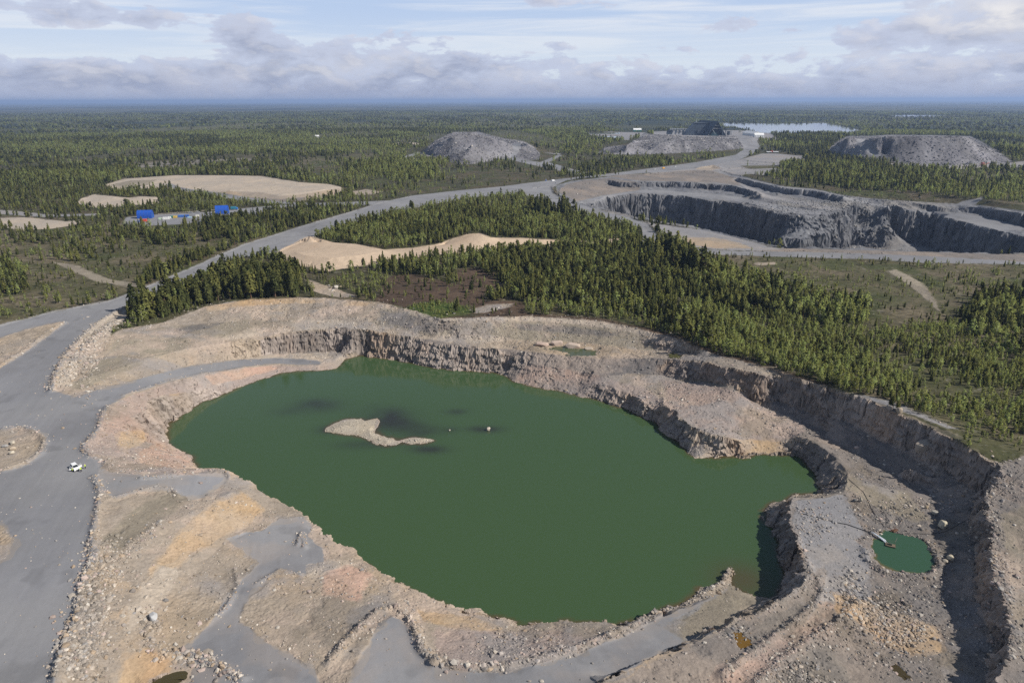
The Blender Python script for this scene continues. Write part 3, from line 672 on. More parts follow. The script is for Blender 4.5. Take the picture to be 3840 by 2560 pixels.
POLYS = [
    # far open ground
    (MOOR, [(-200, 480), (0, 478), (110, 490), (200, 505), (330, 520), (560, 535), (640, 540), (560, 560), (480, 595), (330, 660), (130, 712), (0, 745), (-400, 820)]),
    (MOOR, [(60, 400), (160, 385), (280, 372), (460, 366), (700, 360), (860, 352), (900, 372), (760, 380), (640, 392), (480, 398), (330, 400), (240, 418), (100, 416)]),
    (CLEAR, [(300, 378), (380, 368), (480, 366), (580, 362), (640, 368), (560, 376), (440, 386), (330, 392)]),
    (CLEAR, [(420, 372), (560, 362), (560, 366), (420, 380)]),
    (MOOR, [(1540, 572), (1640, 574), (1760, 578), (1900, 590), (2352, 604), (2600, 620), (2600, 1040), (2352, 1045), (2200, 1000), (2000, 905), (1900, 860), (1760, 780), (1660, 690)]),
    (MOOR, [(1700, 395), (1850, 420), (2050, 440), (2200, 452), (2352, 470), (2352, 400), (2200, 400), (1900, 395)]),
    (YARD, [(1640, 378), (1700, 366), (1750, 352), (1780, 352), (1850, 358), (1840, 375), (1770, 382), (1800, 392), (1760, 402), (1690, 396), (1650, 394), (1560, 392)]),
    (YARD, [(1690, 386), (1760, 392), (1700, 402), (1640, 396)]),
    (YARD, [(1480, 396), (1640, 378), (1660, 392), (1560, 398)]),
    (YARD, [(1985, 378), (2060, 374), (2200, 378), (2352, 370), (2500, 378), (2500, 386), (2300, 384), (2200, 388), (2120, 388), (2050, 386)]),
    (YARD, [(1500, 302), (1560, 299), (1700, 299), (1768, 305), (1792, 322), (1700, 322), (1560, 318), (1500, 312)]),
    (YARD, [(1340, 306), (1400, 302), (1480, 304), (1500, 309), (1440, 322), (1370, 316)]),
    (YARD, [(2130, 300), (2080, 295)]),
    (MOOR, [(1530, 404), (1560, 398), (1650, 394), (1660, 398), (1600, 402)]),
    (MOOR, [(1790, 376), (1850, 368), (1845, 380), (1800, 382)]),
    (MOOR, [(1700, 380), (1840, 379), (1840, 385), (1720, 387)]),
    (TAN, [(1596, 388), (1615, 380), (1640, 378), (1658, 386), (1630, 391)]),
    # west sand plateau and pits
    (PALE, [(238, 424), (285, 410), (400, 402), (520, 402), (605, 404), (650, 412), (690, 418), (752, 422), (782, 428), (795, 440), (762, 451), (700, 460), (640, 463), (560, 459), (500, 452), (470, 443), (430, 441), (392, 432), (330, 434), (270, 436)]),
    (TAN, [(468, 444), (530, 438), (600, 441), (640, 450), (700, 445), (745, 437), (786, 431), (795, 440), (762, 451), (700, 460), (640, 463), (560, 459), (500, 452)]),
    (DRAB, [(560, 452), (640, 457), (700, 452), (690, 461), (610, 463)]),
    (KHAKI, [(250, 424), (300, 414), (360, 412), (340, 424), (290, 432)]),
    (PALE, [(175, 466), (190, 454), (215, 446), (260, 450), (300, 454), (322, 450), (362, 452), (366, 466), (330, 472), (300, 468), (270, 475), (215, 476)]),
    (PALE, [(0, 500), (60, 498), (150, 508), (180, 505), (190, 512), (120, 524), (60, 528), (0, 522)]),
    (YARD, [(-60, 478), (40, 484), (110, 492), (230, 490), (230, 494), (100, 498), (20, 492), (-60, 488)]),
    (ROAD, [(380, 424), (395, 421), (408, 428), (440, 434), (520, 444), (580, 455), (640, 462), (720, 466), (840, 462), (930, 458), (960, 452), (985, 447), (960, 462), (880, 470), (800, 470), (740, 474), (700, 470), (600, 465), (540, 458), (470, 446), (410, 436)]),
    (ROAD, [(290, 498), (360, 492), (480, 486), (560, 478), (640, 470), (700, 470), (640, 478), (590, 490), (560, 500), (500, 508), (420, 514), (340, 518), (280, 514)]),
    (TAN, [(805, 440), (840, 434), (880, 440), (850, 447), (815, 447)]),
    (PALE, [(890, 329), (930, 326), (966, 328), (960, 332), (900, 333)]),
    # heaps
    (HEAP, [(962, 356), (985, 335), (1000, 322), (1030, 308), (1042, 303), (1100, 302), (1125, 310), (1160, 318), (1200, 323), (1225, 335), (1240, 352), (1240, 366), (1200, 368), (1180, 362), (1140, 368), (1090, 376), (1050, 376), (1004, 362)]),
    (ROAD, [(920, 362), (960, 348), (968, 350), (945, 360), (975, 372), (965, 374)]),
    (ROAD, [(1175, 330), (1190, 325), (1200, 335), (1190, 350), (1180, 362), (1240, 372), (1290, 352), (1250, 350), (1292, 356), (1260, 372), (1330, 392), (1360, 398), (1330, 400), (1240, 382), (1170, 366), (1180, 345)]),
    (HEAP, [(1374, 351), (1390, 337), (1440, 332), (1460, 320), (1490, 308), (1540, 310), (1600, 314), (1700, 312), (1730, 320), (1722, 335), (1700, 342), (1600, 349), (1500, 354), (1420, 355)]),
    (HEAP, [(1896, 351), (1910, 335), (1930, 320), (1950, 312), (2000, 312), (2040, 309), (2150, 310), (2230, 312), (2260, 328), (2300, 352), (2328, 372), (2260, 377), (2150, 379), (2090, 377), (2020, 368), (1960, 360)]),
    (ROAD, [(1965, 318), (1990, 318), (1984, 328), (2000, 342), (2030, 358), (2010, 360), (1985, 345), (1968, 332)]),
    # main road, the pit beside it
    (PITROCK, [(1275, 426), (1311, 415), (1400, 405), (1500, 400), (1600, 392), (1660, 393), (1700, 403), (1800, 428), (1870, 433), (1940, 448), (2000, 455), (2100, 462), (2250, 470), (2352, 484), (2600, 520), (2600, 600), (2352, 583), (2220, 581), (2030, 577), (1900, 571), (1800, 570), (1700, 548), (1600, 525), (1500, 508), (1440, 499), (1380, 484), (1322, 468), (1285, 452)]),
    (PALE, [(1300, 446), (1318, 432), (1345, 424), (1380, 425), (1390, 440), (1350, 450), (1328, 460)]),
    (DRAB, [(1281, 440), (1300, 423), (1340, 414), (1400, 408), (1470, 418), (1470, 436), (1430, 441), (1380, 449), (1326, 462)]),
    (DRAB, [(1390, 404), (1480, 398), (1600, 390), (1660, 392), (1690, 404), (1720, 425), (1700, 426), (1640, 418), (1560, 416), (1470, 415)]),
    (YARD, [(1680, 408), (1700, 412), (1760, 446), (1820, 458), (1900, 472), (1940, 480), (1900, 482), (1820, 466), (1750, 452), (1710, 430)]),
    (DRAB, [(1720, 575), (1800, 569), (2030, 575), (2352, 584), (2600, 590), (2600, 620), (2352, 606), (2230, 592), (2030, 588), (1900, 582), (1760, 580)]),
    (YARD, [(1420, 497), (1500, 512), (1616, 528), (1700, 548), (1760, 563), (1800, 572), (1720, 576), (1640, 572), (1590, 566), (1560, 556), (1530, 545), (1500, 520)]),
    (TAN, [(1560, 545), (1640, 545), (1700, 557), (1730, 570), (1650, 570), (1590, 562)]),
    (ROAD, [(1520, 562), (1600, 570), (1700, 576), (1900, 579), (2030, 583), (2150, 588), (2352, 601), (2600, 620), (2600, 640), (2352, 606), (2120, 603), (2000, 594), (1900, 592), (1760, 588), (1640, 583), (1560, 578)]),
    (ROAD, [(1380, 466), (1330, 466), (1340, 458), (1400, 447), (1440, 440), (1467, 436), (1524, 437), (1590, 442), (1642, 444), (1707, 454), (1740, 461), (1800, 472), (1850, 482), (1900, 486), (1880, 492), (1800, 489), (1745, 474), (1690, 462), (1616, 452), (1524, 444), (1460, 442), (1410, 450), (1380, 460), (1362, 470)]),
    (ROAD, [(1640, 393), (1660, 392), (1700, 402), (1750, 416), (1800, 427), (1840, 431), (1880, 436), (1940, 450), (2000, 466), (2060, 478), (2140, 484), (2200, 489), (2250, 496), (2352, 520), (2352, 527), (2290, 527), (2200, 505), (2140, 490), (2060, 483), (2000, 470), (1930, 453), (1860, 439), (1790, 431), (1740, 420), (1690, 408)]),
    (ROAD, [(2030, 462), (2110, 468), (2190, 474), (2210, 462), (2240, 456), (2262, 450), (2250, 462), (2230, 474), (2260, 478), (2352, 492), (2352, 488), (2240, 472), (2150, 470)]),
    (ROAD, ROAD_TOP + ROAD_BOT),
    # sandy heaps in the wood
    (SAND, [(632, 582), (650, 570), (690, 550), (712, 541), (740, 549), (765, 556), (820, 560), (880, 572), (950, 568), (1000, 560), (1040, 547), (1080, 536), (1106, 535), (1130, 545), (1200, 546), (1300, 551), (1360, 555), (1400, 549), (1412, 546), (1440, 552), (1472, 552), (1470, 558), (1400, 563), (1300, 562), (1200, 568), (1130, 574), (1080, 581), (1000, 585), (920, 594), (850, 608), (800, 615), (757, 622), (700, 612), (660, 600)]),
    (MUD, [(862, 690), (880, 650), (900, 632), (960, 628), (1000, 640), (1040, 650), (1080, 655), (1110, 680), (1120, 700), (1050, 700), (980, 705), (930, 705)]),
    (MUD, [(1040, 640), (1060, 615), (1100, 616), (1140, 640), (1150, 670), (1120, 680), (1080, 668)]),
    (MUD, [(1100, 690), (1160, 690), (1200, 695), (1210, 722), (1130, 722), (1060, 720)]),
    (TAN, [(1050, 716), (1120, 700), (1180, 696), (1170, 704), (1110, 718)]),
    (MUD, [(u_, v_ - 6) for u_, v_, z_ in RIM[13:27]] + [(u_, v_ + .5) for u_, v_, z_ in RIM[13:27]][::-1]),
    (GRASS, [(930, 705), (1000, 690), (1060, 700), (1090, 716), (1010, 732), (960, 720)]),
    (TAN, [(700, 640), (730, 648), (780, 665), (820, 680), (780, 683), (720, 668)]),
    (TAN, [(1730, 603), (1780, 601), (1785, 606), (1740, 609)]),
    (KHAKI, [(2040, 622), (2060, 618), (2120, 650), (2150, 690), (2160, 720), (2130, 690), (2090, 655)]),
    (KHAKI, [(120, 600), (180, 610), (250, 640), (330, 655), (300, 660), (220, 645), (150, 615)]),
    # --- near quarry
    (TAN, quarry),
    (DRAB, [(1690, 1432), (1790, 1384), (1840, 1340), (1815, 1150), (1890, 1138), (1950, 1095), (1870, 1010), (1800, 1000), (1830, 960), (1900, 985), (2000, 1055), (2150, 1140), (2285, 1066), (2320, 1056), (2420, 1030), (2700, 1200), (2600, 1900), (1440, 1900), (1380, 1575), (1560, 1495)]),
    (ROAD, PLAIN),
    (TAN, [(-200, 930), (0, 775), (60, 755), (140, 738), (152, 741), (60, 806), (0, 844), (-200, 990)]),
    (TAN, [(-80, 985), (0, 985), (50, 977), (85, 990), (106, 1006), (100, 1032), (70, 1060), (20, 1078), (-80, 1088)]),
    (TAN, [(-60, 1195), (0, 1200), (16, 1214), (30, 1240), (12, 1278), (-60, 1300)]),
    (PALE, [(152, 812), (190, 772), (228, 734), (292, 700), (330, 690), (300, 722), (270, 745), (250, 772), (230, 800), (190, 822), (175, 850), (165, 890), (122, 896), (132, 860)]),
    (KHAKI, [(280, 765), (420, 745), (560, 735), (700, 735), (780, 742), (700, 755), (560, 775), (450, 795), (340, 815), (250, 845), (190, 870), (240, 820)]),
    (KHAKI, [(150, 895), (180, 870), (240, 850), (320, 822), (400, 805), (330, 835), (240, 868), (190, 893)]),
    (KHAKI, [(820, 700), (930, 712), (1010, 740), (1200, 738), (1300, 742), (1450, 760), (1560, 790), (1590, 808), (1480, 802), (1340, 786), (1160, 778), (1020, 774), (900, 750), (840, 735)]),
    (PALE, [(930, 706), (1010, 732), (1100, 728), (1200, 726), (1300, 730), (1400, 740), (1470, 755), (1560, 780), (1612, 803), (1560, 788), (1460, 764), (1400, 752), (1300, 740), (1200, 736), (1100, 738), (1010, 744), (930, 716)]),
    (SHALE, [(870, 712), (940, 722), (1010, 744), (1080, 748), (1000, 764), (930, 752), (880, 735)]),
    (PALE, [(990, 770), (1100, 766), (1190, 778), (1090, 787), (1010, 782)]),
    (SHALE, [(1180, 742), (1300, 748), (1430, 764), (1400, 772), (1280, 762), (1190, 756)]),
    (OCHRE, [(470, 704), (570, 688), (680, 684), (745, 686), (740, 695), (680, 695), (570, 702), (480, 716)]),
    (OCHRE, [(800, 689), (856, 694), (842, 703), (790, 700)]),
    (SHALE, [(340, 765), (440, 745), (520, 738), (480, 752), (400, 770)]),
    (PALE, [(600, 745), (700, 730), (790, 735), (900, 752), (850, 757), (780, 755), (680, 757), (600, 770), (500, 785), (520, 770)]),
    (ROCK, [(600, 780), (680, 762), (790, 757), (880, 768), (960, 775), (1050, 790), (1110, 797), (1160, 800), (1220, 806), (1300, 815), (1441, 821), (1480, 822), (1545, 824), (1649, 837), (1701, 850), (1715, 890), (1623, 876), (1519, 861), (1441, 857), (1363, 870), (1250, 890), (1180, 880), (1150, 858), (1000, 848), (880, 824), (800, 810), (700, 812), (600, 815)]),
    (PINK, [(1200, 835), (1250, 840), (1320, 850), (1400, 870), (1480, 890), (1530, 925), (1560, 960), (1600, 1050), (1540, 1000), (1480, 960), (1380, 922), (1280, 900), (1180, 880)]),
    (PALE, [(560, 822), (640, 812), (780, 808), (800, 816), (775, 842), (735, 838), (640, 828)]),
    (PINK, [(1519, 868), (1620, 880), (1700, 900), (1760, 940), (1835, 968), (1850, 990), (1800, 1010), (1700, 1008), (1620, 988), (1570, 965), (1530, 925)]),
    (OCHRE, [(1640, 1005), (1720, 1008), (1800, 1012), (1815, 1040), (1760, 1043), (1660, 1050), (1610, 1050)]),
    (ROCK, [(1700, 850), (1800, 868), (1900, 893), (1990, 918), (2100, 965), (2200, 1016), (2285, 1066), (2200, 1120), (2120, 1122), (2060, 1094), (1990, 1056), (1900, 1010), (1840, 968), (1770, 938), (1712, 900)]),
    (PINK, [(250, 935), (290, 912), (380, 880), (470, 858), (560, 844), (640, 838), (735, 842), (775, 846), (640, 858), (540, 892), (440, 938), (390, 975), (381, 1000), (420, 1040), (445, 1056), (436, 1072), (520, 1079), (400, 1090), (300, 1085), (230, 1078), (246, 1054), (208, 1047), (191, 1030), (205, 1010), (230, 985), (238, 960)]),
    (OCHRE, [(280, 990), (330, 985), (340, 1010), (300, 1030), (270, 1020)]),
    (PALE, [(340, 920), (380, 905), (390, 930), (400, 955), (385, 975), (360, 950)]),
    (OCHRE, [(385, 905), (430, 900), (440, 930), (420, 945), (400, 935)]),
    (CORAL, [(330, 1028), (380, 1012), (410, 1030), (446, 1054), (436, 1074), (370, 1072), (310, 1058)]),
    (CORAL, [(470, 862), (540, 846), (620, 840), (640, 846), (560, 866), (490, 884)]),
    (CORAL, [(1040, 1452), (1140, 1455), (1170, 1480), (1080, 1500), (1030, 1485)]),
    (CORAL, [(740, 1300), (800, 1290), (860, 1320), (820, 1380), (740, 1360)]),
    (ROAD, [(170, 912), (225, 895), (330, 866), (440, 839), (540, 826), (620, 821), (700, 824), (740, 830), (730, 838), (640, 834), (560, 841), (470, 855), (380, 877), (290, 906), (240, 936)]),
    (ROAD, [(216, 1092), (240, 1083), (330, 1092), (430, 1088), (500, 1084), (526, 1092), (512, 1112), (470, 1138), (432, 1144), (402, 1126), (330, 1124), (262, 1142), (232, 1124)]),
    (KHAKI, [(232, 1240), (280, 1190), (340, 1150), (400, 1128), (440, 1148), (380, 1185), (320, 1230), (270, 1270)]),
    (OCHRE, [(390, 1250), (440, 1190), (500, 1150), (560, 1130), (610, 1170), (560, 1210), (500, 1240), (440, 1270), (380, 1330), (330, 1380), (300, 1420), (270, 1440), (320, 1360), (350, 1300)]),
    (PALE, [(330, 1330), (380, 1300), (420, 1310), (390, 1360), (340, 1420), (290, 1450), (300, 1390)]),
    (OCHRE, [(280, 1520), (330, 1490), (400, 1510), (380, 1580), (260, 1600)]),
    (ROAD, [(522, 1236), (560, 1218), (600, 1215), (640, 1188), (690, 1186), (712, 1200), (740, 1262), (744, 1292), (700, 1320), (640, 1305), (610, 1330), (570, 1380), (545, 1425), (600, 1460), (660, 1500), (720, 1545), (780, 1620), (420, 1620), (450, 1530), (400, 1492), (440, 1470), (480, 1435), (510, 1390), (545, 1335), (590, 1290), (560, 1270)]),
    (PALE, [(700, 1300), (745, 1290), (800, 1268), (830, 1290), (760, 1310), (700, 1330)]),
    (KHAKI, [(720, 1210), (760, 1240), (740, 1260), (712, 1230)]),
    (ROAD, [(800, 1568), (830, 1500), (870, 1440), (900, 1410), (930, 1425), (950, 1450), (955, 1490), (990, 1530), (1060, 1540), (1180, 1540), (1225, 1526), (1329, 1500), (1407, 1468), (1459, 1445), (1524, 1412), (1590, 1389), (1655, 1362), (1680, 1340), (1740, 1368), (1770, 1376), (1740, 1394), (1683, 1415), (1647, 1444), (1597, 1470), (1503, 1504), (1446, 1540), (1371, 1562), (1300, 1640), (780, 1640)]),
    (KHAKI, [(1530, 1440), (1600, 1395), (1660, 1362), (1680, 1340), (1740, 1368), (1772, 1376), (1740, 1394), (1683, 1415), (1647, 1444), (1570, 1470)]),
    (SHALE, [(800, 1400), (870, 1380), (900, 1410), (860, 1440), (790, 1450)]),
    (OCHRE, [(960, 1400), (1020, 1405), (1090, 1420), (1160, 1440), (1140, 1452), (1040, 1440), (970, 1425)]),
    (PINK, [(1000, 1445), (1200, 1448), (1400, 1452), (1430, 1455), (1330, 1490), (1220, 1516), (1060, 1535), (1000, 1500)]),
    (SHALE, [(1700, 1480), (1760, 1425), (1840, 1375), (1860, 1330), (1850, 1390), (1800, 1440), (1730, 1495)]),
    (YARD, [(1890, 1290), (1920, 1250), (1960, 1235), (1995, 1262), (2002, 1320), (1998, 1365), (1980, 1382), (1945, 1352), (1910, 1380), (1880, 1430), (1850, 1440), (1880, 1370), (1900, 1320)]),
    (PINK, [(1600, 1620), (1660, 1560), (1730, 1510), (1800, 1465), (1860, 1420), (1890, 1380), (1920, 1390), (1880, 1450), (1800, 1510), (1730, 1568), (1700, 1640)]),
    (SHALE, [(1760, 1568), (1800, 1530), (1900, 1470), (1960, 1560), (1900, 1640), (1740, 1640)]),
    (YARD, [(1826, 1150), (1890, 1142), (1940, 1132), (1960, 1180), (1990, 1225), (1960, 1240), (1920, 1260), (1885, 1300), (1868, 1320), (1850, 1280), (1836, 1235), (1822, 1200)]),
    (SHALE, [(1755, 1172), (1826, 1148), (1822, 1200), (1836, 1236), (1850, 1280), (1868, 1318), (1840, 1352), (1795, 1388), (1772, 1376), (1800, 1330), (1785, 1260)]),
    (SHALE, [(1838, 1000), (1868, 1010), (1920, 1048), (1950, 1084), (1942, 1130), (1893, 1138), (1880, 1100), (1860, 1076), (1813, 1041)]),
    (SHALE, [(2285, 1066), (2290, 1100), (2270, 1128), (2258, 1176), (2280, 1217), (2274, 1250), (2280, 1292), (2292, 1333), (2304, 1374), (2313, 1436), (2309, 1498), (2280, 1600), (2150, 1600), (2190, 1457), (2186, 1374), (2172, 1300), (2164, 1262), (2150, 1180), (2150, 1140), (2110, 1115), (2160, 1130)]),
    (OCHRE, [(1910, 1360), (1960, 1370), (2050, 1400), (2150, 1440), (2160, 1500), (2090, 1510), (2000, 1450), (1920, 1400)]),
    (KHAKI, [(2300, 1180), (2352, 1160), (2500, 1200), (2500, 1600), (2352, 1520), (2330, 1400), (2310, 1260)]),
    (KHAKI, [(1930, 1075), (1990, 1110), (2080, 1130), (2140, 1195), (2100, 1200), (2000, 1160), (1950, 1120)]),
    (YARD, [(1930, 905), (1990, 908), (2040, 920), (2110, 945), (2200, 985), (2180, 985), (2080, 945), (2000, 918), (1960, 920)]),
    (ISLE, ISLAND), (ISLE, ISLET),
]


def classify(u, v):
    cl = np.full(u.shape, FOREST, np.int8)
    for c, P in POLYS:
        if len(P) > 2:
            cl[inpoly(u, v, P)] = c
    return cl


def edge_jitter(x, y, dep):
    k = np.clip(FOC / dep * D_PX / W_PX, 0, 20)
    ju = fbm(x, y, 7.0, 4, 91, 0.65) * 1.7 * k
    jv = fbm(x, y, 7.0, 4, 133, 0.65) * 1.7 * k * np.clip(H_CAM / dep * 1.2, 0.05, 1)
    return ju, jv


# far waters and puddles: outline, water below the ground it lies in
FAR_WATER = {
    'lake_water': [(1658, 281.4), (1725, 282), (1794, 283.7), (1841, 282.2), (1892, 281.4), (1920, 286), (1955, 293), (1990, 301), (1958, 306), (1900, 305), (1841, 306), (1787, 305.5), (1744, 304), (1720, 298), (1690, 292), (1660, 289)],
    'far_lake_water': [(2042, 264), (2090, 263.4), (2165, 264), (2162, 267), (2100, 268), (2050, 267)],
    'settling_pond_water': [(1342, 303), (1425, 303), (1424, 307), (1345, 307)],
    'lower_settling_pond_water': [(1352, 311.5), (1415, 311), (1434, 315), (1420, 318), (1360, 316)],
}
PUDDLES = {
    'orange_puddle_water': ([(1683, 1452), (1700, 1450), (1722, 1470), (1732, 1485), (1720, 1494), (1700, 1490), (1692, 1472)], (.15, .085, .018)),
    'brown_puddle_water': ([(2048, 1528), (2060, 1524), (2080, 1540), (2094, 1556), (2076, 1560), (2056, 1546)], (.055, .042, .018)),
    'olive_puddle_water': ([(1532, 812), (1550, 810), (1568, 815), (1562, 821), (1540, 820)], (.075, .075, .028)),
    'dark_puddle_water': ([(345, 1562), (370, 1546), (425, 1539), (432, 1552), (400, 1572), (350, 1580)], (.062, .052, .024)),
}
PUDDLE_LEVEL = {}


def ragged(P, a, sub=5):
    r_ = np.random.default_rng(len(P) * 7 + int(P[0][0])); out = []
    for k in range(len(P)):
        p, q = np.array(P[k], float), np.array(P[(k + 1) % len(P)], float)
        for t in range(sub):
            out.append(tuple(p + (q - p) * t / sub + r_.normal(0, a, 2) * (1, .7)))
    return out


for _k in PUDDLES:
    PUDDLES[_k] = (ragged(PUDDLES[_k][0], 1.6), PUDDLES[_k][1])

# ridges of broken stone along the roads: (points, level, height, width, rubble per metre, stone size)
BERMS = [
    ([(120, 897), (128, 862), (158, 812), (195, 771), (240, 735), (290, 706)], 0, 1.4, 1.6, 10, 0.6),
    ([(142, 885), (165, 840), (200, 800), (240, 760), (270, 740)], 0, 1.0, 4.0, 26, 0.8),
    ([(-10, 845), (60, 805), (100, 772), (150, 741)], 0, 1.0, 1.2, 6, 0.6),
    ([(0, 747), (130, 713), (250, 691), (330, 661), (400, 631)], 0, 0.7, 0.9, 2.5, 0.45),
    ([(400, 631), (480, 596), (560, 561), (640, 536), (720, 511), (800, 488), (870, 466), (950, 449)], 0, 0.9, 1.2, 2.0, 0.6),
    ([(630, 580), (700, 552), (760, 527), (850, 503), (940, 480), (1000, 467), (1100, 452), (1200, 443)], 0, 0.8, 1.5, 2.0, 0.7),
    ([(250, 935), (236, 962), (230, 985), (205, 1012), (192, 1030), (210, 1046), (246, 1054), (252, 1076), (330, 1087)], -0.3, 0.9, 1.6, 9, 0.5),
    ([(285, 908), (380, 877), (470, 855), (560, 841), (640, 835)], -6, 0.6, 1.2, 3, 0.4),
    ([(216, 1093), (232, 1130), (226, 1170), (214, 1230), (216, 1280), (192, 1340), (182, 1400), (167, 1450), (142, 1510), (128, 1568)], 0, 0.9, 1.3, 8, 0.5),
    ([(240, 1250), (255, 1290), (235, 1340), (220, 1400), (205, 1460), (185, 1530)], -1.2, 0.7, 3.5, 22, 0.75),
    ([(325, 1098), (400, 1092), (470, 1081), (520, 1086), (528, 1098)], -5, 0.9, 0.9, 7, 0.45),
    ([(250, 1146), (300, 1134), (350, 1120), (400, 1124), (410, 1140)], -2, 0.8, 1.0, 7, 0.45),
    ([(330, 1240), (290, 1290), (300, 1250), (380, 1195)], -2.4, 0.5, 2.0, 7, 0.6),
    ([(350, 1440), (360, 1420), (345, 1470), (360, 1500)], -6.2, 0.3, 1.0, 8, 0.7),
    ([(390, 1505), (430, 1500), (470, 1515), (520, 1540), (560, 1560)], -8.4, 0.9, 1.2, 14, 0.65),
    ([(480, 1430), (520, 1395), (548, 1345), (540, 1310)], -9.6, 0.5, 0.8, 5, 0.4),
    ([(590, 1340), (640, 1310), (690, 1318)], -12.4, 0.4, 0.9, 4, 0.4),
    ([(685, 1250), (692, 1225), (700, 1255)], -13.4, 0.8, 1.0, 8, 0.5),
    ([(760, 1520), (800, 1470), (840, 1432), (870, 1405), (905, 1396), (940, 1412), (955, 1450), (970, 1490), (1000, 1520)], -10.6, 1.3, 1.4, 12, 0.55),
    ([(1000, 1520), (1080, 1532), (1170, 1528), (1225, 1516), (1290, 1500), (1330, 1488), (1407, 1457), (1459, 1434), (1524, 1401), (1590, 1377), (1640, 1352), (1665, 1328), (1679, 1308)], None, 1.2, 1.3, 12, 0.65),
    ([(1660, 1550), (1740, 1490), (1800, 1448), (1860, 1402), (1890, 1366), (1880, 1330)], None, 1.0, 1.2, 9, 0.5),
    ([(1730, 1575), (1800, 1515), (1880, 1460), (1940, 1420), (1965, 1385)], None, 0.9, 1.4, 13, 0.55),
    ([(1690, 1424), (1740, 1416), (1790, 1384), (1838, 1350), (1862, 1318), (1855, 1292), (1838, 1270), (1828, 1234)], None, 0.7, 1.2, 6, 0.45),
    ([(1985, 1260), (1995, 1290), (2025, 1310), (2070, 1322), (2130, 1326), (2160, 1310), (2150, 1275), (2130, 1248)], -13.3, 0.8, 1.3, 9, 0.55),
    ([(2005, 1225), (2040, 1214), (2090, 1228), (2125, 1240)], -13.4, 0.5, 1.2, 7, 0.5),
    ([(2268, 1120), (2250, 1180), (2275, 1220), (2270, 1255), (2278, 1295), (2290, 1340), (2304, 1390), (2312, 1440), (2306, 1500), (2285, 1560)], -4.6, 0.8, 2.6, 16, 0.65),
    ([(10, 985), (60, 982), (95, 1000), (104, 1015), (95, 1040), (60, 1064), (10, 1080)], 0, 0.9, 1.2, 5, 0.5),
    ([(1222, 432), (1268, 428), (1272, 441), (1290, 453), (1330, 467), (1400, 485), (1446, 496), (1490, 506)], -.4, 1.2, 1.8, 2.2, 0.9),
    ([(1450, 499), (1490, 513), (1512, 540), (1518, 556)], -2, 1.0, 1.4, 2.5, 0.8),
    ([(1500, 506), (1616, 522), (1700, 541), (1760, 560)], -2.5, 1.2, 1.8, 1.8, 0.9),
    ([(1560, 572), (1700, 576), (1900, 579), (2030, 583)], 0, 0.7, 1.4, 1.6, 0.7),
    ([(1760, 590), (1900, 595), (2030, 601), (2200, 606)], 0, 0.6, 1.4, 1.6, 0.7),
    ([(1604, 386), (1640, 382), (1652, 386)], 0, 3.0, 9.0, .4, 1.2),
    ([(1700, 367), (1760, 373), (1840, 378)], 0, 1.5, 3.5, .6, 1.4),
    ([(1620, 392), (1700, 386), (1790, 392)], 0, 1.5, 3.5, .6, 1.4),
    ([(1480, 400), (1560, 396), (1640, 395)], 0, 1.8, 3.5, .8, 1.4),
    ([(1720, 376), (1780, 380)], 0, 1.5, 4.0, .6, 1.2),
    ([(2180, 381), (2200, 381)], 0, 6.0, 10.0, .6, 1.6), ([(2232, 378), (2244, 378)], 0, 7.0, 10.0, .6, 1.6),
    ([(1665, 394), (1700, 403), (1750, 417), (1800, 428), (1870, 434)], 0, 1.6, 3.0, 0.8, 1.3),
]


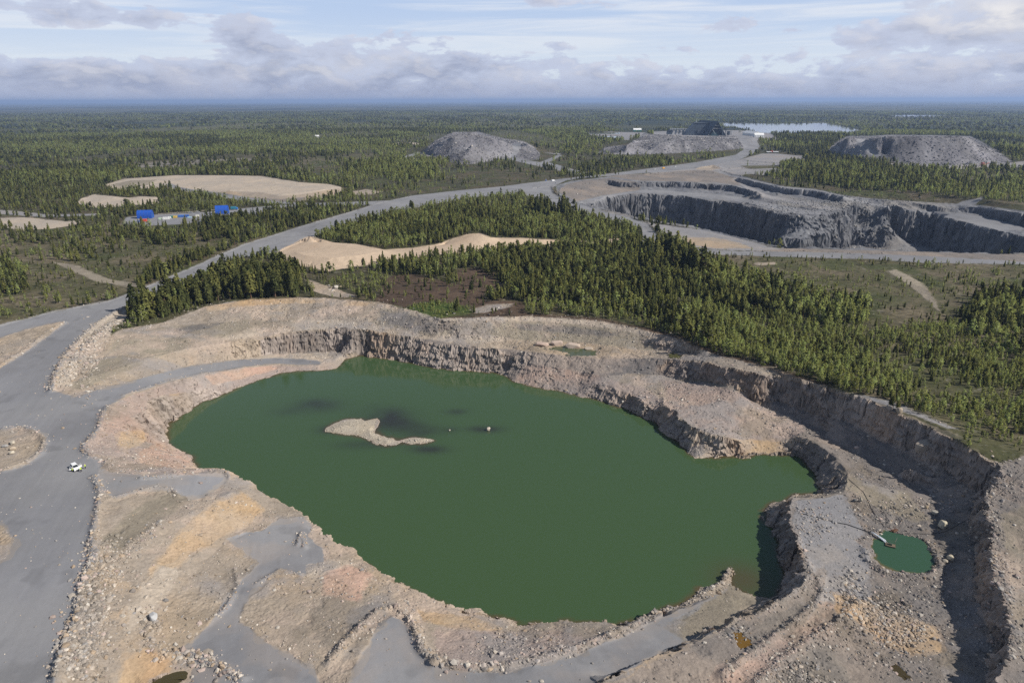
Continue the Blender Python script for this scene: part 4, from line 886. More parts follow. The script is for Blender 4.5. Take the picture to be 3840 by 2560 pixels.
def detail():
    """small relief, cover classes, colours"""
    global GZ
    n1 = fbm(gx32, gy32, 26.0, 3, 5)
    # rolling ground: gentle near, larger swells far away
    roll = fbm(gx32, gy32, 240.0, 3, 77)
    far = np.clip((R2 - 700) / 2500, 0, 1).astype(np.float32)
    swell = fbm(gx32, gy32, 3800.0, 3, 79)
    u, v, dep = project(gx32, gy32, GZ)
    ju, jv = edge_jitter(gx32, gy32, dep)
    cl = classify(u + ju, v + jv)
    forestish = np.isin(cl, (FOREST, MOOR, GRASS, MUD, CLEAR))
    GZ = GZ + np.where(forestish, roll * (0.5 + 1.5 * far), 0).astype(np.float32)
    GZ = GZ + (swell * np.clip((R2 - 3500) / 9000, 0, 1) * 22.0).astype(np.float32)
    # berms
    for P, z0, h, w, dens, size in BERMS:
        u_, v_ = np.array([p[0] for p in P], float), np.array([p[1] for p in P], float)
        lev = np.zeros(len(P)) if z0 is None else np.full(len(P), float(z0))
        X, Y = unproj(u_, v_, lev)
        for _ in range(4):                       # walk down the ray to the ground itself
            lev = sample(GZ, X, Y); X, Y = unproj(u_, v_, lev)
        d = line_dist(GX, GY, np.c_[X, Y], w * 3.0)
        g = np.exp(-(d / w) ** 2)
        GZ = GZ + (h * g * (0.75 + 0.5 * vnoise(gx32 / 2.3, gy32 / 2.3, 3))).astype(np.float32)
        berm_world.append((np.c_[X, Y], w, dens, size))
    # relief by cover
    amp = np.zeros(GZ.shape, np.float32)
    for c, a in ((TAN, .46), (PINK, .55), (OCHRE, .46), (ROCK, .6), (PITROCK, 1.5), (HEAP, 1.7), (PALE, .36), (KHAKI, .3), (SHALE, .45), (DRAB, .5), (CORAL, .5), (SAND, .3), (ROAD, .035), (YARD, .12), (FOREST, .25), (MOOR, .3), (MUD, .5), (ISLE, .25), (GRASS, .2), (CLEAR, .3)):
        amp[cl == c] = a
    for _ in range(3):
        amp = (np.roll(amp, 1, 0) + np.roll(amp, -1, 0) + np.roll(amp, 1, 1) + np.roll(amp, -1, 1) + amp) / 5
    bank = (v < 830) & (v > 680) & (R2 < 480) & (R2 > 330)
    amp = np.where(bank, amp * 1.6, amp).astype(np.float32)
    lake_edge = np.clip(np.abs(GZ - ZW) / 0.8, 0.25, 1)
    f1 = fbm(gx32, gy32, 4.2, 4, 11, 0.62)
    f2 = fbm(gx32, gy32, 15.0, 4, 21, 0.6)
    ridged = 1 - 2 * np.abs(f1)
    mid = (R2 > 550)
    d = np.where(mid, f2 * 1.3, f1 * 1.0 + 0.25 * ridged)
    d = d + 0.5 * f2 * (~mid)
    inlake = LAKE_MASK & (GZ < ZW - 0.5)
    GZ = GZ + np.where(inlake, 0, d * amp * np.where(R2 < 600, lake_edge, 1)).astype(np.float32)
    for nm, P in FAR_WATER.items():
        m = inpoly(u, v, P)
        GZ[m] = -1.5
    for nm, (P, c_) in PUDDLES.items():
        m = inpoly(u, v, P)
        lev = float(np.percentile(GZ[m], 35)); PUDDLE_LEVEL[nm] = lev
        GZ[m] = np.minimum(GZ[m], lev - .25)
    wet = np.zeros(GZ.shape, bool)
    for P in FAR_WATER.values():
        wet |= inpoly(u, v, P)
    u, v, dep = project(gx32, gy32, GZ)
    cl = classify(u + ju, v + jv)
    cl[wet] = BED
    return cl, u, v, dep, f1, f2, n1, roll


berm_world = []
CL, U, V, DEP, F1, F2, N26, ROLL_N = detail()


def fracture():
    """push the vertices of steep faces in and out, block by block and ledge by ledge"""
    z = GZ.copy()
    for _ in range(6):
        z = (np.roll(z, 1, 0) + np.roll(z, -1, 0) + np.roll(z, 1, 1) + np.roll(z, -1, 1) + z) / 5
    gr = np.gradient(z, axis=0) / np.gradient(RR)[:, None]
    ga = np.gradient(z, axis=1) / (R2 * (AZ[1] - AZ[0]))
    sa, ca = np.sin(A2), np.cos(A2)
    dx, dy = -(gr * sa + ga * ca), -(gr * ca - ga * sa)
    g = np.hypot(dx, dy); sl = g.copy(); g = np.maximum(g, 1e-4)
    rocky = np.isin(CL, (ROCK, TAN, PINK, OCHRE, KHAKI, PALE, SHALE, PITROCK, YARD, DRAB, CORAL))
    st = (np.clip((sl - .55) / .6, 0, 1) * rocky * (R2 < 1400)).astype(np.float32)
    sc = np.where(R2 > 560, 2.6, 1.0).astype(np.float32)
    jit = fbm(gx32, gy32, 5.0, 2, 701) * 1.3 * sc
    jz = fbm(gx32 + GZ * 1.7, gy32 - GZ * 1.3, 4.0, 2, 703) * 1.0 * sc
    zz = GZ + jz

    def blk(size, hgt, seed):
        tilt = .35
        ix = np.floor(((gx32 * .8 + gy32 * .6) + jit + tilt * zz) / (size * sc)).astype(np.int64)
        iy = np.floor(((gy32 * .8 - gx32 * .6) - jit) / (size * sc)).astype(np.int64)
        iz = np.floor(zz / (hgt * sc) + .37 * ix).astype(np.int64)
        return _hash(ix + 7919 * iz, iy - 104729 * iz, seed) * 2 - 1
    b1, b2, b3 = blk(3.0, 3.4, 801), blk(1.4, 1.6, 803), blk(.75, .8, 805)
    led = 1 - np.mod(zz / (3.1 * sc) + .35 * fbm(gx32, gy32, 14.0, 2, 707), 1.0)
    d = (b1 * .75 + b2 * .42 + b3 * .2 + led * .9 - .45) * sc * st * .85
    d = d.astype(np.float32)
    return GX + dx / g * d, GY + dy / g * d, st, b1 * .5 + b2 * .35 + b3 * .25


VX, VY, STEEP, BLK = fracture()

# colours: cover -> three tints (albedo, SHALE darkened for shade), mixed by world-space noise
TINT = {
    FOREST: ((.050, .050, .026), (.085, .070, .042), (.060, .070, .026)),
    ROAD: ((.205, .206, .218), (.228, .227, .234), (.182, .181, .190)),
    TAN: ((.325, .268, .208), (.270, .232, .195), (.360, .275, .190)),
    PINK: ((.330, .255, .215), (.290, .240, .215), (.370, .260, .205)),
    OCHRE: ((.410, .285, .165), (.375, .290, .205), (.400, .265, .155)),
    ROCK: ((.205, .178, .160), (.140, .130, .126), (.290, .240, .205)),
    SAND: ((.480, .375, .275), (.440, .345, .255), (.430, .320, .225)),
    PITROCK: ((.135, .138, .152), (.190, .193, .203), (.095, .095, .105)),
    HEAP: ((.185, .180, .188), (.150, .145, .155), (.215, .208, .210)),
    YARD: ((.250, .240, .240), (.215, .212, .220), (.270, .245, .225)),
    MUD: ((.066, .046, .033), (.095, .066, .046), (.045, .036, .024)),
    MOOR: ((.075, .070, .036), (.125, .105, .068), (.052, .062, .022)),
    GRASS: ((.060, .090, .022), (.075, .080, .030), (.050, .080, .020)),
    KHAKI: ((.255, .222, .172), (.205, .178, .142), (.310, .268, .205)),
    ISLE: ((.400, .345, .265), (.340, .305, .255), (.430, .370, .285)),
    PALE: ((.410, .345, .275), (.350, .305, .255), (.440, .365, .285)),
    SHALE: ((.175, .158, .142), (.130, .120, .112), (.225, .195, .165)),  # grey rock, tint darkened to deepen the shade on the east wall
    DRAB: ((.205, .178, .158), (.165, .150, .140), (.255, .212, .178)),
    CORAL: ((.43, .285, .225), (.38, .27, .205), (.47, .32, .25)),
    BED: ((.12, .10, .07), (.10, .085, .06), (.14, .12, .08)),
    CLEAR: ((.200, .180, .155), (.120, .105, .075), (.260, .240, .215)),
}


def colours():
    c = np.zeros(GZ.shape + (3,), np.float32)
    cl_true = CL
    kk = np.clip(FOC / DEP * D_PX / W_PX, 0, 20)
    fs = np.clip(H_CAM / DEP * 1.2, 0.05, 1)
    for rep in range(3):
        if rep == 0:
            cl = cl_true
        else:
            ju = fbm(gx32, gy32, 3.0 + 9 * (rep == 2), 3, 400 + rep, 0.7) * (2.2 + 3.2 * (rep == 2)) * kk
            jv = fbm(gx32, gy32, 3.0 + 9 * (rep == 2), 3, 440 + rep, 0.7) * (2.2 + 3.2 * (rep == 2)) * kk * fs
            cl = classify(U + ju, V + jv)
        cl = np.where(cl_true == BED, BED, cl)
        c += tinted(cl) / 3
    return finish_colours(c)


def tinted(CL):
    c = np.zeros(GZ.shape + (3,), np.float32)
    k1 = np.clip(0.5 + 1.4 * N26 + 0.5 * F1, 0, 1)
    k2 = np.clip((fbm(gx32, gy32, 42.0, 4, 61) + 0.35 * F1 - 0.12) * 3.0, 0, 1)
    for cl, (a, b, d) in TINT.items():
        m = CL == cl
        if not m.any():
            continue
        a, b, d = (np.array(q, np.float32) for q in (a, b, d))
        kk1 = k1[m][:, None]; kk2 = k2[m][:, None]
        q = a + (b - a) * kk1
        c[m] = q + (d - q) * kk2 * 0.8
    return c


def finish_colours(c):
    soil = (np.isin(CL, (TAN, PINK, PALE, KHAKI, SHALE, DRAB)) + .45 * np.isin(CL, (OCHRE, CORAL))) * (R2 < 480)
    a1 = np.clip((fbm(gx32, gy32, 20.0, 4, 721) * .8 + .35 * F1 - .06) * 3.2, 0, 1) * soil
    a2 = np.clip((fbm(gx32, gy32, 27.0, 4, 723) * .8 - .30 * F1 - .10) * 3.2, 0, 1) * soil
    a3 = np.clip((fbm(gx32, gy32, 12.0, 4, 725) * .9 + .2 * F2 - .16) * 3.5, 0, 1) * soil
    dk = np.where(CL == DRAB, .72, 1.0).astype(np.float32)[..., None]
    c = c + (np.array([.245, .225, .215], np.float32) * dk - c) * (.75 * a1)[..., None]
    c = c + (np.array([.42, .335, .275], np.float32) * dk - c) * (.65 * a2)[..., None]
    c = c + (np.array([.215, .180, .140], np.float32) * dk - c) * (.60 * a3)[..., None]
    road = (CL == ROAD) & (R2 < 600)
    inner = road & ((U > 225) & (V > 1050) | (V > 1380) & (U > 380))
    dust = np.clip((fbm(gx32, gy32, 9.0, 4, 731) + .1) * 2.2, 0, 1) * inner
    c = c + (np.array([.285, .250, .225], np.float32) - c) * (.40 * dust)[..., None]
    ruts = vnoise((gx32 * .97 + gy32 * .22) / 1.1, (gy32 * .97 - gx32 * .22) / 60.0, 741) * .6 + vnoise((gx32 * .94 + gy32 * .34) / .55, (gy32 * .94 - gx32 * .34) / 40.0, 743) * .4
    blot = fbm(gx32, gy32, 34.0, 4, 745); blot2 = np.clip((fbm(gx32, gy32, 8.0, 3, 747) - .30) * 4, 0, 1)
    rm = (CL == ROAD)
    c = c * np.where(rm, 1 + .10 * (ruts - .5) * (R2 < 700) + .18 * blot - .16 * blot2, 1)[..., None]
    hp_ = (CL == HEAP)
    for (hu, hv) in ((1085, 325), (1560, 322), (2110, 330)):
        hx, hy = pt(hu, hv, 20.0)
        th = np.arctan2(gx32 - hx, gy32 - hy); rr_ = np.hypot(gx32 - hx, gy32 - hy)
        near_ = hp_ & (rr_ < 420)
        stn = vnoise(th * 9 + hu, rr_ / 130.0, 751) * .6 + vnoise(th * 26, rr_ / 60.0, 753) * .4
        c = c * np.where(near_, .42 + 1.15 * stn, 1)[..., None]
    pr = (CL == PITROCK)
    pt_ = np.clip((fbm(gx32, gy32, 60.0, 4, 755) - .05) * 2.5, 0, 1) * pr
    c = c + (np.array([.235, .215, .190], np.float32) - c) * (.55 * pt_)[..., None]
    # steep faces show bare grey rock with upright streaks
    gi = np.gradient(GZ, axis=0) / np.gradient(RR)[:, None]
    gj = np.gradient(GZ, axis=1) / (R2 * (AZ[1] - AZ[0]))
    sl = np.hypot(gi, gj)
    steep = np.clip((sl - 0.75) / 0.6, 0, 1) * np.isin(CL, (ROCK, TAN, PINK, PITROCK, OCHRE, KHAKI, PALE, DRAB)) * (R2 < 1400)
    streak = np.clip(.48 + .45 * BLK + .55 * fbm(gx32, gy32, 15.0, 3, 711), 0, 1)
    steep = np.maximum(steep, STEEP * .9)
    rk = np.where((R2 > 560)[..., None], np.array([.120, .122, .132]), np.array([.285, .242, .212])).astype(np.float32)
    tanw = (CL == TAN)[..., None]
    rk = np.where(tanw, np.array([.30, .245, .19]), rk)
    rk = rk * (0.55 + 0.9 * streak)[..., None]
    warm = np.clip(fbm(gx32, gy32, 19.0, 3, 713) * 2.2, 0, 1)[..., None] * (R2 < 560)[..., None]
    rk = rk * (1 - .55 * warm) + np.array([.36, .25, .17]) * (.55 + .9 * streak)[..., None] * .55 * warm
    c = c + (rk - c) * (steep * 0.8)[..., None]
    # grain: stones and fines at the scale of the grid
    g = vnoise(gx32 / 0.45, gy32 / 0.45, 55) - 0.5
    gr = np.where(CL == ROAD, 0.05, 0.22) * np.clip(1.3 - R2 / 700, 0, 1)
    c *= (1 + g * gr + 0.10 * F1 * (CL != ROAD))[..., None]
    # forest floor: pale stones, bare soil and moss
    fl = np.isin(CL, (FOREST, MOOR, CLEAR))
    sp = vnoise(gx32 / 1.6, gy32 / 1.6, 71) * vnoise(gx32 / 5.5, gy32 / 5.5, 72)
    m = fl & (sp > 0.60) & (R2 < 1500)
    c[m] = c[m] * 0.5 + np.array([.20, .18, .15], np.float32) * 0.5
    mo = np.isin(CL, (MOOR, FOREST)) & (R2 < 1500)
    mott = vnoise(gx32 / 2.6, gy32 / 2.6, 171) * .5 + vnoise(gx32 / 1.1, gy32 / 1.1, 172) * .5
    c[mo] *= (0.45 + 1.1 * mott[mo])[:, None]
    gm = np.clip((fbm(gx32, gy32, 22.0, 4, 173) - .05) * 3, 0, 1) * mo
    c = c * (1 - .55 * gm[..., None]) + np.array([.056, .064, .024], np.float32) * (.55 * gm[..., None])
    # woods far away: stands of spruce, pine and birch as patches
    ff = fl & (R2 > 1400)
    p1 = fbm(gx32, gy32, 900.0, 4, 82); p2 = fbm(gx32, gy32, 300.0, 3, 83)
    w = np.clip(0.5 + 1.3 * p1 + 0.8 * p2, 0, 1)[..., None]
    farc = np.array([.024, .034, .022], np.float32) * (1 - w) + np.array([.100, .098, .048], np.float32) * w
    opn = np.clip((fbm(gx32, gy32, 1500.0, 4, 85) - 0.42) * 6, 0, 1)[..., None]
    farc = farc * (1 - opn) + np.array([.14, .13, .095], np.float32) * opn
    t = (np.clip((R2 - 1400) / 2200, 0, 1) * ff)[..., None]
    c = c * (1 - t) + farc * t
    # wheel marks: the roads are paler where they are driven
    return np.clip(c, 0.004, 0.9).astype(np.float32), sl


COLR, SLOPE = colours()


# ------------------------------------------------------------------ materials
def new_mat(name):
    m = bpy.data.materials.new(name)
    m.use_nodes = True
    m.node_tree.nodes.clear()
    g = NT(m.node_tree)
    b = g.n('ShaderNodeBsdfPrincipled'); o = g.n('ShaderNodeOutputMaterial')
    m.node_tree.links.new(b.outputs[0], o.inputs[0])
    return m, g, b


def ground_mat(name, rough, bump, scale, var):
    m, g, b = new_mat(name)
    at = g.n('ShaderNodeAttribute', attribute_name='tint')
    tc = g.n('ShaderNodeNewGeometry')
    n1 = g.noise(tc.outputs['Position'], scale, 6.0, 0.7)
    n2 = g.noise(tc.outputs['Position'], scale * 0.17, 5.0, 0.6)
    k = g.math('MULTIPLY_ADD', n1, var, g.math('MULTIPLY_ADD', n2, var * 0.7, 1.0 - var * 0.85))
    nd = g.n('ShaderNodeVectorMath', operation='SCALE')
    g.put(nd.inputs[0], at.outputs['Color']); g.put(nd.inputs['Scale'], k)
    g.put(b.inputs['Base Color'], nd.outputs[0])
    b.inputs['Roughness'].default_value = rough
    b.inputs['Specular IOR Level'].default_value = 0.15
    if bump:
        bp = g.n('ShaderNodeBump'); bp.inputs['Strength'].default_value = bump; bp.inputs['Distance'].default_value = 0.4
        g.put(bp.inputs['Height'], n1); g.put(b.inputs['Normal'], bp.outputs[0])
    return m


MAT_SOIL = ground_mat("broken stone and soil", 0.95, 0.6, 1.3, 0.55)
MAT_ROAD = ground_mat("crushed grey gravel", 0.95, 0.15, 2.2, 0.16)
MAT_FLOOR = ground_mat("forest floor", 0.95, 0.5, 0.9, 0.7)


def plain(name, col, rough=0.6, metal=0.0, spec=0.4, var=0.0, scale=2.0):
    m, g, b = new_mat(name)
    if var:
        tc = g.n('ShaderNodeNewGeometry')
        n = g.noise(tc.outputs['Position'], scale, 4.0, 0.6)
        k = g.math('MULTIPLY_ADD', n, var * 2, 1.0 - var)
        nd = g.n('ShaderNodeVectorMath', operation='SCALE')
        nd.inputs[0].default_value = col; g.put(nd.inputs['Scale'], k)
        g.put(b.inputs['Base Color'], nd.outputs[0])
    else:
        b.inputs['Base Color'].default_value = (*col, 1)
    b.inputs['Roughness'].default_value = rough
    b.inputs['Metallic'].default_value = metal
    b.inputs['Specular IOR Level'].default_value = spec
    return m


def tag(o, label=None, cat=None, group=None, kind=None):
    if label: o["label"] = label
    if cat: o["category"] = cat
    if group: o["group"] = group
    if kind: o["kind"] = kind
    return o


def mesh_np(name, verts, quads=None, tris=None, mats=(), smooth=False, col=None, col_name='tint'):
    me = bpy.data.meshes.new(name)
    verts = np.asarray(verts, np.float32)
    loops, starts, pos = [], [], 0
    if quads is not None and len(quads):
        q = np.asarray(quads, np.int32); loops.append(q.ravel()); starts.append(np.arange(len(q)) * 4); pos = q.size
    if tris is not None and len(tris):
        q = np.asarray(tris, np.int32); loops.append(q.ravel()); starts.append(pos + np.arange(len(q)) * 3)
    loops = np.concatenate(loops); starts = np.concatenate(starts).astype(np.int32)
    me.vertices.add(len(verts)); me.vertices.foreach_set('co', verts.ravel())
    me.loops.add(len(loops)); me.loops.foreach_set('vertex_index', loops)
    me.polygons.add(len(starts)); me.polygons.foreach_set('loop_start', starts)
    me.update(calc_edges=True)
    if not smooth:
        pass
    me.polygons.foreach_set('use_smooth', np.full(len(starts), bool(smooth)))
    if col is not None:
        a = me.color_attributes.new(col_name, 'FLOAT_COLOR', 'POINT')
        c4 = np.ones((len(verts), 4), np.float32); c4[:, :3] = col
        a.data.foreach_set('color', c4.ravel())
    for m in mats:
        me.materials.append(m)
    o = bpy.data.objects.new(name, me)
    COL.objects.link(o)
    return o


def build_terrain():
    fc = CL[:-1, :-1].copy()
    u, v = U[:-1, :-1], V[:-1, :-1]
    part = np.zeros(fc.shape, np.int8)          # 0 ground
    quarryish = np.isin(fc, (TAN, PINK, OCHRE, ROCK, PALE, KHAKI, SHALE, PITROCK, YARD, DRAB, CORAL))
    part[quarryish & (R2[:-1, :-1] < 1300)] = 1
    part[fc == ROAD] = 2
    far_q = (u > 1200) & (v < 610) & (R2[:-1, :-1] > 450)
    part[quarryish & far_q] = 3
    part[fc == SAND] = 4
    part[(fc == PALE) & (v < 480) & (u < 900)] = 5
    hp = (fc == HEAP) | ((fc == ROAD) & (GZ[:-1, :-1] > 8) & (v < 380))
    part[hp & (u < 1300)] = 6
    part[hp & (u >= 1300) & (u < 1800)] = 7
    part[hp & (u >= 1800)] = 8
    part[fc == ISLE] = 9
    info = {0: ('ground', MAT_FLOOR), 1: ('quarry_ground', MAT_SOIL), 2: ('road', MAT_ROAD), 3: ('pit_terrain', MAT_SOIL), 4: ('sand_hill', MAT_SOIL), 5: ('sand_hill', MAT_SOIL), 6: ('rock_heap', MAT_SOIL),
            7: ('rock_heap', MAT_SOIL), 8: ('rock_heap', MAT_SOIL), 9: ('rock_island', MAT_SOIL)}
    vid = np.arange(NR * NC).reshape(NR, NC)
    V3 = np.stack([VX, VY, GZ], -1).reshape(-1, 3)
    C3 = COLR.reshape(-1, 3)
    for k, (nm, mt) in info.items():
        i, j = np.nonzero(part == k)
        if len(i) == 0:
            continue
        q = np.stack([vid[i, j], vid[i, j + 1], vid[i + 1, j + 1], vid[i + 1, j]], -1)[:, ::-1]
        used, inv = np.unique(q.ravel(), return_inverse=True)
        o = mesh_np(nm, V3[used], quads=inv.reshape(-1, 4)[:, ::-1], mats=(mt,), col=C3[used], smooth=(k in (0, 2)))
        if k in (0, 1, 2, 3):
            tag(o, kind='structure')
        elif k in (4, 5):
            tag(o, kind='structure', label=("pale sand heaps with a pointed peak in a clearing between the pine woods" if k == 4 else "low pale sand and gravel plateau beyond the blue halls"), cat='sand hill')
        elif k == 9:
            tag(o, "low pale stone island shaped like a fish in the green lake", 'island', kind='thing')
        else:
            tag(o, {6: "dark grey conical waste rock heap with a flat top, alone in the forest", 7: "long low grey rock heap in front of the dark triangular plant building", 8: "wide flat-topped bluish grey waste rock heap with a haul track climbing its side"}[k], 'rock heap', 'waste rock heaps', 'thing')


build_terrain()


# ------------------------------------------------------------------ water
def water_mat(name, rough=0.07, bump=0.02):
    m, g, b = new_mat(name)
    at = g.n('ShaderNodeAttribute', attribute_name='tint')
    g.put(b.inputs['Base Color'], at.outputs['Color'])
    b.inputs['Roughness'].default_value = rough
    b.inputs['IOR'].default_value = 1.33
    b.inputs['Specular IOR Level'].default_value = 0.5
    tc = g.n('ShaderNodeNewGeometry')
    n = g.noise(tc.outputs['Position'], 1.4, 3.0, 0.6)
    bp = g.n('ShaderNodeBump'); bp.inputs['Strength'].default_value = bump; bp.inputs['Distance'].default_value = 1.0
    g.put(bp.inputs['Height'], n); g.put(b.inputs['Normal'], bp.outputs[0])
    return m


MAT_WATER = water_mat("turbid green water")


def water_patch(name, poly, z, grow=6.0, step=1.2, deep=(.047, .084, .035), shallow=(.085, .062, .030), tintf=None, dscale=2.2):
    X, Y = unproj([p[0] for p in poly], [p[1] for p in poly], np.full(len(poly), z))
    x0, x1, y0, y1 = X.min() - grow, X.max() + grow, Y.min() - grow, Y.max() + grow
    nx, ny = max(3, int((x1 - x0) / step)), max(3, int((y1 - y0) / step))
    gx, gy = np.meshgrid(np.linspace(x0, x1, nx), np.linspace(y0, y1, ny))
    d = line_dist(gx, gy, np.c_[np.r_[X, X[0]], np.r_[Y, Y[0]]], grow + 1)
    keep = inpoly(gx, gy, np.c_[X, Y]) | (d < grow)
    vid = np.arange(nx * ny).reshape(ny, nx)
    k = keep[:-1, :-1] & keep[1:, :-1] & keep[:-1, 1:] & keep[1:, 1:]
    i, j = np.nonzero(k)
    q = np.stack([vid[i, j], vid[i, j + 1], vid[i + 1, j + 1], vid[i + 1, j]], -1)
    depth = z - sample(GZ, gx.ravel(), gy.ravel()).reshape(gx.shape)
    t = np.clip(depth / dscale, 0, 1)[..., None]
    c = np.array(shallow) * (1 - t) + np.array(deep) * t
    if tintf is not None:
        c = tintf(gx, gy, c)
    used, inv = np.unique(q.ravel(), return_inverse=True)
    P = np.stack([gx, gy, np.full(gx.shape, z)], -1).reshape(-1, 3)[used]
    o = mesh_np(name, P, quads=inv.reshape(-1, 4), mats=(MAT_WATER,), col=c.reshape(-1, 3)[used], smooth=True)
    return tag(o, kind='structure')


def lake_tint(gx, gy, c):
    # stony shoals that show brown through the water round the island
    n = fbm(gx, gy, 14.0, 4, 300)
    for (u, v, ru, rv, k) in [(880, 955, 55, 22, .75), (920, 975, 55, 20, .6), (730, 930, 55, 14, .5), (850, 1020, 80, 10, .5), (980, 990, 50, 14, .5), (1045, 945, 28, 7, .55), (1110, 985, 40, 8, .7), (1033, 986, 22, 6, .6), (990, 1030, 40, 9, .7), (760, 985, 30, 10, .5), (1690, 1345, 34, 26, .0), (665, 945, 40, 10, .3)]:
        X, Y = unproj([u, u + ru, u], [v, v, v - rv], [ZW] * 3)
        a = np.hypot(X[1] - X[0], Y[1] - Y[0]); b = np.hypot(X[2] - X[0], Y[2] - Y[0])
        w = np.exp(-(((gx - X[0]) / a) ** 2 + ((gy - Y[0]) / b) ** 2)) * k * (1 + 1.0 * n)
        w = np.clip(w * 1.2, 0, 0.9)[..., None]
        c = c * (1 - w) + np.array([.026, .028, .024]) * w
    # brownish fines by the gravel spit
    X, Y = pt(1705, 1330, ZW)
    w = np.exp(-(((gx - X) / 9) ** 2 + ((gy - Y) / 8) ** 2))[..., None] * 0.75
    c = c * (1 - w) + np.array([.072, .056, .030]) * w
    return c


water_patch("quarry_lake_water", LAKE, ZW, tintf=lake_tint)
water_patch("pond_water", POND, ZP, grow=2.0, step=0.5, deep=(.036, .082, .045), shallow=(.13, .10, .04), dscale=.45)
water_patch("bench_pond_water", BENCH_POND, -7.75, grow=3.0, step=0.8, deep=(.05, .085, .04), shallow=(.08, .085, .045))


def flat_water(name, poly, z, tint):
    X, Y = unproj([p[0] for p in poly], [p[1] for p in poly], np.full(len(poly), z))
    cx, cy = X.mean(), Y.mean()
    V = np.c_[np.r_[cx, X], np.r_[cy, Y], np.full(len(X) + 1, z)]
    n = len(X)
    T = [(0, 1 + k, 1 + (k + 1) % n) for k in range(n)]
    return tag(mesh_np(name, V, tris=T, mats=(MAT_WATER,), col=np.repeat(np.array([tint]), n + 1, 0), smooth=True), kind='structure')


for nm_, P_ in FAR_WATER.items():
    flat_water(nm_, P_, -0.9, (.045, .055, .055))
for nm_, (P_, c_) in PUDDLES.items():
    flat_water(nm_, P_, PUDDLE_LEVEL[nm_] - .05, c_)


# ------------------------------------------------------------------ rubble: broken stone lying along the berms and on the slopes
def icosa():
    t = (1 + 5 ** .5) / 2
    v = np.array([(-1, t, 0), (1, t, 0), (-1, -t, 0), (1, -t, 0), (0, -1, t), (0, 1, t), (0, -1, -t), (0, 1, -t), (t, 0, -1), (t, 0, 1), (-t, 0, -1), (-t, 0, 1)], float)
    v /= np.linalg.norm(v[0])
    f = np.array([(0, 11, 5), (0, 5, 1), (0, 1, 7), (0, 7, 10), (0, 10, 11), (1, 5, 9), (5, 11, 4), (11, 10, 2), (10, 7, 6), (7, 1, 8), (3, 9, 4), (3, 4, 2), (3, 2, 6), (3, 6, 8), (3, 8, 9), (4, 9, 5), (2, 4, 11), (6, 2, 10), (8, 6, 7), (9, 8, 1)])
    return v, f


ICO_V, ICO_F = icosa()


def rock_cloud(name, X, Y, S, tint_jit=0.30, mat=None, brighten=1.04, own=None):
    n = len(X)
    Z = sample(GZ, X, Y)
    base = np.stack([sample(COLR[..., k], X, Y) for k in range(3)], -1)
    if own is not None:
        pal = np.array([(.36, .30, .24), (.30, .26, .23), (.42, .37, .31), (.34, .25, .165), (.24, .225, .215), (.38, .29, .25)])
        base = np.where(own[:, None], pal[rng.integers(0, len(pal), n)], base)
    v = ICO_V[None] * (1 + rng.uniform(-.32, .32, (n, 12, 1)))
    ax = np.stack([rng.uniform(.7, 1.25, n), rng.uniform(.6, 1.1, n), rng.uniform(.45, .85, n)], -1)
    v = v * ax[:, None, :]
    a = rng.uniform(0, 6.283, n); ca, sa = np.cos(a), np.sin(a)
    vx = v[..., 0] * ca[:, None] - v[..., 1] * sa[:, None]; vy = v[..., 0] * sa[:, None] + v[..., 1] * ca[:, None]
    h = (S * 0.5)[:, None]
    P = np.stack([vx * h + X[:, None], vy * h + Y[:, None], v[..., 2] * h + Z[:, None] + h * 0.08], -1)
    F = (ICO_F[None] + (np.arange(n) * 12)[:, None, None]).reshape(-1, 3)
    k = brighten * (1 + rng.uniform(-tint_jit, tint_jit, (n, 1)))
    g = base.mean(1, keepdims=True)
    c = (base * 0.75 + g * 0.25 * np.array([1.05, 1.0, .93])) * k
    w = rng.random((n, 1)) < 0.06
    c = np.where(w, np.array([.42, .385, .34]) * (0.8 + .4 * rng.random((n, 1))), c)
    c = np.repeat(c[:, None, :], 12, 1).reshape(-1, 3)
    o = mesh_np(name, P.reshape(-1, 3), tris=F, mats=(mat or MAT_ROCK,), col=c)
    return tag(o, kind='stuff')


MAT_ROCK = ground_mat("broken stone", 0.9, 0.0, 3.0, 0.3)


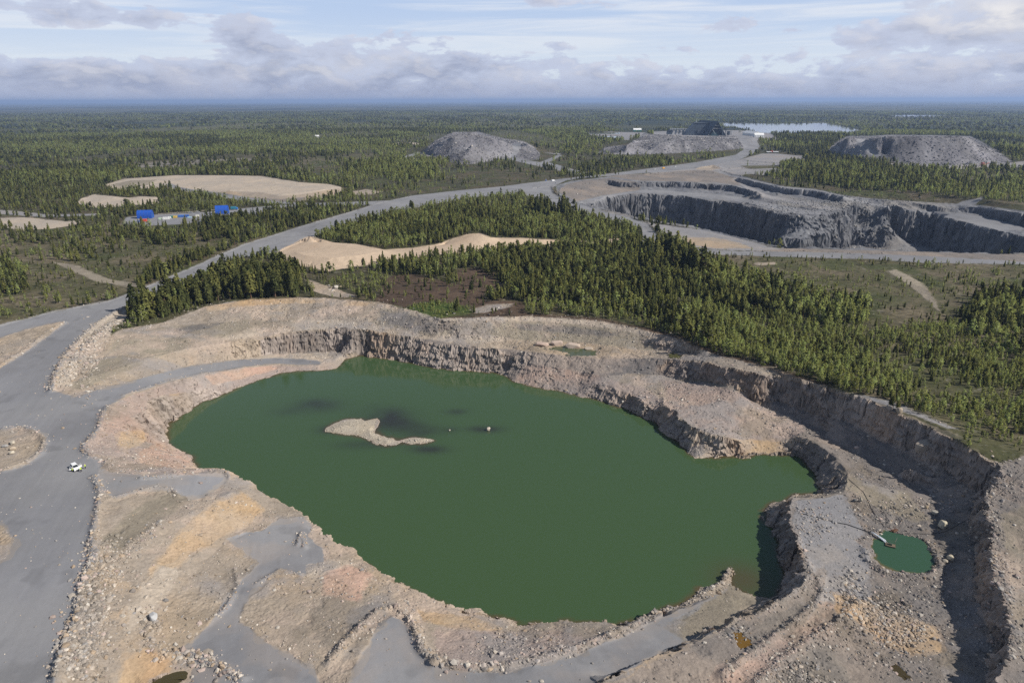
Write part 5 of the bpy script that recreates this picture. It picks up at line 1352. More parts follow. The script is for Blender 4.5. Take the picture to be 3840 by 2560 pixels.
def build_rubble():
    X, Y, S = [], [], []
    for P, w, dens, size in berm_world:
        seg = np.hypot(*np.diff(P, axis=0).T); tot = seg.sum()
        n = int(tot * dens * 1.15)
        cum = np.r_[0, np.cumsum(seg)]
        t = rng.uniform(0, tot, n)
        k = np.clip(np.searchsorted(cum, t) - 1, 0, len(seg) - 1)
        f = ((t - cum[k]) / seg[k])[:, None]
        q = P[k] * (1 - f) + P[k + 1] * f + rng.normal(0, w * 0.85, (n, 2))
        X.append(q[:, 0]); Y.append(q[:, 1])
        S.append(size * np.exp(rng.normal(-0.45, 0.62, n)).clip(.25, 2.8))
    # scatter over the quarry floor and slopes, by cover
    N = 540000
    a = rng.uniform(R(-47), R(47), N); r = np.sqrt(rng.uniform(100 ** 2, 440 ** 2, N))
    x, y = r * np.sin(a), r * np.cos(a)
    fi, fj = to_ij(x, y)
    i, j = np.rint(fi).astype(int).clip(0, NR - 1), np.rint(fj).astype(int).clip(0, NC - 1)
    cl, sl = CL[i, j], SLOPE[i, j]
    clump = vnoise(x / 9, y / 9, 501) * 0.6 + vnoise(x / 3.0, y / 3.0, 502) * 0.4
    wgt = np.zeros(N)
    for c, q in ((TAN, .10), (PINK, .17), (OCHRE, .12), (ROCK, .10), (PALE, .10), (KHAKI, .05), (SHALE, .07), (DRAB, .17), (CORAL, .10), (YARD, .04), (ROAD, .006)):
        wgt[cl == c] = q
    wgt = wgt * np.clip((clump - 0.38) * 5, 0.12, 1.6) * np.clip(1.6 - sl, 0.25, 1)
    z = GZ[i, j]
    m = (rng.random(N) < wgt * 1.9) & (z > ZW + 0.1)
    X.append(x[m]); Y.append(y[m])
    S.append(np.exp(rng.normal(-1.05, 0.55, m.sum())).clip(.18, 1.9))
    # block fields with larger stones
    for (u, v, ru, rv, z0, n, s) in [(2060, 1440, 90, 60, -13, 900, .75), (2000, 1400, 70, 40, -12.6, 350, .7), (2060, 1170, 70, 30, -13.5, 260, .7), (2180, 1130, 60, 30, -9, 240, .7), (1870, 1200, 50, 40, -12.5, 420, .6), (1950, 1340, 30, 40, -12.4, 300, .8),
                                     (215, 1400, 40, 90, -1.5, 700, .8), (180, 1500, 40, 60, -1.5, 500, .9), (430, 1515, 60, 20, -8.4, 130, 1.1), (345, 1450, 22, 40, -6.5, 80, 1.0), (1600, 900, 90, 40, -12, 400, .6), (1480, 930, 60, 30, -14, 380, .8),
                                     (620, 722, 150, 28, -2.5, 1500, .65), (1150, 758, 240, 18, -3, 2000, .62), (860, 735, 80, 24, -3, 900, .7), (420, 770, 120, 26, -1, 500, .55), (1480, 785, 120, 16, -3, 500, .6), (200, 830, 22, 60, 0, 500, 1.0), (1840, 1560, 60, 40, -10.5, 400, .7), (1740, 925, 40, 30, -12, 120, .6),
                                     (1690, 1450, 30, 18, -9.8, 160, .6), (2290, 1080, 18, 14, 1, 120, .8), (2320, 1090, 30, 30, 1, 160, .7), (770, 660, 14, 10, 1, 60, 1.3), (380, 1000, 60, 60, -9, 500, .5), (300, 1030, 60, 40, -3, 500, .5)]:
        xx, yy = unproj(u + rng.normal(0, .6, n) * ru, v + rng.normal(0, .6, n) * rv, np.full(n, float(z0)))
        X.append(xx); Y.append(yy); S.append(s * np.exp(rng.normal(-0.2, 0.45, n)).clip(.35, 2.2))
    # spill down the promontory and the pit benches
    for (u, v, ru, rv, z0, n, s) in [(1940, 500, 90, 22, -25, 1500, 2.0), (1780, 520, 60, 20, -30, 500, 2.2), (1840, 478, 80, 10, -16, 400, 1.5), (2060, 475, 60, 8, -15, 300, 1.5), (1340, 432, 50, 14, -3, 150, 1.6)]:
        xx, yy = unproj(u + rng.normal(0, .6, n) * ru, v + rng.normal(0, .6, n) * rv, np.full(n, float(z0)))
        X.append(xx); Y.append(yy); S.append(s * np.exp(rng.normal(-0.2, 0.45, n)).clip(.35, 2.2))
    # heaps far away: coarse blocks
    N = 90000
    a = rng.uniform(R(-14), R(40), N); r = np.sqrt(rng.uniform(1250 ** 2, 2700 ** 2, N))
    x, y = r * np.sin(a), r * np.cos(a)
    fi, fj = to_ij(x, y); i, j = np.rint(fi).astype(int).clip(0, NR - 1), np.rint(fj).astype(int).clip(0, NC - 1)
    m = CL[i, j] == HEAP
    X.append(x[m]); Y.append(y[m]); S.append(np.exp(rng.normal(0.95, 0.4, m.sum())).clip(1.2, 6))
    X, Y, S = np.concatenate(X), np.concatenate(Y), np.concatenate(S)
    ok = sample(GZ, X, Y) > ZW + 0.15
    ok |= np.hypot(X, Y) > 500
    X, Y, S = X[ok], Y[ok], S[ok]
    fi, fj = to_ij(X, Y)
    own = (np.hypot(X, Y) < 480) & ((CL[np.rint(fi).astype(int).clip(0, NR - 1), np.rint(fj).astype(int).clip(0, NC - 1)] == ROAD) | (rng.random(len(X)) < .35))
    print("rubble stones", len(X))
    rock_cloud("rubble", X, Y, S, own=own)
    # stones standing along the shoreline
    P = np.array(LAKE + LAKE[:1], float)
    PX_, PY_ = unproj(P[:, 0], P[:, 1], np.full(len(P), ZW + .2))
    seg = np.hypot(np.diff(PX_), np.diff(PY_)); cum = np.r_[0, np.cumsum(seg)]
    t = rng.uniform(0, cum[-1], int(cum[-1] * 3.0)); k = np.clip(np.searchsorted(cum, t) - 1, 0, len(seg) - 1); f = (t - cum[k]) / seg[k]
    xs_ = PX_[k] * (1 - f) + PX_[k + 1] * f + rng.normal(0, .8, len(t)); ys_ = PY_[k] * (1 - f) + PY_[k + 1] * f + rng.normal(0, .8, len(t))
    zz = sample(GZ, xs_, ys_)
    ok = (zz > ZW - .25)
    for shp in (ISLAND, ISLET):
        n = 900 if shp is ISLAND else 260
        Q = np.array(shp, float)
        uu = rng.uniform(Q[:, 0].min(), Q[:, 0].max(), n); vv = rng.uniform(Q[:, 1].min(), Q[:, 1].max(), n)
        mm = inpoly(uu, vv, shp)
        ix, iy = unproj(uu[mm], vv[mm], np.full(mm.sum(), ZW + .6))
        xs_ = np.r_[xs_, ix]; ys_ = np.r_[ys_, iy]; ok = np.r_[ok, np.ones(len(ix), bool)]
    s_ = np.exp(rng.normal(-.9, .45, ok.sum())).clip(.25, 1.3)
    rock_cloud("shore_rubble", xs_[ok], ys_[ok], s_)


build_rubble()


# ------------------------------------------------------------------ trees
def leaf_mat(name, col, var, trans=0.25, hue=(1.0, 1.0, 1.0)):
    m = bpy.data.materials.new(name); m.use_nodes = True
    t = m.node_tree; t.nodes.clear(); g = NT(t)
    at = g.n('ShaderNodeAttribute', attribute_name='leaf')
    oi = g.n('ShaderNodeObjectInfo')
    geo = g.n('ShaderNodeNewGeometry')
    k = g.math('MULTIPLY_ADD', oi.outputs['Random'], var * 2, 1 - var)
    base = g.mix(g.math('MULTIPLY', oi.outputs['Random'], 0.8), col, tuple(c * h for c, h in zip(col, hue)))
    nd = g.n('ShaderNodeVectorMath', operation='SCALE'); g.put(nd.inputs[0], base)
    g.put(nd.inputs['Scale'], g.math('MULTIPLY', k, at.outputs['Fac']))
    d = g.n('ShaderNodeBsdfDiffuse'); tr = g.n('ShaderNodeBsdfTranslucent')
    g.put(d.inputs[0], nd.outputs[0]); g.put(tr.inputs[0], nd.outputs[0])
    mx = g.n('ShaderNodeMixShader'); mx.inputs[0].default_value = trans
    t.links.new(d.outputs[0], mx.inputs[1]); t.links.new(tr.outputs[0], mx.inputs[2])
    o = g.n('ShaderNodeOutputMaterial'); t.links.new(mx.outputs[0], o.inputs[0])
    return m


MAT_NEEDLE = leaf_mat("pine needles", (.072, .086, .034), 0.40, 0.20, (1.6, 1.3, 0.95))
MAT_LEAF = leaf_mat("young birch leaves", (.340, .350, .100), 0.38, 0.35, (0.62, 0.76, 0.95))
MAT_PBARK = plain("pine bark", (.16, .10, .065), 0.9)
MAT_BBARK = plain("birch bark", (.42, .40, .36), 0.85)


def mesh_only(name, verts, quads=None, tris=None, mats=(), leaf=None):
    o = mesh_np(name, verts, quads, tris, mats, col=None if leaf is None else np.repeat(np.asarray(leaf)[:, None], 3, 1), col_name='leaf')
    me = o.data
    bpy.data.objects.remove(o)
    if leaf is not None:
        # leaves shade with the roundness of the crown they sit in
        P = np.asarray(verts, float); zc_ = P[:, 2].mean()
        N_ = np.c_[P[:, 0], P[:, 1], (P[:, 2] - zc_) * .45 + 1.3]; N_ /= np.linalg.norm(N_, axis=1, keepdims=True)
        N_ = N_ + np.random.default_rng(1).normal(0, .28, N_.shape); N_ /= np.linalg.norm(N_, axis=1, keepdims=True)
        me.polygons.foreach_set('use_smooth', np.ones(len(me.polygons), bool))
        me.normals_split_custom_set_from_vertices([tuple(q) for q in N_])
    return me


def outward(V, T):
    P = np.asarray(V, float); F = np.asarray(T, int)
    n = np.cross(P[F[:, 1]] - P[F[:, 0]], P[F[:, 2]] - P[F[:, 0]])
    c = P[F].mean(1); o = np.c_[c[:, 0], c[:, 1], (c[:, 2] - P[:, 2].mean()) * .45 + 1.3]
    f = (n * o).sum(1) < 0
    F[f] = F[f][:, ::-1]
    return F


def trunk_mesh(name, h, r, mat, rg, sides=5, limbs=0, crown0=0.4):
    V, F = [], []

    def tube(pts, rads):
        b = len(V)
        for p, rr in zip(pts, rads):
            for k in range(sides):
                a = 6.283 * k / sides
                V.append((p[0] + rr * math.cos(a), p[1] + rr * math.sin(a), p[2]))
        for i in range(len(pts) - 1):
            for k in range(sides):
                F.append((b + i * sides + k, b + i * sides + (k + 1) % sides, b + (i + 1) * sides + (k + 1) % sides, b + (i + 1) * sides + k))
    bx, by = rg.uniform(-.03, .03, 2) * h
    pts = [(bx * t * t, by * t * t, h * t - (0.3 if t == 0 else 0)) for t in (0, .25, .5, .75, 1)]
    tube(pts, [r * q for q in (1.15, .9, .7, .45, .12)])
    for _ in range(limbs):
        t = rg.uniform(crown0, .85); a = rg.uniform(0, 6.283); ln = h * (1 - t) * .5 + .04 * h
        p0 = (bx * t * t, by * t * t, h * t)
        tube([p0, (p0[0] + math.cos(a) * ln * .6, p0[1] + math.sin(a) * ln * .6, p0[2] + ln * .35), (p0[0] + math.cos(a) * ln, p0[1] + math.sin(a) * ln, p0[2] + ln * .75)], [r * .3, r * .2, r * .06])
    return mesh_only(name, V, quads=F, mats=(mat,))


def spruce_crown(rg, h=10.0, w=0.17, c0=0.12, whorls=13, per=8):
    """drooping branch sprays in whorls round the stem; unit-sized by h"""
    V, T, Lf = [], [], []
    for i in range(whorls):
        t = c0 + (1 - c0) * (i + rg.uniform(-.25, .25)) / whorls
        rad = h * w * (1 - (t - c0) / (1 - c0)) ** 0.75 + 0.03 * h
        n = max(4, int(per * (1 - 0.45 * i / whorls)))
        for k in range(n):
            a = 6.283 * (k + rg.uniform(-.35, .35)) / n + i * 1.1
            L_ = rad * rg.uniform(.65, 1.2); z = h * t
            wd = 0.34 * L_ + 0.035 * h
            ca, sa = math.cos(a), math.sin(a)
            dr = rg.uniform(.10, .42) * L_
            sh = rg.uniform(.65, 1.3)
            b = len(V)
            for (f, s, dz) in ((0, 0, .06 * h), (.55, 1, -.25 * dr), (1, 0, -dr), (.55, -1, -.25 * dr), (.6, 0, .045 * h)):
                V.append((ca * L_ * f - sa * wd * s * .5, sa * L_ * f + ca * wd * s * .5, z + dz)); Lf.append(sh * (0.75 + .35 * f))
            T += [(b, b + 1, b + 4), (b + 1, b + 2, b + 4), (b + 2, b + 3, b + 4), (b + 3, b, b + 4)]
    return V, T, Lf


def clump_crown(rg, h, n, rx, zc, rz, size, shape=1.0, gaps=0.0):
    """leaf sprays gathered in clumps through an uneven crown"""
    V, T, Lf = [], [], []
    nc = max(6, n // 9)
    C = []
    for _ in range(nc):
        a = rg.uniform(0, 6.283); q = rg.uniform(0, 1) ** .5; s = rg.uniform(-1, 1)
        prof = math.sqrt(max(0.05, 1 - abs(s) ** 2)) * (1 - 0.35 * shape * s)
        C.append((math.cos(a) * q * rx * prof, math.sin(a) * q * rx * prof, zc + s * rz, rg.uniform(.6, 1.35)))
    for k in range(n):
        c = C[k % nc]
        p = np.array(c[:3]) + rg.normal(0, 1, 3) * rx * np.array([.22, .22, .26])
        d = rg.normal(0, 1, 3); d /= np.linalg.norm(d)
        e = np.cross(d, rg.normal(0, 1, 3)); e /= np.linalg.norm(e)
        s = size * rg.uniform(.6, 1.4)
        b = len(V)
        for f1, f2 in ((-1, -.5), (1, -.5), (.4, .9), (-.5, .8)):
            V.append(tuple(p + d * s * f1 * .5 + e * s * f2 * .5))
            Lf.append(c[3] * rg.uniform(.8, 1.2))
        T += [(b, b + 1, b + 2), (b, b + 2, b + 3)]
    return V, T, Lf


PROTO = {'pine': [], 'birch': []}


def build_protos():
    rg = np.random.default_rng(3)
    for i in range(4):                        # unit height 10 m
        if i in (0, 1):
            V, T, Lf = spruce_crown(rg, 10.0, .17 + .03 * i, .10, 14, 9)
        elif i == 2:
            V, T, Lf = spruce_crown(rg, 10.0, .20, .30, 11, 8)
            V2, T2, L2 = clump_crown(rg, 10, 80, 1.5, 6.6, 2.6, .8)
            T += [tuple(q + len(V) for q in t) for t in T2]; V += V2; Lf += L2
        else:
            V, T, Lf = clump_crown(rg, 10, 230, 1.55, 6.3, 3.2, .85, .9)
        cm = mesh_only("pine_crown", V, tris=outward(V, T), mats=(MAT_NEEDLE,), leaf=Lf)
        tm = trunk_mesh("pine_trunk", 9.6, .16, MAT_PBARK, rg, limbs=4 if i > 1 else 0)
        PROTO['pine'].append((tm, cm))
    for i in range(4):
        if i < 3:
            V, T, Lf = clump_crown(rg, 10, 330, 1.0 + .25 * i, 5.7, 4.0, .52, .9)
        else:
            V, T, Lf = clump_crown(rg, 10, 300, 1.9, 4.6, 4.4, .62, .6)
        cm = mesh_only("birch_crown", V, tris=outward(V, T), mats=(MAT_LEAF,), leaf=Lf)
        tm = trunk_mesh("birch_trunk", 9.3, .10, MAT_BBARK, rg, limbs=6, crown0=.3)
        PROTO['birch'].append((tm, cm))


build_protos()

# woods: (outline of the stem bases, trees per m2, share of conifers, conifer height, birch height, patchiness, where)
WOODS = [
    ([(-300, 480), (0, 470), (260, 480), (330, 560), (200, 600), (0, 600), (-300, 700)], .020, .45, 9, 7, .6, 'moor'),
    ([(-300, 560), (0, 590), (60, 610), (70, 690), (0, 730), (-300, 800)], .06, .35, 8, 7, .5, 'moor'),
    ([(0, 690), (120, 670), (160, 690), (60, 722), (0, 735)], .05, .2, 6, 6, .5, 'moor'),
    ([(0, 425), (240, 420), (300, 440), (180, 470), (240, 480), (330, 478), (480, 460), (600, 470), (540, 480), (480, 484), (330, 490), (160, 488), (0, 470)], .07, .4, 7, 6, .4, 'west'),
    ([(230, 540), (300, 512), (420, 508), (560, 498), (640, 480), (760, 466), (900, 452), (760, 490), (640, 520), (540, 545), (440, 562), (330, 562)], .045, .65, 9, 7, .6, 'road strip'),
    ([(465, 514), (520, 510), (570, 504), (580, 516), (545, 530), (475, 533)], .10, .9, 11, 9, .3, 'road strip'),
    ([(315, 660), (335, 640), (420, 600), (520, 568), (640, 520), (760, 490), (900, 455), (940, 447), (870, 463), (720, 508), (560, 556), (400, 624), (335, 655)], .12, .8, 10, 8, .3, 'road strip'),
    ([(284, 748), (300, 722), (325, 706), (345, 694), (400, 680), (470, 655), (545, 638), (640, 634), (690, 640), (694, 655), (690, 668), (680, 680), (570, 685), (520, 690), (470, 700), (380, 736), (330, 745)], .13, .80, 14.5, 9, .25, 'stand'),
    ([(275, 757), (284, 745), (330, 738), (390, 725), (470, 696), (480, 700), (430, 716), (380, 737)], .10, .5, 4, 4, .2, 'stand'),
    ([(700, 640), (760, 628), (850, 612), (900, 632), (870, 692), (800, 686), (740, 680), (690, 680)], .07, .2, 6, 5, .5, 'shrub'),
    ([(845, 616), (930, 600), (1080, 587), (1140, 578), (1190, 576), (1190, 620), (1140, 640), (1060, 614), (1000, 640), (900, 630)], .13, .3, 9, 7.5, .3, 'big wood'),
    ([(960, 640), (1000, 636), (1045, 645), (1080, 665), (1060, 690), (1000, 680), (960, 660)], .03, .3, 8, 7, .4, 'big wood'),
    ([(1140, 640), (1190, 578), (1300, 568), (1470, 564), (1520, 577), (1560, 594), (1640, 640), (1720, 692), (1700, 780), (1640, 800), (1612, 800), (1560, 776), (1470, 752), (1400, 736), (1300, 726), (1220, 722), (1190, 690)], .15, .55, 10.0, 8.5, .3, 'big wood'),
    ([(1500, 575), (1590, 592), (1640, 640), (1560, 640), (1480, 600)], .06, 1, 17, 9, .2, 'big wood'),
    ([(1190, 690), (1300, 700), (1400, 715), (1520, 745), (1612, 795), (1560, 776), (1470, 752), (1400, 736), (1300, 726), (1200, 722)], .16, .15, 5.5, 5.5, .35, 'big wood'),
    ([(1560, 700), (1640, 700), (1760, 762), (1880, 822), (1990, 892), (2012, 908), (1960, 905), (1880, 878), (1800, 852), (1720, 828), (1640, 810), (1618, 798), (1660, 785)], .30, .03, 5.5, 5.6, .10, 'thicket'),
    ([(1560, 594), (1640, 600), (1750, 640), (1850, 660), (1990, 700), (1990, 745), (1900, 745), (1780, 722), (1720, 700), (1640, 650)], .11, .4, 9.0, 8.5, .5, 'heath'),
    ([(1690, 700), (1780, 722), (1900, 750), (2000, 760), (2200, 740), (2260, 800), (2352, 830), (2700, 900), (2700, 1060), (2352, 1030), (2200, 990), (2010, 905), (1890, 820), (1760, 760)], .24, .12, 4.6, 4.3, .65, 'heath'),
    ([(2200, 720), (2260, 675), (2400, 660), (2500, 800), (2352, 835), (2240, 800)], .10, .45, 9, 8, .4, 'heath'),
    ([(2080, 612), (2180, 600), (2300, 630), (2352, 650), (2300, 668), (2180, 650), (2100, 630)], .07, .1, 5, 4.5, .5, 'heath'),
    ([(1640, 600), (1900, 604), (2100, 612), (2250, 660), (2200, 720), (2000, 700), (1850, 655), (1750, 635)], .028, .2, 4, 3.2, .6, 'heath'),
    ([(750, 527), (850, 502), (940, 480), (1000, 467), (1100, 452), (1200, 444), (1216, 456), (1232, 478), (1330, 493), (1440, 516), (1465, 540), (1470, 549), (1300, 547), (1140, 541), (1080, 533), (1000, 556), (880, 570), (820, 558), (740, 543)], .13, .32, 8.5, 7.0, .35, 'middle wood'),
    ([(1215, 480), (1325, 491), (1332, 500), (1215, 494)], .07, 1, 17, 9, .2, 'middle wood'),
    ([(1520, 566), (1560, 572), (1600, 580), (1580, 588), (1530, 580)], .05, .9, 12, 9, .2, 'big wood'),
    ([(1570, 571), (1800, 569), (1800, 574), (1660, 576)], .10, .0, 3, 2.5, .2, 'heath'),
    ([(1700, 395), (1850, 420), (2050, 440), (2200, 452), (2352, 468), (2352, 430), (2200, 420), (2090, 415), (1900, 400), (1760, 396)], .05, .3, 10, 9, .35, 'far'),
    ([(1790, 380), (1850, 362), (1900, 358), (2040, 380), (2090, 400), (2200, 440), (1960, 436), (1850, 412)], .07, .5, 12, 11, .3, 'far'),
]
FRAME = (-320, 2680)


def scatter_trees():
    rings = [(150, 450, .30, 1.0), (450, 800, .13, 1.0), (800, 1500, .046, 1.0), (1500, 3200, .0135, 1.35), (3200, 9000, .0014, 2.6)]
    out = []
    for r0, r1, dmax, wide in rings:
        area = 0.5 * (R(47) * 2) * (r1 ** 2 - r0 ** 2)
        if r0 >= 800: area = 0.5 * R(80) * (r1 ** 2 - r0 ** 2)
        N = int(area * dmax)
        lim = R(47) if r0 < 800 else R(40)
        a = rng.uniform(-lim, lim, N); r = np.sqrt(rng.uniform(r0 ** 2, r1 ** 2, N))
        x, y = r * np.sin(a), r * np.cos(a)
        z = sample(GZ, x, y)
        u, v, dep = project(x, y, z)
        ok = (u > FRAME[0]) & (u < FRAME[1]) & (v < 1640)
        x, y, z, u, v, dep, r = (q[ok] for q in (x, y, z, u, v, dep, r))
        fi, fj = to_ij(x, y)
        i, j = np.rint(fi).astype(int).clip(0, NR - 1), np.rint(fj).astype(int).clip(0, NC - 1)
        cl = CL[i, j]
        dens = np.zeros(len(x)); pf = np.full(len(x), .5); hp = np.full(len(x), 8.0); hb = np.full(len(x), 7.0); reg = np.full(len(x), -1)
        patchy = np.full(len(x), .45)
        dens[cl == FOREST] = .045 if r0 >= 450 else .03
        dens[cl == MOOR] = .022; hp[cl == MOOR] = 4; hb[cl == MOOR] = 3.4
        dens[cl == CLEAR] = .002
        dens[cl == MUD] = .016; hb[cl == MUD] = 4; hp[cl == MUD] = 6
        far = r > 1100
        hp[far] = 11.5; hb[far] = 10.5; pf[far] = .34
        land = np.isin(cl, (FOREST, MOOR, MUD, GRASS, CLEAR))
        for k, W in enumerate(WOODS):
            m = inpoly(u, v, W[0]) & land & (cl != MUD)
            dens[m] = W[1]; pf[m] = W[2]; hp[m] = W[3]; hb[m] = W[4]; patchy[m] = W[5]; reg[m] = k
        g = cl == GRASS
        dens[g] = .22; pf[g] = .02; hb[g] = 2.6; patchy[g] = .1
        if r0 >= 1500:
            dens[cl == FOREST] = dmax * 0.95; dens[cl == MOOR] = dmax * .25
        pn = fbm(x, y, 38.0 if r0 < 800 else 160.0, 3, 601)
        if r0 >= 800:
            patchy = np.where(reg < 0, .75, patchy)
            gap = fbm(x * .7, y * .25, 210.0, 3, 605)
            dens = dens * np.clip(1.25 - np.clip(gap - .12, 0, 1) * 5 * (reg < 0), .06, 1.25)
        dens = dens * np.clip(1 + patchy * 3.0 * pn, 0.08, 2.2)
        kind_n = fbm(x, y, 30.0 if r0 < 800 else 220.0, 3, 602)
        pf = np.clip(pf + (0.75 if r0 < 1500 else 1.5) * kind_n * (pf > .03) * (pf < .97), 0, 1)
        keep = rng.random(len(x)) < dens / dmax
        x, y, z, u, v, dep, r, pf, hp, hb, reg = (q[keep] for q in (x, y, z, u, v, dep, r, pf, hp, hb, reg))
        pine = rng.random(len(x)) < pf
        h = .74 * np.where(pine, hp, hb) * np.exp(rng.normal(0, .33, len(x))).clip(.4, 1.7)
        out.append((x, y, z, u, v, dep, pine, h, reg, np.full(len(x), wide)))
    return [np.concatenate(q) for q in zip(*out)]


TX, TY, TZ, TU, TV, TDEP, TPINE, TH, TREG, TWIDE = scatter_trees()
print("trees", len(TX), TPINE.sum())

WHERE = {'stand': "the dense stand between haul road and quarry rim", 'big wood': "the big dark wood behind the far quarry rim", 'thicket': "the bright green thicket along the quarry rim",
         'heath': "the open heath on the right side", 'middle wood': "the wood between the haul road and the sand heaps", 'road strip': "the strip of wood along the haul road",
         'moor': "the open moor left of the haul road", 'shrub': "the scrub between sand heap and quarry", 'west': "the scrub by the blue halls", 'far': "the wood beyond the big pit", None: "the wood around the quarry"}


def tree_things(kind, sel, names):
    pick = []
    for i in sel:
        k = int(rng.integers(0, 4))
        tm, cm = PROTO[kind][k]
        root = bpy.data.objects.new(names[0], None)
        root.empty_display_size = 0.5
        s = TH[i] / 10.0
        w = s * float(np.clip(rng.normal(.90 if kind == 'pine' else 1.15, .16), .6, 1.6))
        root.location = (TX[i], TY[i], TZ[i] - .05); root.scale = (w, w, s); root.rotation_euler = (0, 0, float(rng.uniform(0, 6.28)))
        COL.objects.link(root)
        for nm, me in (("trunk", tm), ("crown", cm)):
            o = bpy.data.objects.new(nm, me); o.parent = root; COL.objects.link(o)
        wh = WHERE[WOODS[TREG[i]][6] if TREG[i] >= 0 else None]
        size = "tall" if TH[i] > 9 else "small"
        lab = f"{size} {names[1]} in {wh}"
        tag(root, lab, 'tree', lab)
        pick.append((k, root))
    return pick


def forest_stuff(name, kind, sel, protos):
    me = bpy.data.meshes.new(name)
    n = len(sel)
    me.vertices.add(n)
    me.vertices.foreach_set('co', np.stack([TX[sel], TY[sel], TZ[sel] - .05], -1).astype(np.float32).ravel())
    s = (TH[sel] / 10.0); w = s * np.clip(rng.normal(.90 if kind == 'pine' else 1.15, .18, n), .55, 1.6) * TWIDE[sel]
    a = me.attributes.new('sc', 'FLOAT_VECTOR', 'POINT'); a.data.foreach_set('vector', np.stack([w, w, s], -1).astype(np.float32).ravel())
    a = me.attributes.new('rz', 'FLOAT_VECTOR', 'POINT'); a.data.foreach_set('vector', np.stack([rng.normal(0, .03, n), rng.normal(0, .03, n), rng.uniform(0, 6.28, n)], -1).astype(np.float32).ravel())
    a = me.attributes.new('pi', 'INT', 'POINT'); a.data.foreach_set('value', rng.integers(0, len(protos), n).astype(np.int32))
    o = bpy.data.objects.new(name, me); COL.objects.link(o)
    ng = bpy.data.node_groups.new(name, 'GeometryNodeTree')
    ng.interface.new_socket("Geometry", in_out='INPUT', socket_type='NodeSocketGeometry')
    ng.interface.new_socket("Geometry", in_out='OUTPUT', socket_type='NodeSocketGeometry')
    N, K = ng.nodes, ng.links
    gi, go = N.new('NodeGroupInput'), N.new('NodeGroupOutput')
    iop = N.new('GeometryNodeInstanceOnPoints'); iop.inputs['Pick Instance'].default_value = True
    join = N.new('GeometryNodeJoinGeometry')
    for root in protos:
        jj = N.new('GeometryNodeJoinGeometry')
        for ch in root.children:
            oi = N.new('GeometryNodeObjectInfo'); oi.transform_space = 'ORIGINAL'
            oi.inputs['Object'].default_value = ch; oi.inputs['As Instance'].default_value = False
            K.new(oi.outputs['Geometry'], jj.inputs[0])
        g2i = N.new('GeometryNodeGeometryToInstance')
        K.new(jj.outputs[0], g2i.inputs[0]); K.new(g2i.outputs[0], join.inputs[0])

    def attr(nm, typ):
        nd = N.new('GeometryNodeInputNamedAttribute'); nd.data_type = typ; nd.inputs['Name'].default_value = nm
        return nd.outputs['Attribute']
    K.new(gi.outputs[0], iop.inputs['Points']); K.new(join.outputs[0], iop.inputs['Instance'])
    K.new(attr('pi', 'INT'), iop.inputs['Instance Index'])
    e2r = N.new('FunctionNodeEulerToRotation'); K.new(attr('rz', 'FLOAT_VECTOR'), e2r.inputs[0]); K.new(e2r.outputs[0], iop.inputs['Rotation'])
    K.new(attr('sc', 'FLOAT_VECTOR'), iop.inputs['Scale'])
    K.new(iop.outputs[0], go.inputs[0])
    md = o.modifiers.new("forest", 'NODES'); md.node_group = ng
    return tag(o, kind='stuff')


def plant_woods():
    inframe = (TU > 8) & (TU < 2344) & (TV < 1540)
    app = np.where(inframe, TH / TDEP, 0)
    for kind, mask, nm, stuffname in (('pine', TPINE, ("pine_tree", "dark green pine"), "pine_forest"), ('birch', ~TPINE, ("birch_tree", "light green young birch"), "birch_forest")):
        idx = np.nonzero(mask)[0]
        order = idx[np.argsort(-app[idx])]
        sel, rest = order[:300], order[300:]
        pick = tree_things(kind, sel, nm)
        protos = [next(r_ for k, r_ in pick if k == q) for q in range(4)]
        forest_stuff(stuffname, kind, rest, protos)


plant_woods()


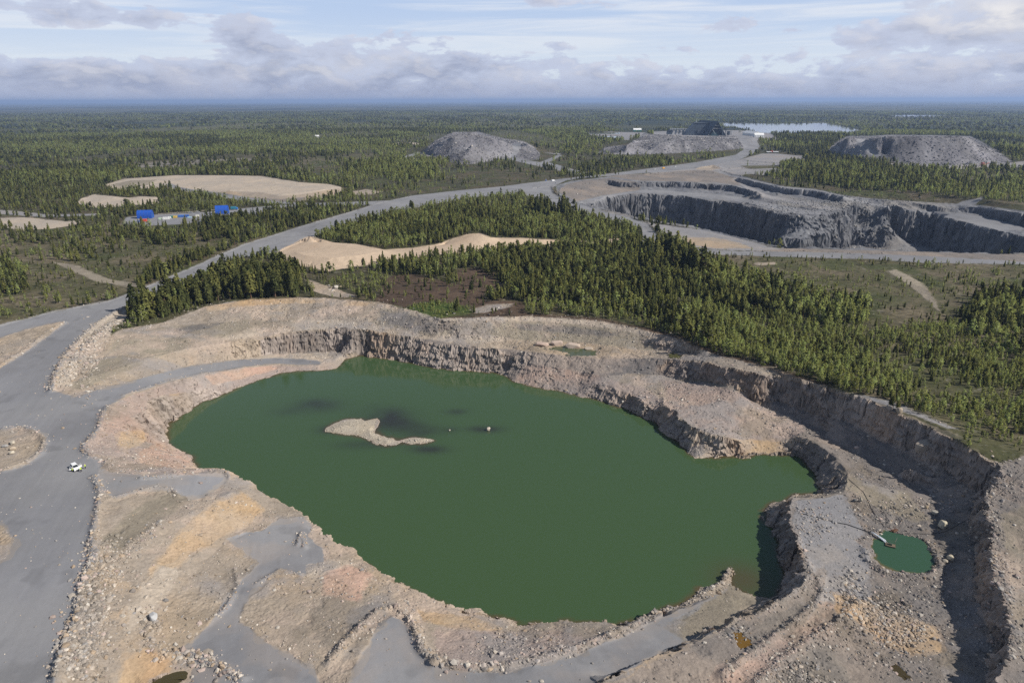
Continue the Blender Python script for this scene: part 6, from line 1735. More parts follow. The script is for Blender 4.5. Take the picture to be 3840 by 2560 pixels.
# ------------------------------------------------------------------ built things
class MB:
    """collects boxes, tubes and prisms into one mesh"""
    def __init__(self):
        self.v, self.f = [], []

    def add(self, V, F):
        b = len(self.v)
        self.v += [tuple(map(float, p)) for p in V]; self.f += [tuple(b + i for i in q) for q in F]
        return self

    def box(self, x0, x1, y0, y1, z0, z1, bev=0.0):
        if bev <= 0:
            V = [(x, y, z) for z in (z0, z1) for x, y in ((x0, y0), (x1, y0), (x1, y1), (x0, y1))]
            return self.add(V, [(0, 3, 2, 1), (4, 5, 6, 7), (0, 1, 5, 4), (1, 2, 6, 5), (2, 3, 7, 6), (3, 0, 4, 7)])
        b = bev
        P = [(x0 + b, y0), (x1 - b, y0), (x1, y0 + b), (x1, y1 - b), (x1 - b, y1), (x0 + b, y1), (x0, y1 - b), (x0, y0 + b)]
        Q = [(min(max(x, x0 + b), x1 - b), min(max(y, y0 + b), y1 - b)) for x, y in P]
        V = [(x, y, z0) for x, y in P] + [(x, y, z1 - b) for x, y in P] + [(x, y, z1) for x, y in Q]
        F = [tuple(range(7, -1, -1)), tuple(range(16, 24))]
        for k in range(8):
            n = (k + 1) % 8
            F += [(k, n, 8 + n, 8 + k), (8 + k, 8 + n, 16 + n, 16 + k)]
        return self.add(V, F)

    def tube(self, pts, r, sides=6, r1=None):
        pts = [np.array(p, float) for p in pts]; n = len(pts)
        V, F = [], []
        for i, p in enumerate(pts):
            d = pts[min(i + 1, n - 1)] - pts[max(i - 1, 0)]; d /= max(np.linalg.norm(d), 1e-9)
            a = np.cross(d, (0, 0, 1) if abs(d[2]) < .9 else (1, 0, 0)); a /= np.linalg.norm(a); b = np.cross(d, a)
            rr = r if r1 is None else r + (r1 - r) * i / (n - 1)
            for k in range(sides):
                t = 6.2832 * k / sides
                V.append(p + (a * math.cos(t) + b * math.sin(t)) * rr)
        for i in range(n - 1):
            for k in range(sides):
                F.append((i * sides + k, i * sides + (k + 1) % sides, (i + 1) * sides + (k + 1) % sides, (i + 1) * sides + k))
        F += [tuple(range(sides - 1, -1, -1)), tuple(range((n - 1) * sides, n * sides))]
        return self.add(V, F)

    def prism(self, prof, y0, y1):
        """profile in x, z pulled along y"""
        n = len(prof)
        V = [(x, y0, z) for x, z in prof] + [(x, y1, z) for x, z in prof]
        F = [tuple(range(n)), tuple(range(2 * n - 1, n - 1, -1))] + [(k, n + k, n + (k + 1) % n, (k + 1) % n) for k in range(n)]
        return self.add(V, F)

    def poly(self, pts):
        return self.add(pts, [tuple(range(len(pts)))])

    def build(self, name, mat, parent=None, smooth=False):
        me = bpy.data.meshes.new(name)
        me.from_pydata(self.v, [], self.f); me.update()
        if mat: me.materials.append(mat)
        if smooth:
            me.polygons.foreach_set('use_smooth', np.ones(len(me.polygons), bool))
        o = bpy.data.objects.new(name, me); COL.objects.link(o)
        if parent is not None: o.parent = parent
        return o


def spot(u, v):
    """the place on the land seen at (u, v)"""
    z = 0.0
    for _ in range(8):
        x, y = pt(u, v, z); z = float(sample(GZ, [x], [y])[0])
    return x, y, z


def empty(name, loc, rz=0.0):
    o = bpy.data.objects.new(name, None); o.empty_display_size = .5
    o.location = loc; o.rotation_euler = (0, 0, rz); COL.objects.link(o)
    return o


_mats = {}


def paint(col, rough=.45, metal=0.0, spec=.5, var=0.0):
    k = (col, rough, metal, spec, var)
    if k not in _mats:
        _mats[k] = plain("paint %d" % len(_mats), col, rough, metal, spec, var)
    return _mats[k]


WHITE, GLASS, TYRE, STEEL = (.80, .80, .80), (.02, .025, .03), (.025, .025, .027), (.30, .31, .32)


def car(u, v, rz, label, col=WHITE, doors=False, pickup=False, group=None, name="parked_car", dz=0.0):
    x, y, z = spot(u, v)
    t = empty(name, (x, y, z + dz), rz)
    P = paint(col, .3)
    b = MB()
    b.prism([(-2.28, .48), (-2.34, .85), (-2.26, 1.04), (-1.2, 1.10), (.95, 1.10), (1.95, 1.00), (2.28, .82), (2.34, .48), (1.95, .34), (-1.95, .34)], -.93, .93)
    b.prism([(.95, 1.09), (1.9, 1.0), (1.85, 1.03), (1.0, 1.14)], -.75, .75)
    body = b.build("body", P, t)
    c = MB()
    x0 = -2.12 if not pickup else -.75
    V = [(x0, -.86, 1.1), (1.02, -.86, 1.1), (1.02, .86, 1.1), (x0, .86, 1.1), (x0 + .22, -.70, 1.74), (.28, -.70, 1.74), (.28, .70, 1.74), (x0 + .22, .70, 1.74)]
    c.add(V, [(0, 3, 2, 1), (0, 1, 5, 4), (1, 2, 6, 5), (2, 3, 7, 6), (3, 0, 4, 7)])
    c.build("glasshouse", paint(GLASS, .08), t)
    r = MB(); r.box(x0 + .17, .33, -.73, .73, 1.73, 1.80, .05)
    for s_ in (-1, 1):
        for q in (0.0, .5, 1.0):
            xa = x0 + .03 + (.97 - x0) * q; xb = x0 + .24 + (.04 - x0) * q
            r.tube([(xa, s_ * .865, 1.1), (xb, s_ * .71, 1.74)], .05, 4)
    r.build("roof", P, t)
    for sx in (1.42, -1.42):
        for s_ in (-1, 1):
            w = MB(); w.tube([(sx, s_ * .72, .36), (sx, s_ * .95, .36)], .37, 14)
            wh = w.build("wheel", paint(TYRE, .8), t)
            MB().tube([(sx, s_ * .95, .36), (sx, s_ * .965, .36)], .22, 10).build("rim", paint(STEEL, .35, .8), wh)
    for s_ in (-1, 1):
        MB().box(2.24, 2.335, s_ * .78 - .14, s_ * .78 + .14, .72, .86).build("headlight", paint((.75, .78, .8), .1), t)
        MB().box(.72, .92, s_ * 1.04 - .09, s_ * 1.04 + .09, 1.05, 1.2).build("mirror", P, t)
    MB().box(2.30, 2.36, -.55, .55, .52, .72).build("grille", paint((.03, .03, .03), .5), t)
    if pickup:
        MB().box(-2.2, -.85, -.75, .75, 1.05, 1.11).build("load_bed", paint((.05, .05, .05), .7), t)
    if doors:
        for s_ in (-1, 1):
            d = empty("door", (.92, s_ * .93, 0), s_ * R(-62)); d.parent = t
            MB().box(-1.08, 0, -.035, .035, .42, 1.10).build("door_panel", P, d)
            m = MB()
            for a_, b_ in (((-1.04, 1.1), (-.92, 1.66)), ((-.92, 1.66), (-.42, 1.66)), ((-.42, 1.66), (-.02, 1.1))):
                m.tube([(a_[0], 0, a_[1]), (b_[0], 0, b_[1])], .035, 4)
            m.build("door_frame", P, d)
    return tag(t, label, 'car' if not pickup else 'pickup', group)


HEAD = np.array(pt((240 + 790 * .05102) * .6125, (1700 + 930 * .05102) * .6125, 1.75)) - np.array(pt((240 + 555 * .05102) * .6125, (1700 + 700 * .05102) * .6125, 1.75))
CAR_RZ = math.atan2(HEAD[1], HEAD[0])
car(173.6, 1076.0, CAR_RZ, "white estate car standing on the wide grey gravel with both front doors open", doors=True)


# --- people in high-visibility clothing
def skin_mesh(name, joints, edges, mat, root=0, sub=1):
    me = bpy.data.meshes.new(name)
    me.from_pydata([j[0] for j in joints], edges, [])
    o = bpy.data.objects.new(name, me); COL.objects.link(o)
    md = o.modifiers.new("skin", 'SKIN'); md.use_smooth_shade = True
    for k, (p, r) in enumerate(joints):
        sv = me.skin_vertices[0].data[k]; rr = r if isinstance(r, tuple) else (r, r); sv.radius = rr
        sv.use_root = (k == root)
    sb = o.modifiers.new("sub", 'SUBSURF'); sb.levels = sub; sb.render_levels = sub
    dg = bpy.context.evaluated_depsgraph_get()
    m2 = bpy.data.meshes.new_from_object(o.evaluated_get(dg))
    m2.name = name; m2.materials.clear(); m2.materials.append(mat)
    bpy.data.objects.remove(o)
    o2 = bpy.data.objects.new(name, m2); COL.objects.link(o2)
    return o2


SKIN = paint((.50, .33, .25), .6)
HIVIS = paint((.55, .78, .03), .7)
DARK = paint((.03, .03, .035), .85)


def person(u, v, rz, label, lean=0.0, crouch=0.0, reach=0.0, hat=(.75, .60, .35)):
    x, y, z = spot(u, v)
    t = empty("person", (x, y, z), rz)
    hip = .95 - .42 * crouch
    cl, sl = math.cos(lean), math.sin(lean)

    def up(d, f=0.0, s=0.0):                    # along the leaning back: d up, f forward, s sideways
        return (f * cl + d * sl, s, hip + d * cl - f * sl)
    J = {'pelvis': ((0, 0, hip), (.14, .11)), 'belly': (up(.20), (.14, .10)), 'chest': (up(.40), (.16, .11)), 'neck': (up(.56), .06), 'head': (up(.66, .02), (.085, .095)), 'crown': (up(.80, .02), (.07, .085)), 'nose': (up(.70, .12), .02)}
    for s, n in ((1, 'l'), (-1, 'r')):
        J['hip' + n] = ((0, s * .10, hip - .05), .09)
        J['knee' + n] = ((.05 + .40 * crouch, s * (.12 + .05 * crouch), .50 - .06 * crouch), .06)
        J['ankle' + n] = ((-.02 - .12 * crouch * (s > 0), s * .13, .09), .042)
        J['toe' + n] = ((.19 - .1 * crouch * (s > 0), s * .15, .045), .04)
        J['sh' + n] = (up(.48, 0, s * .19), .06)
        J['elbow' + n] = (up(.20 + .18 * reach, .05 + .22 * reach, s * .25), .042)
        J['wrist' + n] = (up(-.04 + .36 * reach, .12 + .42 * reach, s * .22), .03)
        J['palm' + n] = (up(-.12 + .40 * reach, .15 + .48 * reach, s * .21), (.035, .02))
    names = list(J); idx = {n: i for i, n in enumerate(names)}
    E = [('pelvis', 'belly'), ('belly', 'chest'), ('chest', 'neck'), ('neck', 'head'), ('head', 'crown'), ('head', 'nose')]
    for n in 'lr':
        E += [('pelvis', 'hip' + n), ('hip' + n, 'knee' + n), ('knee' + n, 'ankle' + n), ('ankle' + n, 'toe' + n), ('chest', 'sh' + n), ('sh' + n, 'elbow' + n), ('elbow' + n, 'wrist' + n), ('wrist' + n, 'palm' + n)]
    joints = [J[n] for n in names]; edges = [(idx[a], idx[b]) for a, b in E]
    for s, n in ((1, 'l'), (-1, 'r')):
        w = np.array(J['palm' + n][0]); d = w - np.array(J['wrist' + n][0]); d /= np.linalg.norm(d)
        for k, (off, ln) in enumerate(((-.03, .075), (-.01, .09), (.01, .085), (.03, .065), (.045, .05))):
            p = w + d * (ln * .55) + np.array((0, off, 0)); q = w + d * ln + np.array((.015, off * 1.2, -.01))
            b = len(joints)
            joints += [(tuple(p), .010), (tuple(q), .008)]; edges += [(idx['palm' + n], b), (b, b + 1)]
    body = skin_mesh("body", joints, edges, SKIN); body.parent = t

    def shell(nm, keys, E2, grow, mat):
        ii = {k: i for i, k in enumerate(keys)}
        js = [(J[k][0], tuple(q + grow for q in J[k][1]) if isinstance(J[k][1], tuple) else J[k][1] + grow) for k in keys]
        o = skin_mesh(nm, js, [(ii[a], ii[b]) for a, b in E2], mat); o.parent = t
    shell("jacket", ['pelvis', 'belly', 'chest', 'shl', 'elbowl', 'wristl', 'shr', 'elbowr', 'wristr'], [('pelvis', 'belly'), ('belly', 'chest'), ('chest', 'shl'), ('shl', 'elbowl'), ('elbowl', 'wristl'), ('chest', 'shr'), ('shr', 'elbowr'), ('elbowr', 'wristr')], .05, HIVIS)
    shell("trousers", ['pelvis', 'hipl', 'kneel', 'anklel', 'hipr', 'kneer', 'ankler'], [('pelvis', 'hipl'), ('hipl', 'kneel'), ('kneel', 'anklel'), ('pelvis', 'hipr'), ('hipr', 'kneer'), ('kneer', 'ankler')], .025, DARK)
    h = MB(); c_ = np.array(J['crown'][0])
    V = [(c_[0] + r_ * math.cos(a), c_[1] + r_ * math.sin(a), c_[2] + zz) for r_, zz in ((.13, -.03), (.12, .03), (.085, .085), (.03, .105)) for a in np.linspace(0, 6.2832, 10, endpoint=False)]
    F = [(i * 10 + k, i * 10 + (k + 1) % 10, (i + 1) * 10 + (k + 1) % 10, (i + 1) * 10 + k) for i in range(3) for k in range(10)] + [tuple(range(30, 40))]
    h.add(V, F).build("helmet", paint(hat, .4), t, True)
    return tag(t, label, 'person')


def zc(zx, zy):
    return (240 + zx * .05102) * .6125, (1700 + zy * .05102) * .6125


person(*zc(1600, 1085), R(190), "person in yellow high-visibility jacket and black trousers standing apart beside the white car")
person(*zc(1285, 1320), R(140), "person in yellow high-visibility jacket bending over the bonnet of the white car", lean=.75, reach=.7)
person(*zc(590, 1290), R(20), "person in yellow high-visibility jacket crouching by the open door of the white car", lean=.45, crouch=.8, reach=.4)


# --- blue halls and the yard of containers
def hall(u, v, rz, L_, D_, Hh, label):
    x, y, z = spot(u, v)
    t = empty("storage_hall", (x, y, z - .1), rz)
    n = 12
    prof = []
    for k in range(n + 1):
        a = math.pi * k / n
        prof.append((-math.cos(a) * D_ / 2 * (1 - .0 * math.sin(a)), Hh * (math.sin(a) ** .72)))
    B1, B2 = paint((.015, .085, .42), .5, 0, .4, .06), paint((.012, .065, .33), .5)
    m = MB()
    for i in range(n):
        (xa, za), (xb, zb) = prof[i], prof[i + 1]
        m.poly([(-L_ / 2, xa, za), (L_ / 2, xa, za), (L_ / 2, xb, zb), (-L_ / 2, xb, zb)])
    m.build("roof", B1, t, True)
    for s_ in (-1, 1):
        m = MB(); m.poly([(s_ * (L_ / 2 - .05), p[0], p[1]) for p in prof]); m.build("end_wall", B2, t)
        MB().box(s_ * L_ / 2 - .08, s_ * L_ / 2 + .08, -D_ * .22, D_ * .22, 0, Hh * .62).build("door", paint((.02, .09, .30), .5), t)
    for q in (-.5, -.25, 0, .25, .5):
        m = MB(); m.tube([(q * L_, p[0] * 1.01, p[1] * 1.01) for p in prof], .12, 4); m.build("rib", B2, t)
    return tag(t, label, 'hall', 'blue storage halls')


def yz(zx, zy):
    return (480 + zx * .20408) * .6125, (740 + zy * .20408) * .6125


hall(*yz(328, 372), R(8), 14.5, 9, 8.6, "blue arched storage hall above the red container")
hall(*yz(1738, 292), R(14), 13.5, 9, 9.2, "blue arched storage hall half hidden by trees beside the teal truck")


def container(u, v, rz, size, col, label, name="container", cat="container", group="containers in the yard of the blue halls"):
    x, y, z = spot(u, v)
    l, w, h = size
    t = empty(name, (x, y, z), rz)
    m = MB(); m.box(-l / 2, l / 2, -w / 2, w / 2, .12, h - .05)
    k = int(l / .45)
    for i in range(k):
        xx = -l / 2 + .25 + i * (l - .5) / max(1, k - 1)
        m.box(xx - .08, xx + .08, -w / 2 - .04, w / 2 + .04, .2, h - .15)
    m.build("body", paint(col, .55), t)
    m = MB()
    for sx in (-1, 1):
        for sy in (-1, 1):
            m.box(sx * l / 2 - .09, sx * l / 2 + .09, sy * w / 2 - .09, sy * w / 2 + .09, 0, h)
    m.build("corner_posts", paint(tuple(c * .8 for c in col), .55), t)
    m = MB(); m.box(l / 2 + .03, l / 2 + .07, -w / 2 + .12, w / 2 - .12, .25, h - .2); m.box(l / 2 + .07, l / 2 + .12, -.03, .03, .3, h - .3); m.build("door", paint(tuple(c * .9 for c in col), .5), t)
    return tag(t, label, cat, group)


for zx, zy, rz, sz, col, lab in [
    (290, 438, 8, (6.2, 2.5, 2.7), (.62, .10, .07), "red container in front of the blue hall"),
    (200, 443, 8, (2.6, 1.8, 1.2), (.05, .14, .45), "small blue container left of the red container"),
    (700, 402, 8, (6.0, 2.5, 2.7), (.78, .78, .75), "long white container in the middle of the container row"),
    (768, 385, 8, (2.2, 2.2, 2.2), (.75, .77, .76), "narrow white container right of the long white one"),
    (592, 405, 8, (2.4, 2.2, 2.3), (.55, .66, .50), "pale green container at the left end of the row"),
    (812, 362, 8, (3.2, 2.2, 1.7), (.03, .24, .19), "green container between the white and the yellow container"),
    (868, 372, 8, (3.2, 2.2, 2.3), (.62, .44, .08), "yellow container right of the green container"),
    (985, 358, 8, (6.0, 2.4, 2.4), (.05, .17, .52), "long blue container with a pale top in the yard"),
    (1085, 356, 8, (4.0, 2.4, 2.6), (.04, .13, .42), "dark blue container right of the long blue container"),
    (1132, 372, 8, (3.4, 2.0, 1.4), (.40, .60, .70), "low pale blue container in front of the dark blue one"),
    (1276, 350, 8, (3.0, 2.3, 2.0), (.74, .72, .62), "cream container standing alone in the yard"),
]:
    container(*yz(zx, zy), R(rz), sz, col, lab)

# teal truck beside the right-hand hall
x, y, z = spot(*yz(1965, 222)); tr = empty("box_truck", (x, y, z), R(5))
MB().box(-4.4, 1.2, -1.25, 1.25, 1.0, 3.7, .06).build("cargo_box", paint((.03, .22, .32), .5), tr)
MB().prism([(1.4, .6), (1.4, 3.0), (2.4, 3.0), (3.2, 2.0), (3.2, .6)], -1.2, 1.2).build("cab", paint((.03, .16, .45), .4), tr)
MB().box(2.62, 2.68, -1.0, 1.0, 2.1, 2.6).build("windscreen", paint(GLASS, .1), tr)
for sx in (-3.2, -2.2, 2.3):
    for sy in (-1, 1):
        MB().tube([(sx, sy * .95, .5), (sx, sy * 1.25, .5)], .5, 12).build("wheel", paint(TYRE, .8), tr)
tag(tr, "teal box truck with a blue cab beside the right-hand blue hall", 'truck')

# rail fence behind the yard
pa, pb = np.array(spot(*yz(560, 318))), np.array(spot(*yz(1600, 240)))
fe = empty("rail_fence", tuple(pa))
nn = 18
for i in range(nn):
    p = pa + (pb - pa) * i / (nn - 1); zz = float(sample(GZ, [p[0]], [p[1]])[0])
    MB().box(p[0] - pa[0] - .08, p[0] - pa[0] + .08, p[1] - pa[1] - .08, p[1] - pa[1] + .08, zz - pa[2] - .3, zz - pa[2] + 1.5).build("post", paint((.42, .38, .30), .8), fe)
for hgt in (.8, 1.35):
    m = MB(); m.tube([(*(pa + (pb - pa) * i / (nn - 1) - pa)[:2], float(sample(GZ, [pa[0] + (pb - pa)[0] * i / (nn - 1)], [pa[1] + (pb - pa)[1] * i / (nn - 1)])[0]) - pa[2] + hgt) for i in range(nn)], .09, 4); m.build("rail", paint((.48, .44, .36), .8), fe)
tag(fe, "pale timber rail fence along the back of the container yard", 'fence')
car(*yz(1148, 286), R(5), "grey pickup parked by the rail fence, left of the other one", (.33, .34, .36), pickup=True, group="pickups by the rail fence", name="pickup_truck")
car(*yz(1282, 277), R(5), "grey pickup parked by the rail fence, nearer to the right hall", (.38, .39, .40), pickup=True, group="pickups by the rail fence", name="pickup_truck")


# --- vehicles far off on the haul roads
def dz3(zx, zy):
    return (2160 + zx * .3316) * .6125, (440 + zy * .3316) * .6125


def van(u, v, rz, label, col, group="vehicles along the haul road"):
    x, y, z = spot(u, v); t = empty("van", (x, y, z), rz)
    MB().prism([(-2.8, .4), (-2.8, 2.3), (-2.6, 2.45), (1.2, 2.45), (2.1, 1.4), (2.8, 1.15), (2.9, .4)], -1, 1).build("body", paint(col, .35), t)
    MB().poly([(1.3, -.85, 2.36), (1.3, .85, 2.36), (2.12, .85, 1.42), (2.12, -.85, 1.42)]).build("windscreen", paint(GLASS, .1), t).location = (.03, 0, .03)
    for sx in (-1.8, 1.8):
        for sy in (-1, 1):
            MB().tube([(sx, sy * .8, .38), (sx, sy * 1.03, .38)], .38, 12).build("wheel", paint(TYRE, .8), t)
    return tag(t, label, 'van', group)


car(*dz3(890, 588), R(25), "white pickup leftmost of the vehicles parked along the haul road", WHITE, pickup=True, group="vehicles along the haul road", name="pickup_truck")
van(*dz3(990, 578), R(25), "orange van parked between two white vehicles on the haul road", (.75, .38, .03))
car(*dz3(1122, 558), R(20), "white car parked on the haul road right of the orange van", WHITE, group="vehicles along the haul road")
van(1270.6, 415.5, R(30), "white van at the road junction above the big pit", WHITE)
x, y, z = spot(1254, 415); bt = empty("portable_toilet", (x, y, z), .3)
MB().box(-.6, .6, -.6, .6, 0, 2.2, .05).build("cabin", paint((.04, .12, .4), .5), bt)
MB().box(-.66, .66, -.66, .66, 2.2, 2.4, .1).build("roof", paint((.6, .62, .65), .5), bt)
MB().box(.6, .64, -.45, .45, .1, 2.0).build("door", paint((.05, .16, .5), .5), bt)
tag(bt, "small blue cabin beside the white van at the road junction", 'cabin')
car(2343, 429, R(170), "white car on the track at the far right of the open ground", WHITE)

# tank wagons and red lorry on the yard beyond the pit
for zx, lab in ((2182, "white tank wagon left of the red lorry on the far yard"), (2258, "white tank wagon right of the red lorry on the far yard")):
    x, y, z = spot(*dz3(zx, 400)); t = empty("tank_wagon", (x, y, z), R(-8))
    MB().tube([(-6, 0, 2.2), (-5.6, 0, 2.2), (5.6, 0, 2.2), (6, 0, 2.2)], 1.3, 12).build("tank", paint(WHITE, .35), t)
    MB().box(-6, 6, -.9, .9, .6, .95).build("chassis", paint((.08, .08, .08), .7), t)
    for sx in (-4.6, -3.2, 4.0):
        MB().tube([(sx, -1.2, .55), (sx, 1.2, .55)], .55, 12).build("wheel", paint(TYRE, .8), t)
    tag(t, lab, 'tank wagon', 'tank wagons on the far yard')
x, y, z = spot(*dz3(2219, 394)); t = empty("lorry", (x, y, z), R(-8))
MB().box(-4, 1.6, -1.25, 1.25, 1.0, 3.9, .05).build("cargo_box", paint((.55, .06, .06), .5), t)
MB().prism([(1.8, .6), (1.8, 3.2), (3.2, 3.2), (3.9, 1.8), (3.9, .6)], -1.2, 1.2).build("cab", paint(WHITE, .4), t)
for sx in (-2.8, 2.8):
    MB().tube([(sx, -1.25, .5), (sx, 1.25, .5)], .5, 12).build("wheel", paint(TYRE, .8), t)
tag(t, "red and white lorry between the two tank wagons", 'lorry')


def digger(u, v, rz, sc, col, label, cat):
    x, y, z = spot(u, v); t = empty("excavator" if cat == 'excavator' else "crusher", (x, y, z), rz); t.scale = (sc,) * 3
    P = paint(col, .5)
    for s_ in (-1, 1):
        MB().box(-2.2, 2.2, s_ * 1.3 - .35, s_ * 1.3 + .35, 0, .9, .3).build("track", paint((.04, .04, .04), .8), t)
    MB().box(-2.2, 1.4, -1.3, 1.3, 1.0, 2.4, .2).build("body", P, t)
    if cat == 'excavator':
        cb = MB().box(.2, 1.5, .2, 1.3, 2.4, 3.4, .1).build("cab", P, t)
        MB().box(1.48, 1.53, .3, 1.2, 2.5, 3.3).build("window", paint(GLASS, .1), cb)
        MB().tube([(1.4, -.3, 1.8), (3.6, -.3, 4.4), (6.2, -.3, 3.8)], .32, 6).build("boom", P, t)
        MB().tube([(6.2, -.3, 3.8), (6.9, -.3, 1.4)], .24, 6).build("arm", P, t)
        MB().prism([(6.4, 1.5), (7.4, 1.5), (7.3, .5), (6.6, .4)], -.9, .3).build("bucket", paint((.1, .1, .1), .6), t)
    else:
        MB().prism([(-2.4, 2.4), (-3.2, 4.2), (.2, 4.2), (-.4, 2.4)], -1.5, 1.5).build("hopper", P, t)
        MB().tube([(1.4, 0, 1.2), (7.5, 0, 3.6)], .55, 4).build("conveyor", P, t)
        MB().tube([(-2.4, 0, 1.2), (-5.5, 0, 2.2)], .45, 4).build("side_conveyor", P, t)
    return tag(t, label, cat)


digger(2259, 378, R(12), 1.6, (.36, .13, .10), "red mobile crusher at the foot of the wide rock heap", 'crusher')
digger(1862, 360, R(170), 1.7, (.70, .55, .06), "yellow excavator at the forest edge left of the wide rock heap", 'excavator')
digger(1846, 361, R(10), 1.4, (.20, .42, .16), "green excavator beside the yellow excavator", 'excavator')

# long white tunnel of sheeting near the wide heap
xa, ya, za = spot(2127, 398.5); xb, yb, zb = spot(2175, 399.5)
tl = math.hypot(xb - xa, yb - ya); tt = empty("white_tunnel", ((xa + xb) / 2, (ya + yb) / 2, (za + zb) / 2), math.atan2(yb - ya, xb - xa))
arc = [(-math.cos(math.pi * k / 8) * 3, math.sin(math.pi * k / 8) * 2.6) for k in range(9)]
m = MB()
for i in range(8):
    m.poly([(-tl / 2, arc[i][0], arc[i][1]), (tl / 2, arc[i][0], arc[i][1]), (tl / 2, arc[i + 1][0], arc[i + 1][1]), (-tl / 2, arc[i + 1][0], arc[i + 1][1])])
m.build("cover", paint((.78, .80, .80), .5), tt, True)
for s_ in (-1, 1):
    MB().poly([(s_ * tl / 2, p[0], p[1]) for p in arc]).build("end_wall", paint((.6, .62, .62), .6), tt)
tag(tt, "long low white sheeted tunnel on the open ground below the wide rock heap", 'tunnel')

# --- the mill: triangular ore hall, main hall, silo row, canopy, tents, sheds
SHEET = plain("dark blue grey sheeting", (.040, .055, .075), .5, 0, .4, .10, .15)
SHEET2 = plain("grey blue sheeting", (.075, .090, .110), .55, 0, .4, .10, .15)
CONC = plain("pale grey concrete and steel", (.30, .32, .33), .7, 0, .3, .10, .2)


def at_level(u, v, z):
    x, y = pt(u, v, z); return np.array((x, y, z))


ZB = spot(1646, 312)[2]
A0, A1 = at_level(1624, 311.5, ZB), at_level(1668, 311.5, ZB)
ax_ = (A1 - A0); span = float(np.linalg.norm(ax_)); rzA = math.atan2(ax_[1], ax_[0])
Hh = 31.0 / (FOC * D_PX / W_PX) * float(A0[1])            # height seen, in metres
Hh = abs(at_level(1646, 281, 0)[1] * 0 + Hh)
ah = empty("ore_hall", tuple((A0 + A1) / 2), rzA)
dlen = span * 1.7
sk = (-span * .62, dlen)                                   # the ridge runs back to the left
def P3(f, h, b): return (f * span / 2 + sk[0] * b, sk[1] * b, h * Hh)
th = 1.6
MB().add([P3(-1, 0, 0), P3(0, 1, 0), P3(0, 1, 1), P3(-1, 0, 1), P3(-.94, 0, 0), P3(0, .94, 0), P3(0, .94, 1), P3(-.94, 0, 1)], [(0, 1, 2, 3), (7, 6, 5, 4), (0, 4, 5, 1), (3, 2, 6, 7), (0, 3, 7, 4), (1, 5, 6, 2)]).build("roof_slope", SHEET, ah)
MB().add([P3(1, 0, 0), P3(0, 1, 0), P3(0, 1, 1), P3(1, 0, 1), P3(.94, 0, 0), P3(0, .94, 0), P3(0, .94, 1), P3(.94, 0, 1)], [(3, 2, 1, 0), (4, 5, 6, 7), (1, 5, 4, 0), (7, 6, 2, 3), (4, 7, 3, 0), (2, 6, 5, 1)]).build("roof_slope", SHEET, ah)
m = MB()
for b in (.02, .25):
    m.tube([P3(-.5, .5, b), P3(.5, .5, b)], .7, 4); m.tube([P3(-.3, .7, b), P3(.3, .7, b)], .7, 4)
    m.tube([P3(-.52, .5, b), P3(-.1, .1, b)], .5, 4); m.tube([P3(.5, .5, b), P3(.72, .02, b)], .8, 4); m.tube([P3(-.3, .7, b), P3(0, .95, b)], .5, 4); m.tube([P3(.3, .7, b), P3(0, .95, b)], .5, 4)
m.build("frame", CONC, ah)
MB().poly([P3(-.94, 0, .98), P3(.94, 0, .98), P3(0, .94, .98)]).build("end_wall", SHEET, ah)
cone = MB(); n = 14
cone.add([(math.cos(6.283 * k / n) * span * .30 - span * .08, 22 + math.sin(6.283 * k / n) * 16, 0) for k in range(n)] + [(-span * .08, 22, Hh * .34)], [(k, (k + 1) % n, n) for k in range(n)])
cone.build("ore_pile", paint((.20, .30, .28), .9), ah)
tag(ah, "dark triangular ore hall with an open braced gable at the mill", 'ore hall')


def block(name, corners, z0, h, mat, label, cat, parts=()):
    """a building whose front foot runs between two seen points"""
    a, b = at_level(corners[0][0], corners[0][1], z0), at_level(corners[1][0], corners[1][1], z0)
    d = b - a; w = float(np.linalg.norm(d)); rz = math.atan2(d[1], d[0])
    t = empty(name, tuple((a + b) / 2), rz)
    return t, w, h


hs = float(A0[1]) / (FOC * D_PX / W_PX)                    # metres per picture unit at the mill
t, w, h = block("mill_hall", ((1573, 310.5), (1626, 310.5)), ZB, 0, None, "", "")
h = 26 * hs
MB().add([(-w / 2, 6, 0), (w / 2, 6, 0), (w / 2, 60, 0), (-w / 2, 60, 0), (-w * .06, 12, h), (w / 2, 12, h), (w / 2, 55, h), (-w * .06, 55, h)], [(0, 3, 2, 1), (4, 5, 6, 7), (0, 1, 5, 4), (1, 2, 6, 5), (2, 3, 7, 6), (3, 0, 4, 7)]).build("wall", SHEET, t)
MB().box(-w * .10, w * .52, 10, 57, h + .02, h + 1.4).build("roof", SHEET2, t)
MB().box(w * .05, w * .45, 4.6, 6.0, 0, h * .55).build("lean_to", SHEET2, t)
for k in range(5):
    MB().box(-w * .38 + k * w * .12, -w * .38 + k * w * .12 + 3, 5.7, 6.1, 2, 5).build("door", paint((.2, .22, .24), .5), t)
MB().tube([(0, 20, h), (0, 20, h + 8 * hs)], .9, 8).build("chimney", CONC, t)
tag(t, "large dark blue mill hall with a sloping left side, behind the triangular hall", 'mill')

